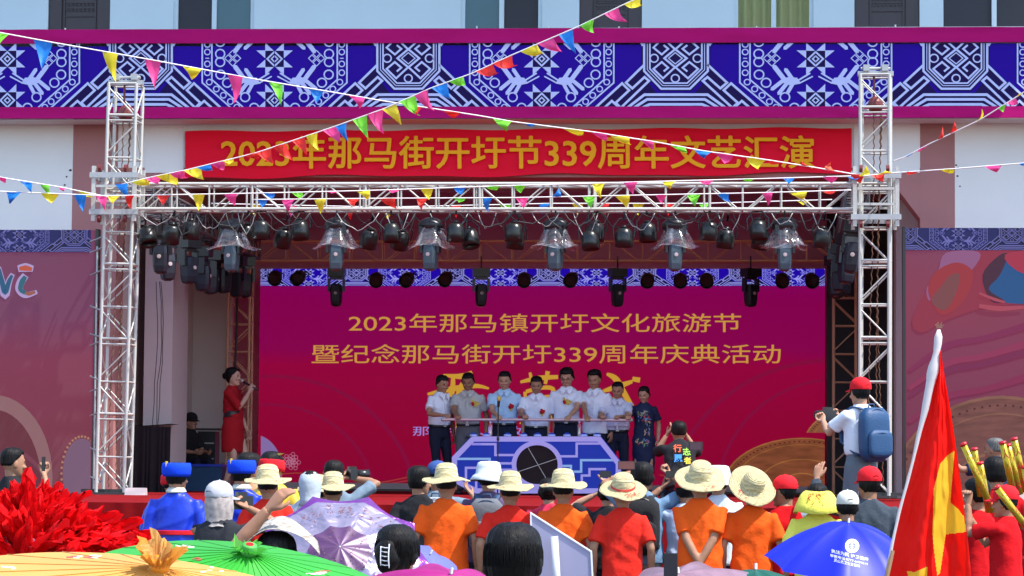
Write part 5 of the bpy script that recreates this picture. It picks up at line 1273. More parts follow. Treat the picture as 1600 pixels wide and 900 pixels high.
# ------------------------------------------------------------ photographers at the stage edge
YQ = 27.4
p1_ = person('photographer in white shirt, red cap and blue backpack aiming a camera at the stage', (at(1346,800,YQ).x, YQ, .92), rz=PI+.62, H=htop(589,YQ)-.92, skinc=S1, shirt='polo', smat=WHITE, tmat=GREYT, seed=41, hthick=.004, collar=WHITE,
   L=(.14,-.42,1.30), R=(-.10,-.44,1.34), lhand='grip', rhand='grip', lh=(.5,.1,-1), rh=(-.6,.1,-.8), tuck=True, lean=.02)
hat_at(p1_, cap_mesh, m=CAPRED)
bp = backpack(p1_, M['bagblue2'] if 'bagblue2' in M else mat('blue_nylon', (.006,.05,.14), .55, var=.15, bump=.3, bs=70), .33, .52, .17, 1.42, x0=.0); tag(bp, 'blue backpack on the photographer in white shirt and red cap', 'backpack')
def camera_obj(i, label, at_local, yaw=0, sc=1.0, lens=.10):
    t = thing('camera', label, 'camera', i['root'].location, i['root'].rotation_euler.z); t.scale = i['root'].scale
    c = Vector(at_local); q = Matrix.Translation(c) @ Matrix.Rotation(yaw,4,'Z') @ Matrix.Scale(sc,4)
    def T_(mb): mb.v = [tuple(q @ Vector(v)) for v in mb.v]; return mb
    T_(MB().box((-.07,-.03,-.045),(.07,.03,.04))).build('camera_body', M['black'], t); T_(MB().box((-.03,-.035,.04),(.03,.03,.065))).build('viewfinder', M['black'], t)
    T_(MB().tube([(0,-.03,0),(0,-.03-lens*.6,0),(0,-.03-lens,0)], [.036,.038,.042], 16)).build('camera_lens', M['blackmetal'], t, smooth=True); T_(MB().tube([(0,-.03-lens,0),(0,-.035-lens,0)], [.034,.030], 16)).build('glass', M['lens'], t)
    return t
camera_obj(p1_, 'black camera held out by the photographer in white shirt', (.02,-.50,1.36), -.1, 1.2, .13)
p2_ = person('crouching cameraman in black shirt with colourful characters on his back', (at(1064,760,34.0).x, 34.0, ZS), rz=PI+.15, H=1.70, skinc=S2, shirt='tee', smat=BLACKC, tmat=DTR, seed=42, hair='crop', pelvis=.20, feet=[(.18,-.25,.08),(-.18,-.25,.08)], L=(.12,-.42,.80), R=(-.12,-.42,.80), lh=(.6,0,-1), rh=(-.6,0,-1), lean=.34, nod=-.3, wide=1.08)
def printed(i, s, xr_, z, h, m, x0=0, y=.128, bold=.02):
    v, f = text_mesh(s, bold); P = i['P']; mn, mx = v.min(0), v.max(0); sc = h/(mx[1]-mn[1]); w_ = (mx[0]-mn[0])*sc
    pts = [P(x0+(w_/2-(p[0]-mn[0])*sc), y+.003, z+(p[1]-mn[1])*sc) for p in v]
    return MB().add(pts, f).build('printed_characters', m, i['root'])
for s, x, z, c, hh in (('行', .045, 1.26, (.80,.10,.01), .10), ('志', -.065, 1.22, (.30,.65,.05), .095), ('愿', .04, 1.13, (.02,.28,.75), .10), ('者', -.07, 1.11, (.75,.55,.03), .09)):
    printed(p2_, s, 0, z, hh, mat('print_ink', c, .6, var=0), x0=x, y=.140)
camera_obj(p2_, 'small black camera held up by the crouching cameraman', (.0,-.42,.86), 0, 1.0, .08)
tb = thing('tablet', 'dark tablet held up beside the crouching cameraman', 'tablet', at(1087,697,33.7)); MB().box((-.085,-.006,-.052),(.085,.006,.052)).build('case', M['black'], tb); MB().box((-.066,-.009,-.044),(.066,-.0062,.044)).build('tablet_screen', mat('tablet_glass',(.06,.03,.05),.2), tb)
# ------------------------------------------------------------ the crowd
G = 'men in straw hats facing the stage'
def back(label, px, ytop, Y, hat=0, **kw):
    d = dict(rz=PI, H=htop(ytop, Y)-hat, shirt='tee', smat=ORANGE, tmat=DTR, face=False); d.update(kw)
    l = crowd_loc(px, Y)
    return person(label, l, **d)
hats = []
def strawman(label, px, ytop, Y, smat, seed, back_=0, tilt_=0, turn=0, marks=1, band=None, **kw):
    i = back(label, px, ytop, Y, .06, hair='crop', hthick=.004, smat=smat, seed=seed, group=G, turn=turn, nod=-.10, **kw)
    hat_at(i, straw_hat, dz=.014, back=back_, tilt=tilt_, rnd=random.Random(seed), marks=marks, band=band); return i
FLAME = mat('flame_print_satin', (.55,.015,.015), .45, var=.2)
def flame_trousers():
    m = FLAME; n = m.node_tree; p = n.nodes['Principled BSDF']; tc = n.nodes.new('ShaderNodeTexCoord'); w_ = n.nodes.new('ShaderNodeTexNoise'); w_.inputs['Scale'].default_value = 7; w_.inputs['Distortion'].default_value = 3; w_.inputs['Detail'].default_value = 1
    n.links.new(tc.outputs['Object'], w_.inputs[0]); r = n.nodes.new('ShaderNodeValToRGB'); r.color_ramp.interpolation = 'CONSTANT'; e = r.color_ramp.elements; e[0].color = (.58,.012,.010,1); e[1].position = .56; e[1].color = (.75,.48,.03,1); q = e.new(.62); q.color = (.58,.012,.010,1)
    n.links.new(w_.outputs[0], r.inputs[0]); n.links.new(r.outputs[0], p.inputs['Base Color'])
flame_trousers()
c1 = strawman('man in orange shirt and straw hat beside the purple umbrella', 697, 725, 24.8, ORANGE, 101, hemz=.80, wide=1.10, marks=0, tmat=DTR)
c2 = strawman('man in red shirt and straw hat left of the white sign board', 797, 736, 24.6, RED, 102, wide=1.08, tmat=FLAME, marks=1)
c3 = strawman('man in orange shirt and straw hat behind the white sign board', 880, 732, 24.4, ORANGE, 103, wide=1.0, turn=-.1, marks=2, tmat=FLAME)
c4 = strawman('man in long red shirt, straw hat with a red band tipped back', 973, 738, 24.2, RED, 104, wide=1.04, hemz=.72, back_=-.30, marks=3, band=M['redink'], tmat=FLAME, turn=.1)
c5 = strawman('man in orange shirt with hands clasped behind his back, straw hat', 1094, 719, 24.2, ORANGE, 105, wide=1.06, back_=-.42, marks=1, tmat=FLAME, L=(-.045,.19,.80), R=(.03,.17,.86), lh=(.9,.6,0), rh=(-.9,.6,0), lth=(0,0,1), rth=(0,0,1), tilt_=-.1)
c6 = strawman('man in orange shirt with straw hat tilted far back showing its crown', 1175, 731, 24.3, ORANGE, 106, wide=1.02, back_=-.70, tilt_=-.2, marks=1, tmat=FLAME, turn=.2)
c7 = strawman('person in red with straw hat in front of the yellow costume', 418, 729, 25.0, RED, 107, marks=2, wide=1.0, )
c8 = strawman('person in straw hat low behind the purple umbrella', 520, 739, 26.0, cl('faded_grey_shirt',(.25,.27,.3)), 108, marks=0)
c9 = strawman('person behind in straw hat, its brim showing beside the other', 497, 744, 26.8, cl('faded_grey_shirt',(0,0,0)), 109, marks=0)
# blue costumes
b1_ = back('performer in royal blue satin tunic with red belt and blue ring hat', 275, 722, 24.6, .02, shirt='robe', smat=SATIN, tmat=SATIN, seed=111, hthick=.004, wide=1.0, L=(.27,-.02,.84), R=(-.27,-.02,.84), turn=-.3)
hat_at(b1_, disk_hat, dz=.012, m=VELV, inner=M['goldleaf'])
MB().rings([[b1_['P'](*v) for v in ring_se(0,0,z,.186,.136)] for z in (1.085,1.090,1.118,1.123)]).build('belt', CAPRED, b1_['root'], smooth=True)
MB().rings([[b1_['P'](*v) for v in ring_se(0,.008,z,r,r*.95,20,2)] for z, r in ((1.44,.085),(1.475,.064),(1.485,.068),(1.45,.09))], cap=False).build('collar', CAPW, b1_['root'], smooth=True)
b2_ = back('performer in blue tunic and blue ring hat behind the camera holder', 377, 717, 25.6, .02, shirt='robe', smat=SATIN, tmat=SATIN, seed=112, hthick=.004, turn=-.4)
hat_at(b2_, disk_hat, dz=.012, m=VELV, inner=M['goldleaf'])
MB().rings([[b2_['P'](*v) for v in ring_se(0,.008,z,r,r*.95,20,2)] for z, r in ((1.44,.085),(1.475,.064),(1.485,.068),(1.45,.09))], cap=False).build('collar', CAPW, b2_['root'], smooth=True)
b3_ = back('person with dark hair in a floral top beside the second blue ring hat', 389, 711, 26.6, 0, smat=cl('peach_floral_cotton',(.6,.28,.15),var=.5,vs=40), seed=113, turn=-.9, hair='woman', shirt='long', face=True)
b4_ = back('performer in shiny yellow tunic with red head scarf and gold tag', 424, 709, 26.0, 0, shirt='robe', smat=YSAT, tmat=SATIN, seed=114, turn=-.3)
b5_ = back('performer in red head scarf half hidden by the first blue ring hat', 268, 735, 26.4, 0, shirt='robe', smat=SATIN, tmat=SATIN, seed=115, turn=.2)
def scarf(i, m, tagm=None, lo=-.03, hi=.06):
    q = i['hm']; mb = MB(); mb.rings([[q @ Vector((r*math.cos(2*PI*k/28), r*1.14*math.sin(2*PI*k/28)+.003, z+.012*math.sin(2*PI*k/28))) for k in range(28)] for z, r in ((lo,.088),(lo+.004,.097),(.0,.103),(hi-.01,.1),(hi,.093),(hi-.02,.084))], cap=False); mb.build('head_scarf', m, i['root'], smooth=True)
    if tagm: MB().rings([[q @ Vector((x,y+.02,z)) for x, y in ((-.02,0),(.02,0),(.03,.01),(-.01,.01))] for z in (.075,)]+[[q @ Vector((x-.09,y+.02,z)) for x, y in ((-.03,0),(.02,0),(.03,.01),(-.02,.01))] for z in (.115,)]).build('gold_tag', tagm, i['root'])
scarf(b4_, CAPRED, M['goldleaf']); scarf(b5_, CAPRED)
# cap, neck flap and camera
n1 = back('person in grey cap with patterned neck flap holding up a camera', 343, 758, 19.6, .005, smat=cl('charcoal_polo',(.02,.022,.028)), seed=120, hthick=.004, L=(.02,-.22,1.50), R=(-.17,-.24,1.52), rhand='grip', lhand='grip', shirt='polo', wide=1.05, turn=-.6, collar=cl('charcoal_polo',(0,0,0)))
hat_at(n1, cap_mesh, m=CAPG)
cam_m = mat('patterned_neck_flap', (.35,.30,.28), .8, var=.75, vs=28)
q = n1['hm']; mb = MB(); RR = []
for z, r in ((.03,.092),(-.0,.097),(-.05,.098),(-.10,.090),(-.15,.085),(-.17,.095)): RR.append([q @ Vector((r*math.cos(PI*(-.18+1.36*k/30))+.003*math.sin(k*1.7+z*30), r*1.1*math.sin(PI*(-.18+1.36*k/30))+.004, z+.003*math.sin(k))) for k in range(31)])
mb.add([v for r in RR for v in r], [(a*31+b, a*31+b+1, (a+1)*31+b+1, (a+1)*31+b) for a in range(5) for b in range(30)]); mb.build('neck_flap', cam_m, n1['root'], smooth=True)
camera_obj(n1, 'black camera with big lens held up by the person in grey cap', (-.11,-.30,1.56), .5, 1.2, .12)
n2 = back('person with a grey hood over the head beside the straw hats', 484, 737, 25.6, 0, smat=cl('pale_grey_hood',(.42,.48,.52)), seed=121, hthick=.004, shirt='long', hair='woman')
q = n2['hm']; mb = MB(); mb.rings([[q @ Vector((r*math.cos(2*PI*k/24), r*1.12*math.sin(2*PI*k/24)+.01, z)) for k in range(24)] for z, r in ((-.17,.11),(-.12,.085),(-.05,.092),(.03,.098),(.08,.084),(.11,.05),(.118,.01))]); hd = mb.build('hood', cl('pale_grey_hood',(0,0,0)), n2['root'], smooth=True)
n3 = back('balding man lifting a camera behind the straw hats', 522, 722, 27.2, 0, smat=GREYC, seed=122, hair='bald', hmat=M['hair'], L=(.05,-.2,1.52), R=(-.15,-.2,1.54), rhand='grip', lhand='grip', skinc=S2, turn=-.3)
camera_obj(n3, 'silver and black camera held by the balding man', (-.13,-.22,1.58), -1.1, 1.1, .12)
n4 = back('man with black hair and black shirt seen from behind, head turned right', 655, 731, 25.8, 0, smat=BLACKC, seed=123, turn=-.7, hthick=.02, face=True, wide=1.05)
n5 = back('person in dark blue cap and grey shirt raising a hand behind the orange shirt', 683, 724, 26.0, .0, smat=GREYC, seed=124, hthick=.004, R=(-.30,-.12,1.42), rh=(-1,.2,-.6), wide=1.05)
hat_at(n5, cap_mesh, m=CAPB); tag(backpack(n5, cl('pale_grey_nylon',(.35,.37,.4)), .28, .42, .14, x0=0), 'pale grey backpack on the person in dark blue cap', 'backpack')
n6 = back('person in white bucket hat with a grey backpack', 763, 724, 25.4, .0, smat=cl('dark_purple_shirt',(.09,.06,.12)), seed=125, hthick=.004, shirt='long')
hat_at(n6, bucket_hat, dz=-.01, m=WHAT); tag(backpack(n6, cl('grey_backpack_nylon',(.13,.14,.16)), .30, .46, .16, x0=0), 'grey backpack on the person in the white bucket hat', 'backpack')
n7 = back('woman with hair bun in a red floral blouse beneath the panel', 857, 718, 26.6, 0, smat=PINKF, seed=126, hair='woman', bun=True, H=1.63, skinc=S1)
n8 = back('man in blue shirt holding up a phone with both hands, black backpack', 1003, 722, 25.4, 0, smat=cl('steel_blue_cotton',(.13,.23,.36)), seed=127, hthick=.02, L=(.10,-.22,1.62), R=(-.24,-.16,1.60), lhand='grip', rhand='grip', rh=(-1,.1,-.3), lh=(1,.1,-.3), tmat=cl('khaki_grey_trousers',(.25,.26,.24)), wide=1.04)
tag(backpack(n8, cl('black_backpack_nylon',(.02,.02,.022)), .32, .50, .19, 1.42, M['black']), 'black backpack on the man in blue shirt', 'backpack')
def phone(label, px, py, Y, w_=.16, h_=.08, lit=None):
    t = thing('phone', label, 'phone', at(px, py, Y)); MB().box((-w_/2,-.004,-h_/2),(w_/2,.005,h_/2)).build('case', M['black'], t)
    MB().box((-w_/2+.005,-.006,-h_/2+.005),(w_/2-.005,-.0045,h_/2-.005)).build('phone_screen', lit or mat('phone_glass', (.02,.02,.03), .12, var=.1), t); return t
phone('phone held up by the man in blue shirt', 979, 727, 25.05, .15, .075, mat('phone_picture', (.16,.05,.05), .2, var=.3))
n9 = back('person reaching up a phone with both hands beside the red shirt', 950, 745, 25.9, 0, smat=BLACKC, seed=128, R=(-.03,-.2,1.66), L=(.14,-.2,1.56), lhand='open', rhand='open', H=1.62, skinc=S1, lh=(1,0,-.5), rh=(-1,0,-.5))
phone('dark phone held low at the left of the red straw hat man', 946, 741, 25.5, .10, .06)
n10 = back('person in red cap and pale blue sleeve holding a phone', 1071, 746, 25.4, .0, smat=cl('pale_blue_cotton',(.45,.55,.7)), seed=129, hthick=.004, L=(.22,-.18,1.60), lhand='grip', lh=(1,0,-.6), H=1.66, turn=.3, shirt='tee')
hat_at(n10, cap_mesh, m=CAPRED); phone('phone held up by the person in red cap', 1049, 741, 25.0, .10, .06)
n11 = back('person in white hat and pale checked shirt behind the orange shirt', 1122, 724, 25.8, .02, smat=cl('pale_checked_cotton',(.55,.62,.66)), seed=130, hthick=.004); hat_at(n11, bucket_hat, m=WHAT, dz=-.01)
n12 = back('volunteer in red cap and red vest over a grey shirt', 1226, 742, 24.4, .0, shirt='vest', smat=VESTR, sleeve=GREYC, tmat=GREYT, seed=131, hthick=.004, turn=.9, rz=PI+.35, wide=1.0, face=True)
hat_at(n12, cap_mesh, m=CAPRED)
n13 = back('person in yellow shirt under a big yellow sun visor', 1277, 752, 23.7, .0, smat=YEL, seed=132, wide=1.1, hair='woman')
q = n13['hm']; mb = MB(); vs = []; N_ = 20
for a in range(N_+1):
    t_ = a/N_; ang = PI*(-.15+1.3*t_)
    for b in range(6):
        u = b/5; r = .095+.10*u*(1+.25*math.sin(ang)); vs.append(q @ Vector((r*math.cos(ang)*1.0, r*math.sin(ang)*1.0+.0, .07-.16*u*u-.02*u+.01*math.sin(ang*3)*u)))
mb.add(vs, [(a*6+b, a*6+b+1, a*6+b+7, a*6+b+6) for a in range(N_) for b in range(5)]); vis = mb.build('sun_visor', YEL, n13['root'], smooth=True); vis.modifiers.new('s', 'SOLIDIFY').thickness = .004
mb = MB(); rnd = random.Random(9)
for s in range(26):
    ang = PI*(.5+rnd.uniform(-.16,.16)); u = rnd.uniform(.35,.8); r = .095+.10*u*(1+.25*math.sin(ang)); c = q @ Vector((r*math.cos(ang), r*math.sin(ang)+.004, .07-.16*u*u-.02*u+.006)); a = rnd.random()*6; d = Vector((math.cos(a),0,math.sin(a)))*rnd.uniform(.006,.016); n_ = Vector((-d.z,0,d.x)).normalized()*.0025
    mb.rings([[c-d-n_, c+d-n_, c+d+n_, c-d+n_], [v+Vector((0,-.004,0)) for v in (c-d-n_, c+d-n_, c+d+n_, c-d+n_)]])
tag(mb.build('visor_writing', M['redink'], n13['root']), kind='stuff')
MB().rings([[q @ Vector((r*math.cos(2*PI*k/24), r*1.1*math.sin(2*PI*k/24), z)) for k in range(24)] for z, r in ((.0,.094),(.05,.092),(.09,.07),(.11,.03),(.114,.005))], cap=False).build('visor_crown', BLACKC, n13['root'], smooth=True)
n14 = back('person in white cap and navy blouse beside the dark polo', 1324, 764, 22.6, .005, smat=NAVY, seed=133, hthick=.004, hair='short', turn=.2); hat_at(n14, cap_mesh, m=CAPW)
n15 = back('man in red cap and dark grey striped polo with one arm raised', 1358, 728, 24.0, .0, smat=cl('dark_grey_striped_polo',(.045,.06,.08),var=.3,vs=20), seed=134, hthick=.004, L=(.42,-.20,1.62), lhand='open', lh=(1,.1,-.6), shirt='long', rhand='relax', wide=1.08, turn=.45, lth=(-.6,0,.6))
hat_at(n15, cap_mesh, m=CAPRED)
# left edge: man in black with a phone
n16 = person('man in black shirt holding up a phone at the left edge', crowd_loc(18, 27.2, 0), rz=PI-.9, H=htop(706,27.2), skinc=S2, smat=BLACKC, tmat=DTR, seed=140, hair='crop', R=(-.10,-.26,1.47), rhand='grip', rh=(-.5,0,-1), turn=-.1)
phone('black phone held up by the man at the left edge', 68, 725, 26.9, .035, .14)
# right edge: men with gold tubes
n17 = person('grey haired man in navy shirt reaching left beyond the gold tubes', crowd_loc(1555, 27.9, .55), rz=PI+.95, H=htop(678,27.9)-.55, skinc=S2, smat=NAVY, tmat=BLACKC, seed=141, hair='crop', hthick=.006, hmat=M['hair_grey'], L=(.52,-.35,1.50), lhand='open', lh=(0,0,-1), shirt='tee')
def rshirt(label, px, yt, Y, seed, **kw): return back(label, px, yt, Y, 0, smat=VESTR, tmat=cl('dark_blue_jeans',(.02,.04,.12)), seed=seed, **kw)
n18 = rshirt('young person in red shirt gripping gold tubes near the flag', 1527, 722, 23.6, 142, H=1.68, L=(.06,-.26,1.44), R=(-.10,-.30,1.30), lhand='grip', rhand='grip', hthick=.02, rz=PI+.9, pelvis=.88, face=True)
n19 = rshirt('person in red cap and red shirt holding gold tubes at the right edge', 1572, 755, 22.8, 143, hthick=.004, L=(.10,-.30,1.56), R=(-.04,-.34,1.44), lhand='grip', rhand='grip', rz=PI+1.1, lh=(.2,0,-1), rh=(-.2,0,-1)); hat_at(n19, cap_mesh, m=CAPRED)
n20 = rshirt('tall dark haired person in red shirt behind the upright gold tubes', 1556, 710, 24.8, 144, L=(.12,-.3,1.35), R=(-.12,-.3,1.35), lhand='grip', rhand='grip', hthick=.02)
GOLD = mat('gold_foil', (.50,.36,.02), .28, .55, var=.12, vs=5); REDF = mat('red_foil', (.55,.01,.02), .3, .3)
def tube_px(label, x0, y0, x1, y1, Y, r=.028):
    a, b = at(x0, y0, Y), at(x1, y1, Y+.1); t = thing('party_popper', label, 'party popper', b, 0, 'gold party popper tubes with red bands'); d = a-b
    MB().tube([(0,0,0), d*.97], r, 14).build('tube', GOLD, t, smooth=True); MB().tube([d*.965, d], [r*1.12, r*1.12], 14).build('end_cap', REDF, t, smooth=True)
    dn = d.normalized(); sx = dn.cross(Vector((0,1,0))).normalized(); vw = Vector((0,-1,0)); vw = (vw-dn*vw.dot(dn)).normalized(); sx = dn.cross(vw)
    rd = random.Random(int(x0)); n = int(d.length/.125)
    for q in range(n):
        c = d*((q+.6)/(n+.5)); v, f = text_mesh(rd.choice('大吉利福喜庆')); mn, mx = v.min(0), v.max(0); s_ = .085/(mx[1]-mn[1])
        pts = []
        for p in v:
            u = (p[0]-(mn[0]+mx[0])/2)*s_*.8; w_ = (p[1]-mn[1])*s_-.03; th = u/r; pts.append(c+dn*w_+(sx*math.sin(th)+vw*math.cos(th))*(r+.0012))
        MB().add(pts, f).build('red_character', REDF, t)
    return t
for lab, a in (('gold tube pointing up left, nearest the flag',(1504,692,1552,800,23.2)),('short gold tube behind the leftmost one',(1522,700,1532,775,23.4)),('gold tube crossing between the first two',(1531,722,1545,800,23.3)),
    ('gold tube lying low and pointing up left',(1556,760,1612,835,22.4)),('upright gold tube left of the right edge',(1566,690,1584,772,23.0)),('thin gold tube leaning beside the upright one',(1574,694,1594,772,23.1)),('tall gold tube leaning at the right edge',(1584,684,1603,768,22.9)),('gold tube cut by the right edge',(1600,728,1612,790,22.9))):
    tube_px(lab, *a)
# ------------------------------------------------------------ the near crowd: umbrellas, feather fan, flag, board
from mathutils.bvhtree import BVHTree
from mathutils.geometry import tessellate_polygon
def film(n, c, tr=.25, rough=.5, var=.1, vs=8, spec=.3, metal=0):
    m = mat(n, c, rough, metal, var=var, vs=vs, spec=spec); nt_ = m.node_tree; p = nt_.nodes['Principled BSDF']
    t = nt_.nodes.new('ShaderNodeBsdfTranslucent'); t.inputs[0].default_value = c+(1,); x = nt_.nodes.new('ShaderNodeMixShader'); x.inputs[0].default_value = tr
    nt_.links.new(p.outputs[0], x.inputs[1]); nt_.links.new(t.outputs[0], x.inputs[2]); nt_.links.new(x.outputs[0], nt_.nodes['Material Output'].inputs[0]); return m
def umbrella(label, px, py, Y, r, h, axis, mt, n=8, dome=True, scallop=.04, ribs=None, shaft=.75, seg=6, rings=14, extra=None, group=None):
    a = at(px, py, Y); t = thing('umbrella', label, 'umbrella', a, 0, group); t.rotation_mode = 'QUATERNION'; t.rotation_quaternion = Vector(axis).normalized().to_track_quat('Z', 'Y')
    N = n*seg; vs = [Vector((0,0,0))]; fs = []
    for i in range(1, rings+1):
        s = i/rings
        for k in range(N):
            f = (k % seg)/seg; th = 2*PI*k/N; e = 1-abs(2*f-1)          # 1 in the middle of a panel
            rr = r*s*(1-scallop*math.sin(PI*f)*s)*(math.cos(PI/n)/math.cos(2*PI/n*(f-.5)) if dome else 1)
            z = -h*(s**1.9 if dome else s)-(.018*r*math.sin(PI*f)*math.sin(PI*s*.9) if dome else .0)*4*.5
            vs.append(Vector((rr*math.cos(th), rr*math.sin(th), z)))
    for k in range(N): fs.append((0, 1+k, 1+(k+1) % N))
    for i in range(1, rings):
        for k in range(N): a_ = 1+(i-1)*N+k; b_ = 1+(i-1)*N+(k+1) % N; fs.append((a_, a_+N, b_+N, b_))
    mb = MB(); mb.add(vs, fs); c = mb.build('canopy', mt, t, smooth=True)
    rb = MB()
    for k in range(n if dome else (ribs or 28)):
        th = 2*PI*k/(n if dome else (ribs or 28)); rr = r*1.0
        pts = [Vector((rr*s*math.cos(th), rr*s*math.sin(th), -h*(s**1.9 if dome else s)+(-.006 if dome else .001))) for s in (.04,.25,.5,.75,1.0)]
        if dome: rb.tube(pts, .003, 4)
        else: rb.tube(pts, .0012, 4)
    tag(rb.build('ribs', M['rib'] if dome else mt, t, smooth=True), kind=None)
    MB().tube([(0,0,.03 if dome else 0),(0,0,-shaft)], .007, 8).build('shaft', M['steel'] if dome else M['wood'], t, smooth=True)
    if dome: MB().lathe([(.008,-.002),(.005,.012),(.003,.026),(.001,.027)], 10).build('ferrule', M['steel'], t, smooth=True)
    return t, c
M['rib'] = mat('pale_umbrella_rib', (.5,.5,.55), .4, .4)
def project_print(par, target, polys, m, nm, eps=.003):
    "prints flat shapes, given as the photo shows them, onto the surface of target"
    bpy.context.view_layer.update(); W = par.matrix_world
    me = target.data; bv = BVHTree.FromPolygons([W @ v.co for v in me.vertices], [tuple(p.vertices) for p in me.polygons])
    Wi = W.inverted(); mb = MB()
    for pts, fs in polys:
        out = []; ok = True
        for x, y in pts:
            d = (FW*FPX + RT*(x-800) + UP*(450-y)).normalized(); loc, nr, i_, ds = bv.ray_cast(CAM, d)
            if loc is None: ok = False; out.append(None); continue
            out.append(Wi @ (loc-d*eps))
        fs = [f for f in fs if all(out[i] is not None for i in f)]; out = [o or Vector((0,0,0)) for o in out]
        if fs: mb.add(out, fs)
    if mb.v: return tag(mb.build(nm, m, par), kind='stuff' if 'painted' in nm else None)
def text_poly(s, x0, y0, x1, y1, skew=0, bold=.01):
    v, f = text_mesh(s, bold, res=2); mn, mx = v.min(0), v.max(0); u = (v-mn)/(mx-mn)
    return [([(x0+(x1-x0)*float(p[0])-skew*float(p[1]), y1-(y1-y0)*float(p[1])+(x1-x0)*float(p[0])*skew*.012) for p in u], f)]
def slant(s_, x0, y0, x1, y1, k=.24):
    r = text_poly(s_, x0, y0, x1, y1, 0, .006); return [([(x, y+(x-x0)*k) for x, y in p], f) for p, f in r]
# oil-paper umbrellas
YELP = film('golden_oil_paper', (.70,.35,.075), .15, .5, var=.15, vs=3); GRNP = film('green_oil_paper', (.035,.36,.03), .15, .45, var=.15, vs=3)
u1, k1 = umbrella('golden yellow oil-paper umbrella with a ruffled paper crown at the lower left', 249, 886, 6.3, .652, .2116, (.155,-.251,.85), YELP, 28, False, 0, 28)
u2, k2 = umbrella('bright green oil-paper umbrella with a red knob at the lower left', 389, 862, 7.8, .541, .2075, (.15,-.322,.85), GRNP, 28, False, 0, 28)
def ruffle(par, m, r0, r1, h, seed, n=60, spikes=5, mband=None):
    rd = random.Random(seed); ph = [rd.random()*6 for _ in range(4)]; R = []
    for j in range(7):
        s = j/6; R.append([])
        for k in range(n):
            a = 2*PI*k/n; sp = .5+.5*math.sin(spikes*a+ph[0]+.8*math.sin(3*a+ph[1])); r = r0+(r1-r0)*s**1.3*(.75+.5*sp)+.012*s*math.sin(17*a+ph[2]); z = h*s*(.55+.45*sp+.25*math.sin(2*a+ph[3]))
            R[-1].append(Vector((r*math.cos(a), r*math.sin(a), z)))
    MB().rings(R, cap=False).build('paper_crown', m, par, smooth=True)
    if mband: MB().lathe([(r0*1.05,-.012),(r0*1.12,.0),(r0*1.08,.018),(r0*.98,.022)], 20).build('crown_band', mband, par, smooth=True)
ruffle(u1, film('orange_tissue', (.70,.36,.07), .45, .7), .021, .048, .057, 3, mband=mat('dark_orange_paper', (.75,.25,.01), .6))
ruffle(u1, film('pale_orange_tissue', (.75,.45,.15), .45, .7), .016, .037, .062, 8, spikes=4)
ruffle(u2, film('green_tissue', (.06,.35,.04), .4, .7), .020, .040, .018, 5, mband=mat('leaf_green_paper', (.06,.35,.05), .6))
MB().lathe([(.011,.0),(.0125,.003),(.011,.024),(.001,.025)], 14).build('knob', CAPRED, u2)
for P_, th in (((.0,.0), 0),):
    mb = MB(); mb.add([(-.04,.0,.0),(-.025,.0,.02),(-.045,.01,.052),(-.048,.0,.028)], [(0,1,2,3)]); mb.build('paper_leaf', film('leaf_tissue', (.25,.65,.12), .4, .7), u2)
WPA = mat('white_paint', (.8,.78,.7), .7, var=.05); DRP = mat('dark_red_paint', (.35,.05,.03), .7, var=.1)
def smudge(x, y, w_, h_, n, seed):
    rd = random.Random(seed); out = []
    for q in range(n):
        cx, cy = x+rd.uniform(-w_,w_), y+rd.uniform(-h_,h_); L = []; a = rd.uniform(-.4,.4); l = rd.uniform(3,9)
        pline(L, [(cx-l*math.cos(a),cy-l*math.sin(a)*.4),(cx,cy+rd.uniform(-1,1)),(cx+l*math.cos(a),cy+l*math.sin(a)*.4)], rd.uniform(1,2.4)); out += [(q2, [(0,1,2,3)]) for q2 in L]
    return out
project_print(u1, k1, smudge(135,870,22,1.5,7,1)+smudge(12,886,10,2,3,2)+smudge(345,890,28,4,5,3), WPA, 'painted_blossom'); project_print(u1, k1, smudge(125,871,20,1.5,4,4), DRP, 'painted_twig', .005)
project_print(u2, k2, smudge(292,853,12,2,3,5)+smudge(495,895,14,3,5,6), WPA, 'painted_blossom'); project_print(u2, k2, smudge(312,873,8,2,4,7)+smudge(500,894,12,2,2,9), DRP, 'painted_twig', .005)
# silver purple sun umbrella
def silver():
    m = mat('silver_lilac_coating', (.62,.52,.66), .30, .55, var=.1, vs=5, spec=.6); n = m.node_tree; p = n.nodes['Principled BSDF']
    tc = n.nodes.new('ShaderNodeTexCoord'); sp = n.nodes.new('ShaderNodeVectorMath'); sp.operation = 'LENGTH'; sx = n.nodes.new('ShaderNodeVectorMath'); sx.operation = 'MULTIPLY'; sx.inputs[1].default_value = (1,1,0)
    n.links.new(tc.outputs['Object'], sx.inputs[0]); n.links.new(sx.outputs[0], sp.inputs[0]); r = n.nodes.new('ShaderNodeValToRGB'); e = r.color_ramp.elements
    e[0].position = 0; e[0].color = (.33,.28,.38,1); e[1].position = 1; e[1].color = (.33,.28,.38,1)
    for q, c in ((.40,(.33,.28,.38,1)),(.450,(.33,.28,.38,1)),(.456,(.20,.04,.28,1)),(.60,(.22,.05,.30,1))): z = e.new(q); z.color = c
    n.links.new(sp.outputs['Value'], r.inputs[0]); n.links.new(r.outputs[0], p.inputs['Base Color'])
    b = n.nodes.new('ShaderNodeBump'); b.inputs['Strength'].default_value = .9; b.inputs['Distance'].default_value = .035; t = n.nodes.new('ShaderNodeTexNoise'); t.inputs['Scale'].default_value = 7; t.inputs['Distortion'].default_value = 1
    n.links.new(tc.outputs['Object'], t.inputs[0]); n.links.new(t.outputs[0], b.inputs['Height']); n.links.new(b.outputs[0], p.inputs['Normal']); return m
SIL = silver()
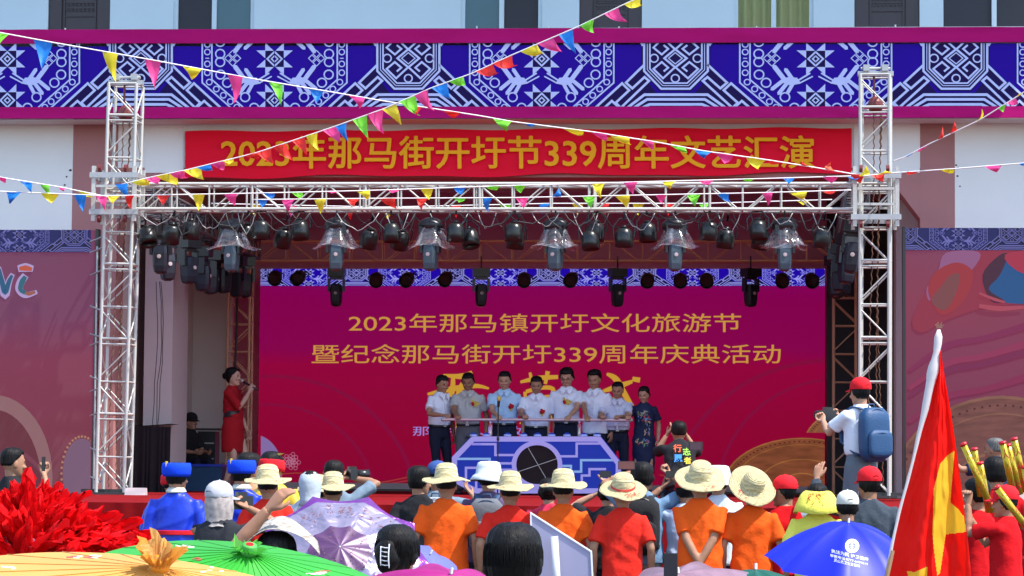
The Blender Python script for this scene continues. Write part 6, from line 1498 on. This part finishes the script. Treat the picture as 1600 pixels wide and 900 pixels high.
u3, k3 = umbrella('silver and purple sun umbrella tilted to the camera with a small inner canopy', 531, 859, 16.0, .53, .15, (.10,-.76,.62), SIL, 10, True, .06, shaft=.8)
inner = MB(); N_ = 60; vs = [Vector((0,0,.030))]; fs = []
for i in range(1, 7):
    for k in range(N_):
        f = (k % 6)/6; rr = .185*i/6*(1-.07*math.sin(PI*f)); vs.append(Vector((rr*math.cos(2*PI*k/N_), rr*math.sin(2*PI*k/N_), .030-.035*(i/6)**1.5-.010*math.sin(PI*f)*(i/6))))
for k in range(N_): fs.append((0, 1+k, 1+(k+1) % N_))
for i in range(5):
    for k in range(N_): a_ = 1+i*N_+k; b_ = 1+i*N_+(k+1) % N_; fs.append((a_, a_+N_, b_+N_, b_))
inner.add(vs, fs).build('inner_canopy', mat('purple_silver_cloth', (.085,.03,.095), .4, .1, var=.35, vs=14, spec=.6), u3, smooth=True)
mb = MB(); rd = random.Random(4)
for k in range(10):
    for j in range(3):
        th = 2*PI*(k+.2+.3*j)/10; r0 = .36-.03*(j == 1)
        for q in range(7):
            a = th+rd.uniform(-.06,.06); rr = r0+rd.uniform(-.06,.04); s = rr/.53; z = -.15*s**1.9+.004; l = rd.uniform(.006,.014); ph = rd.random()*6
            c = Vector((rr*math.cos(a), rr*math.sin(a), z+.002)); d = Vector((math.cos(ph), math.sin(ph), 0))*l; n_ = Vector((-d.y,d.x,0))*.4
            mb.add([c-d, c+n_, c+d, c-n_], [(0,1,2,3)])
for q in range(90):
    th = rd.uniform(0,2*PI); rr = rd.uniform(.07,.17); z = .030-.035*(rr/.185)**1.5+.002; l = rd.uniform(.003,.008); ph = rd.random()*6
    c = Vector((rr*math.cos(th), rr*math.sin(th), z)); d = Vector((math.cos(ph), math.sin(ph), 0))*l; n_ = Vector((-d.y,d.x,0))*.5; mb.add([c-d, c+n_, c+d, c-n_], [(0,1,2,3)])
tag(mb.build('printed_flowers', mat('plum_print', (.12,.04,.06), .6, var=.1), u3), kind='stuff')
u4, k4 = umbrella('magenta umbrella with small blue patches at the bottom edge', 705, 897, 12.5, .45, .17, (.15,-.32,.9), film('magenta_cloth_umbrella', (.38,.02,.19), .25, .5, var=.25, vs=9), 8, True, .05)
u5, k5 = umbrella('pale lilac umbrella half hidden behind the purple one', 672, 866, 17.2, .30, .10, (.45,-.35,.8), film('lilac_cloth_umbrella', (.14,.15,.42), .2, .6), 8, True, .05)
BLUM = film('royal_blue_nylon', (.012,.022,.50), .1, .45, var=.08)
u6, k6 = umbrella('royal blue umbrella with white emblem and lettering in front of the flag', 1326, 817, 18.0, .52, .26, (.02,-.12,1), BLUM, 8, True, .05)
u6.rotation_quaternion = Vector((.06,-.22,1)).to_track_quat('Z', 'Y') @ Quaternion((0,0,1), math.radians(24))
WP = mat('white_silkscreen', (.70,.72,.85), .6, var=.03)
L = []; ring2(L, (1331.5,853), 11, 2.2, 24); ring2(L, (1331.5,853), 8.6, .8, 24); ring2(L, (1331.5,853), 7, 1.1, 8); pline(L, [(1327,853),(1336,853)], 1); pline(L, [(1331.5,848),(1331.5,858)], 1); pline(L, [(1328,850),(1335,850)], .8); pline(L, [(1328,856),(1335,856)], .8)
project_print(u6, k6, [(q, [(0,1,2,3)]) for q in L], WP, 'emblem')
project_print(u6, k6, slant('执法为民 护卫健康', 1299, 857.5, 1357, 863.5)+slant('举报电话:0777-6499019', 1297, 865, 1356, 870)+slant('灵山县卫生监督所', 1303, 872.5, 1344, 877.5), WP, 'lettering')
u7, k7 = umbrella('silvery pink umbrella at the bottom edge beside the upright phone', 1060, 896, 13.0, .36, .10, (-.1,-.35,.9), film('silvery_pink_cloth', (.34,.20,.25), .15, .3, var=.4, vs=12, metal=.3), 8, True, .1)
u8, k8 = umbrella('dark green umbrella tip at the bottom edge below the orange shirt', 1181, 890, 13.5, .38, .19, (0,-.1,1), film('dark_green_cloth', (.01,.09,.06), .1, .4), 8, True, .05)
phone('big dark phone held upright at the bottom edge', 1048, 889, 12.6, .062, .14)
# ---------------------------------------------------- red feather fan
fan = thing('petal_fan', 'large bright red fan of layered silk petals at the left edge', 'petal fan', at(60, 830, 11.0)); o_ = Vector(fan.location)
def silk():
    m = film('bright_red_silk', (.78,.008,.012), .35, .6, var=.25, vs=12, spec=.15); return m
SILK = silk(); LIL = film('lilac_silk', (.62,.45,.62), .3, .6, spec=.15)
def petal(seed, L_, W_):
    rd = random.Random(seed); mb = MB(); vs = []; c1, c2, ph = rd.uniform(.1,.5), rd.uniform(.2,.6), rd.random()*6; a, b = 9, 7
    for i in range(a+1):
        s = i/a; wd = W_*math.sin(PI*min(1, .12+.80*s)**1.0)*(1 if s < .95 else .8)
        for j in range(b):
            u = j/(b-1)*2-1; e = .018*math.sin(9*s+ph+u*3)*s
            vs.append(Vector((u*wd+.004*math.sin(7*u+ph), -c2*L_*.35*s*s+abs(u)*wd*c1+e+.006*math.sin(u*6+ph)*s, L_*(s-.06*u*u*s+.03*math.sin(5*u+ph)*s))))
    mb.add(vs, [(i*b+j, i*b+j+1, (i+1)*b+j+1, (i+1)*b+j) for i in range(a) for j in range(b-1)]); me = mb.mesh('petal', True); return me
PV = [petal(q, .19+.08*(q % 3)/2, .022+.012*(q % 2)) for q in range(7)]
for p in PV[:]: p.materials.append(SILK)
PLIL = petal(33, .13, .03); PLIL.materials.append(LIL)
rd = random.Random(12)
top = [(-60,760),(0,760),(30,752),(60,752),(95,766),(125,782),(160,795),(195,812),(225,830),(252,850),(262,866)]
def topy(x):
    for a, b in zip(top, top[1:]):
        if a[0] <= x <= b[0]: return a[1]+(b[1]-a[1])*(x-a[0])/(b[0]-a[0])
    return 870
cnt = 0
for q in range(280):
    x = rd.uniform(-70, 205); ty = topy(x)+38; y = ty+(892-ty)*rd.random()**.9
    Yp = 11.0-.30*((y-ty)/130)+rd.uniform(-.05,.05)+ (0 if y > ty+10 else .08)
    p = at(x, y+16, Yp); cxp, cyp = (30, 880); ang = math.atan2(cyp-y, (x-cxp)*.9)
    out = Vector((math.cos(ang)*1.0, -.35-rd.random()*.5, math.sin(ang)*.9+.15)).normalized()
    if rd.random() < .15: out = (out+Vector((rd.uniform(-.6,.6), -.3, rd.uniform(-.5,.5)))).normalized()
    o = bpy.data.objects.new('petal', PV[rd.randrange(7)] if not (x < 60 and y > 810 and rd.random() < .16) else PLIL); C.objects.link(o); o.parent = fan
    o.rotation_mode = 'QUATERNION'; o.rotation_quaternion = out.to_track_quat('Z', 'Y') @ Quaternion((0,0,1), rd.uniform(-.7,.7)); o.location = p-o_-out*.05; sc_ = rd.uniform(.75,1.15); o.scale = (sc_,)*3
mb = MB(); bb = []
for q in range(1100):
    x = rd.uniform(-90, 205); ty = topy(x)+44; y = ty+(905-ty)*rd.random(); Yp = 11.12+rd.uniform(-.02,.25); p = at(x, y+8, Yp)-o_
    ang = math.atan2(880-y, x-30); out = Vector((math.cos(ang), -.3-rd.random()*.6, math.sin(ang)+.2)).normalized(); mm = out.to_track_quat('Z', 'Y').to_matrix() @ Matrix.Rotation(rd.uniform(-1.5,1.5),3,'Z'); s_ = rd.uniform(.7,1.1); me = PV[rd.randrange(7)]
    mb.add([p-out*.05+mm @ (v.co*s_) for v in me.vertices], [tuple(f.vertices) for f in me.polygons])
tag(mb.build('under_petals', SILK, fan, smooth=True), kind='stuff')
MB().tube([(0,.1,-.25),(0,.12,-.9)], .014, 8).build('handle', M['wood'], fan)
# ---------------------------------------------------- flag
YG = 9.0
LX = [(512,1461),(530,1459),(560,1454),(600,1447),(640,1441),(680,1433),(720,1425),(760,1415),(800,1404),(850,1393),(900,1384),(960,1372)]
RX = [(512,1472),(530,1472),(556,1471),(575,1474),(600,1478),(640,1485),(680,1491),(720,1497),(760,1502),(800,1507),(850,1513),(900,1518),(960,1524)]
WXr = [(512,1472),(535,1472),(560,1469),(600,1459),(640,1449),(680,1437),(720,1427),(760,1416),(800,1405),(850,1394),(900,1385),(960,1373)]
def itp(T, y):
    for a, b in zip(T, T[1:]):
        if a[0] <= y <= b[0]: return a[1]+(b[1]-a[1])*(y-a[0])/(b[0]-a[0])
    return T[-1][1]
STAR = [(1491.5,704.5),(1480,712),(1469,725),(1464,745),(1461,756),(1459,765),(1457,835),(1460,865),(1464.5,900),(1469,895),(1477.5,835),(1510,831),(1506,807),(1497,795),(1485,785),(1487,757)]
ST2 = [(1417,892),(1429,894),(1449,885),(1447,915),(1422,915)]
def inside(p, poly):
    c = False; x, y = p
    for i in range(len(poly)):
        x1, y1 = poly[i-1]; x2, y2 = poly[i]
        if (y1 > y) != (y2 > y) and x < (x2-x1)*(y-y1)/(y2-y1)+x1: c = not c
    return c
flag = thing('flag', 'red flag with a large yellow star and white sleeve hanging folded at right', 'flag', at(1440, 900, YG)); o_ = Vector(flag.location)
nu, nv = 130, 300; vs = []; pxs = []; mb = MB()
for j in range(nv+1):
    y = 548+(960-548)*j/nv; xl_, xr_ = itp(WXr, y)-2, itp(RX, y); g_ = (y-548)/412
    for i in range(nu+1):
        u = i/nu; x = xl_+(xr_-xl_)*u; d = .022*math.sin(u*9+1.3*g_)*(.35+g_)+.012*math.sin(u*21+4*g_)*(.3+g_*.7)+.02*math.sin(u*4+2)*g_
        d += .010*noise.noise((u*5+g_*2, g_*5, 1))+.006*noise.noise((u*14, g_*16, 4)); d += -.03*math.exp(-((u-.56-.02*math.sin(g_*5))/.05)**2)*(.4+.6*g_)+.02*math.sin(PI*u)*0
        vs.append(at(x, y, YG+d)-o_); pxs.append((x, y))
fs = []; mi = []
for j in range(nv):
    for i in range(nu):
        a = j*(nu+1)+i; fs.append((a, a+1, a+nu+2, a+nu+1)); q = ((pxs[a][0]+pxs[a+nu+2][0])/2, (pxs[a][1]+pxs[a+nu+2][1])/2); mi.append(1 if inside(q, STAR) or inside(q, ST2) else 0)
mb.v = [tuple(v) for v in vs]; mb.f = fs; mb.mi = mi
mb.build('flag_cloth', (film('flag_red', (.90,.010,.006), .4, .6, var=.06, spec=.15), film('flag_yellow', (.92,.50,.03), .4, .6, var=.06, spec=.15)), flag, smooth=True)
mb = MB(); R = []
for j in range(40):
    y = 515+(960-515)*j/39; a, b = itp(LX, y), itp(WXr, y)+1; c = at((a+b)/2, y, YG-.012)-o_; rx = max((b-a)/2+.8, 2.4)/pxm(YG)
    if j < 8: rx *= .55+.07*j+.15*math.sin(j*1.4)
    if j == 0: rx *= .6
    R.append([c+Vector((rx*math.cos(2*PI*k/14)*(1+.06*math.sin(j*1.3+k)), rx*.9*math.sin(2*PI*k/14), 0)) for k in range(14)])
mb.rings(R).build('white_sleeve', film('white_sleeve_cloth', (.72,.66,.66), .2, .7), flag, smooth=True)
a, b = at(1394, 860, YG-.01)-o_, at(1373, 960, YG-.01)-o_; MB().tube([a, b, b+(b-a)*2.5], .008, 8).build('pole', M['wood'], flag)
mb = MB()
for k in range(7): q = at(1464+k*1.2, 513, YG-.01)-o_; mb.tube([q, q+Vector(((k-3)*.0016, -.003, .012+.004*(k % 3)))], .0007, 4)
tag(mb.build('frayed_thread', M['wood'], flag), kind='stuff')
# ---------------------------------------------------- sign board seen from behind
YW = 14.0
sb = thing('sign_board', 'shaded lilac grey back of a sign board with a slanted top and white pole', 'sign board', at(878, 880, YW)); o_ = Vector(sb.location)
P4 = [(830,803),(923,863),(928,960),(829,960)]; BK = mat('shaded_board_back', (.30,.29,.42), .6, var=.06, vs=4)  # lilac grey is the back's shade, put into the base colour
mb = MB(); prism_px(mb, P4, YW, YW+.02); mb.v = [tuple(Vector(v)-o_) for v in mb.v]; mb.build('panel_back', BK, sb)
mb = MB(); L = []; pline(L, [(829.5,960),(829.5,802),(923.5,862),(928.5,960)], 2.2)
for q in L: prism_px(mb, q, YW-.006, YW+.026)
mb.v = [tuple(Vector(v)-o_) for v in mb.v]; mb.build('edge', M['white_edge'] if 'white_edge' in M else mat('white_edge', (.75,.75,.78), .6), sb)
a, b = at(866, 838, YW-.05)-o_, at(874, 970, YW-.05)-o_; MB().tube([a, b], .019, 14).build('pole', mat('white_plastic_pipe', (.55,.55,.60), .35), sb, smooth=True)
# ---------------------------------------------------- near heads
def near(label, px, ytop, Y, Hh=1.62, **kw):
    top_ = htop(ytop, Y); k = Hh/1.695; pel = .90-(1.695-top_/k); d = dict(rz=PI, H=Hh, face=False, hair='woman', pelvis=pel, feet=[(.14,-.28,.08),(-.14,-.28,.08)], tmat=DTR, vox=.011); d.update(kw)
    return person(label, crowd_loc(px, Y), **d)
f1 = near('woman with black hair pinned up by a white claw clip beside the purple umbrella', 622, 828, 13.5, smat=cl('pale_pink_cotton',(.6,.42,.42)), seed=201, hthick=.026, turn=-.35)
q = f1['hm']; hb_ = Mesh3(); e = MB().ell((.005,.098,.0), (.062,.045,.085), 20, 14); vv = np.array([tuple(v) for v in e.v]); vv[:,0] += .004*np.sin(vv[:,2]*60); hb_.add(np_tf(vv, q), e.f); hb_.build('pinned_hair', [M['hair']], f1['root'])
clp = thing('hair_clip', 'white claw clip in the black hair of the woman near the purple umbrella', 'hair clip', f1['root'].location, PI); clp.scale = f1['root'].scale
mb = MB()
mb.tube([q @ Vector((-.028, .140+.012*math.cos((z-.0)*22), z)) for z in [-.055+.011*k for k in range(11)]], .0035, 6)
mb.tube([q @ Vector((.012, .148+.006*math.cos(z*22), z)) for z in [-.045+.009*k for k in range(11)]], .003, 6)
mb.build('clip_spine', M['rope'], clp, smooth=True); mb = MB()
for k in range(5): z = -.042+.02*k; mb.tube([q @ Vector((-.028,.148,z)), q @ Vector((-.008,.153,z)), q @ Vector((.012,.150,z+.004))], .0025, 5)
tag(mb.build('clip_teeth', M['rope'], clp), kind=None)
f2 = near('person with thick glossy black hair at the bottom centre beside the sign board', 803, 826, 10.0, smat=cl('pale_cream_cotton',(.55,.5,.42)), seed=202, hthick=.026, turn=-.15, skinc=S1)
f3 = near('person in teal shirt holding a printed sheet over the head beside the green umbrella', 432, 838, 13.2, smat=TEAL, seed=203, hthick=.02, L=(.025,.10,1.585), lh=(1,.3,-.1), lhand='relax', lth=(0,.6,-1), skinc=S2)
# the wrist rests on top of the sheet
ptop = at(430, 803, 13.15); k_ = f3['k']
nw = thing('printed_sheet', 'large printed paper sheet bent over the head of the person in teal', 'printed sheet', at(440, 830, 13.15)); o_ = Vector(nw.location)
mb = MB(); vs = []; nx, ny = 26, 14
for i in range(nx+1):
    u = i/nx; x = 384+112*u; y = 852-50*math.sin(PI*(.08+.80*u))**.9+12*u
    for j in range(ny+1):
        s = j/ny; Yp = 13.42-.34*s; vs.append(at(x+6*s*(u-.3), y+24*s*(.5+u*.5)+2*math.sin(u*9+s*3), Yp)-o_)
mb.add(vs, [(i*(ny+1)+j, i*(ny+1)+j+1, (i+1)*(ny+1)+j+1, (i+1)*(ny+1)+j) for i in range(nx) for j in range(ny)])
PAP = mat('printed_newsprint', (.62,.58,.50), .8, var=.05)
def news():
    n = PAP.node_tree; p = n.nodes['Principled BSDF']; tc = n.nodes.new('ShaderNodeTexCoord'); b = n.nodes.new('ShaderNodeTexBrick'); b.inputs['Scale'].default_value = 34; b.inputs['Color1'].default_value = (.40,.37,.31,1); b.inputs['Color2'].default_value = (.15,.10,.06,1); b.inputs['Mortar'].default_value = (.44,.42,.38,1); b.inputs['Mortar Size'].default_value = .03; b.inputs['Bias'].default_value = -.2
    v = n.nodes.new('ShaderNodeTexVoronoi'); v.inputs['Scale'].default_value = 120
    mp = n.nodes.new('ShaderNodeMapping'); mp.inputs['Scale'].default_value = (1,1,1); mp.inputs['Rotation'].default_value = (PI/2,0,.3); n.links.new(tc.outputs['Object'], mp.inputs[0]); n.links.new(mp.outputs[0], b.inputs[0]); n.links.new(b.outputs[0], p.inputs['Base Color'])
news(); sh_ = mb.build('sheet', PAP, nw, smooth=True); sh_.modifiers.new('s', 'SOLIDIFY').thickness = .003
# ---------------------------------------------------- things standing at the left of the stage
dk = thing('draped_table', 'table under a black cloth behind the left tower', 'table', (at(240,770,40.7).x, 40.8, ZS)); a, b = at(206,666,40.6), at(266,662,40.6)
mb = MB(); vs = []; n_ = 40
for k in range(n_+1):
    x = a.x+(b.x-a.x)*k/n_-dk.location.x; f = .03*math.sin(k*1.1+math.sin(k*.4)*2); vs += [(x, -.15, a.z-ZS), (x, -.17+f*.4, .4), (x, -.18+f, .0)]
mb.add(vs, [(3*i+j, 3*i+j+1, 3*i+j+4, 3*i+j+3) for i in range(n_) for j in range(2)]); mb.add([(a.x-dk.location.x,-.15,a.z-ZS),(b.x-dk.location.x,-.15,b.z-ZS),(b.x-dk.location.x,.5,b.z-ZS),(a.x-dk.location.x,.5,a.z-ZS)], [(0,1,2,3)]); mb.build('tablecloth', cl('black_stage_drape',(.012,.010,.014)), dk, smooth=True)
mn_ = thing('equipment_case', 'black equipment case beside the presenter in red', 'equipment case', (at(325,760,45.2).x, 45.2, ZS)); a, b = at(316,672,45.2), at(342,765,45.2); w_ = (b.x-a.x)/2
MB().box((-w_,-.2,.02),(w_,.2,.95)).build('case_body', M['black'], mn_); MB().box((-w_-.05,-.25,.97),(w_+.05,.25,1.0)).build('case_top', M['cable'], mn_)
for z in (.25,.5,.75): MB().box((-w_+.02,-.205,z),(w_-.02,-.2005,z+.02)).build('rack_face', M['steel'], mn_)
bx = thing('blue_crate', 'blue plastic crate on the stage behind the blue ring hats', 'crate', (at(318,750,43.5).x, 43.5, ZS)); MB().box((-.32,-.2,0),(.32,.2,.42)).build('crate_body', M['bagblue'], bx); MB().box((-.34,-.22,.38),(.34,.22,.421)).build('crate_rim', M['steelblue'], bx)
ch = thing('blue_chair', 'bright blue plastic chair edge showing behind the left screen', 'chair', (at(138,700,37.9).x, 37.9, ZS)); MB().box((-.10,-.03,.5),(.055,.03,1.0)).build('chair_back', M['steelblue'], ch); MB().box((-.25,-.25,.44),(.05,.25,.48)).build('chair_seat', M['steelblue'], ch)
for x in (-.2,.03):
    for y in (-.2,.2): bar('leg', (x,y,0), (x,y,.44), .014, M['steelblue'], ch)
sg = thing('wall_sign', 'small red sign on the dark wall left of the presenter', 'sign', at(285,626,45.98)); MB().box((-.06,-.012,-.04),(.06,.012,.04)).build('plate', CAPRED, sg); MB().box((-.04,-.014,-.008),(.03,-.0122,.006)).build('lettering', M['rope'], sg)
fb = thing('floor_light', 'low white floor lamp at the foot of the left tower', 'floor lamp', at(212,772,36.0)); MB().rings([[(-.14,-.06,-.05),(.14,-.06,-.05),(.14,.08,-.05),(-.14,.08,-.05)],[(-.13,-.02,.08),(.13,-.02,.08),(.13,.08,.08),(-.13,.08,.08)]]).build('housing', M['pillar'], fb)

# loose strands on the two nearest heads
for f_, sd_, th_ in ((f1, 5, .026), (f2, 6, .026), (f3, 7, .02)):
    q = f_['hm']; rd = random.Random(sd_); mb = MB()
    for k in range(420):
        a0 = rd.uniform(0, 2*PI); bend = rd.uniform(-.25,.25); e = rd.uniform(-.002,.003); pts = []; z1 = rd.uniform(-.10,-.04); r_ = []
        for j in range(9):
            s = j/8; th = a0+bend*s; phi = .12+1.75*s; z = .028+(.113-.028+th_*1.05+e)*math.cos(phi); 
            if z < z1: break
            rr = math.sin(min(phi,1.75)); pts.append(q @ Vector(((.076+th_*.95+e)*rr*math.cos(th), .006+(.095+th_*.95+e)*rr*math.sin(th), z))); r_.append(.0010)
        if len(pts) > 3 and not (math.sin(a0) < -.5 and False): mb.tube(pts, r_, 3, cap=False)
    tag(mb.build('loose_strands', M['hair'], f_['root'], smooth=True), kind='stuff')
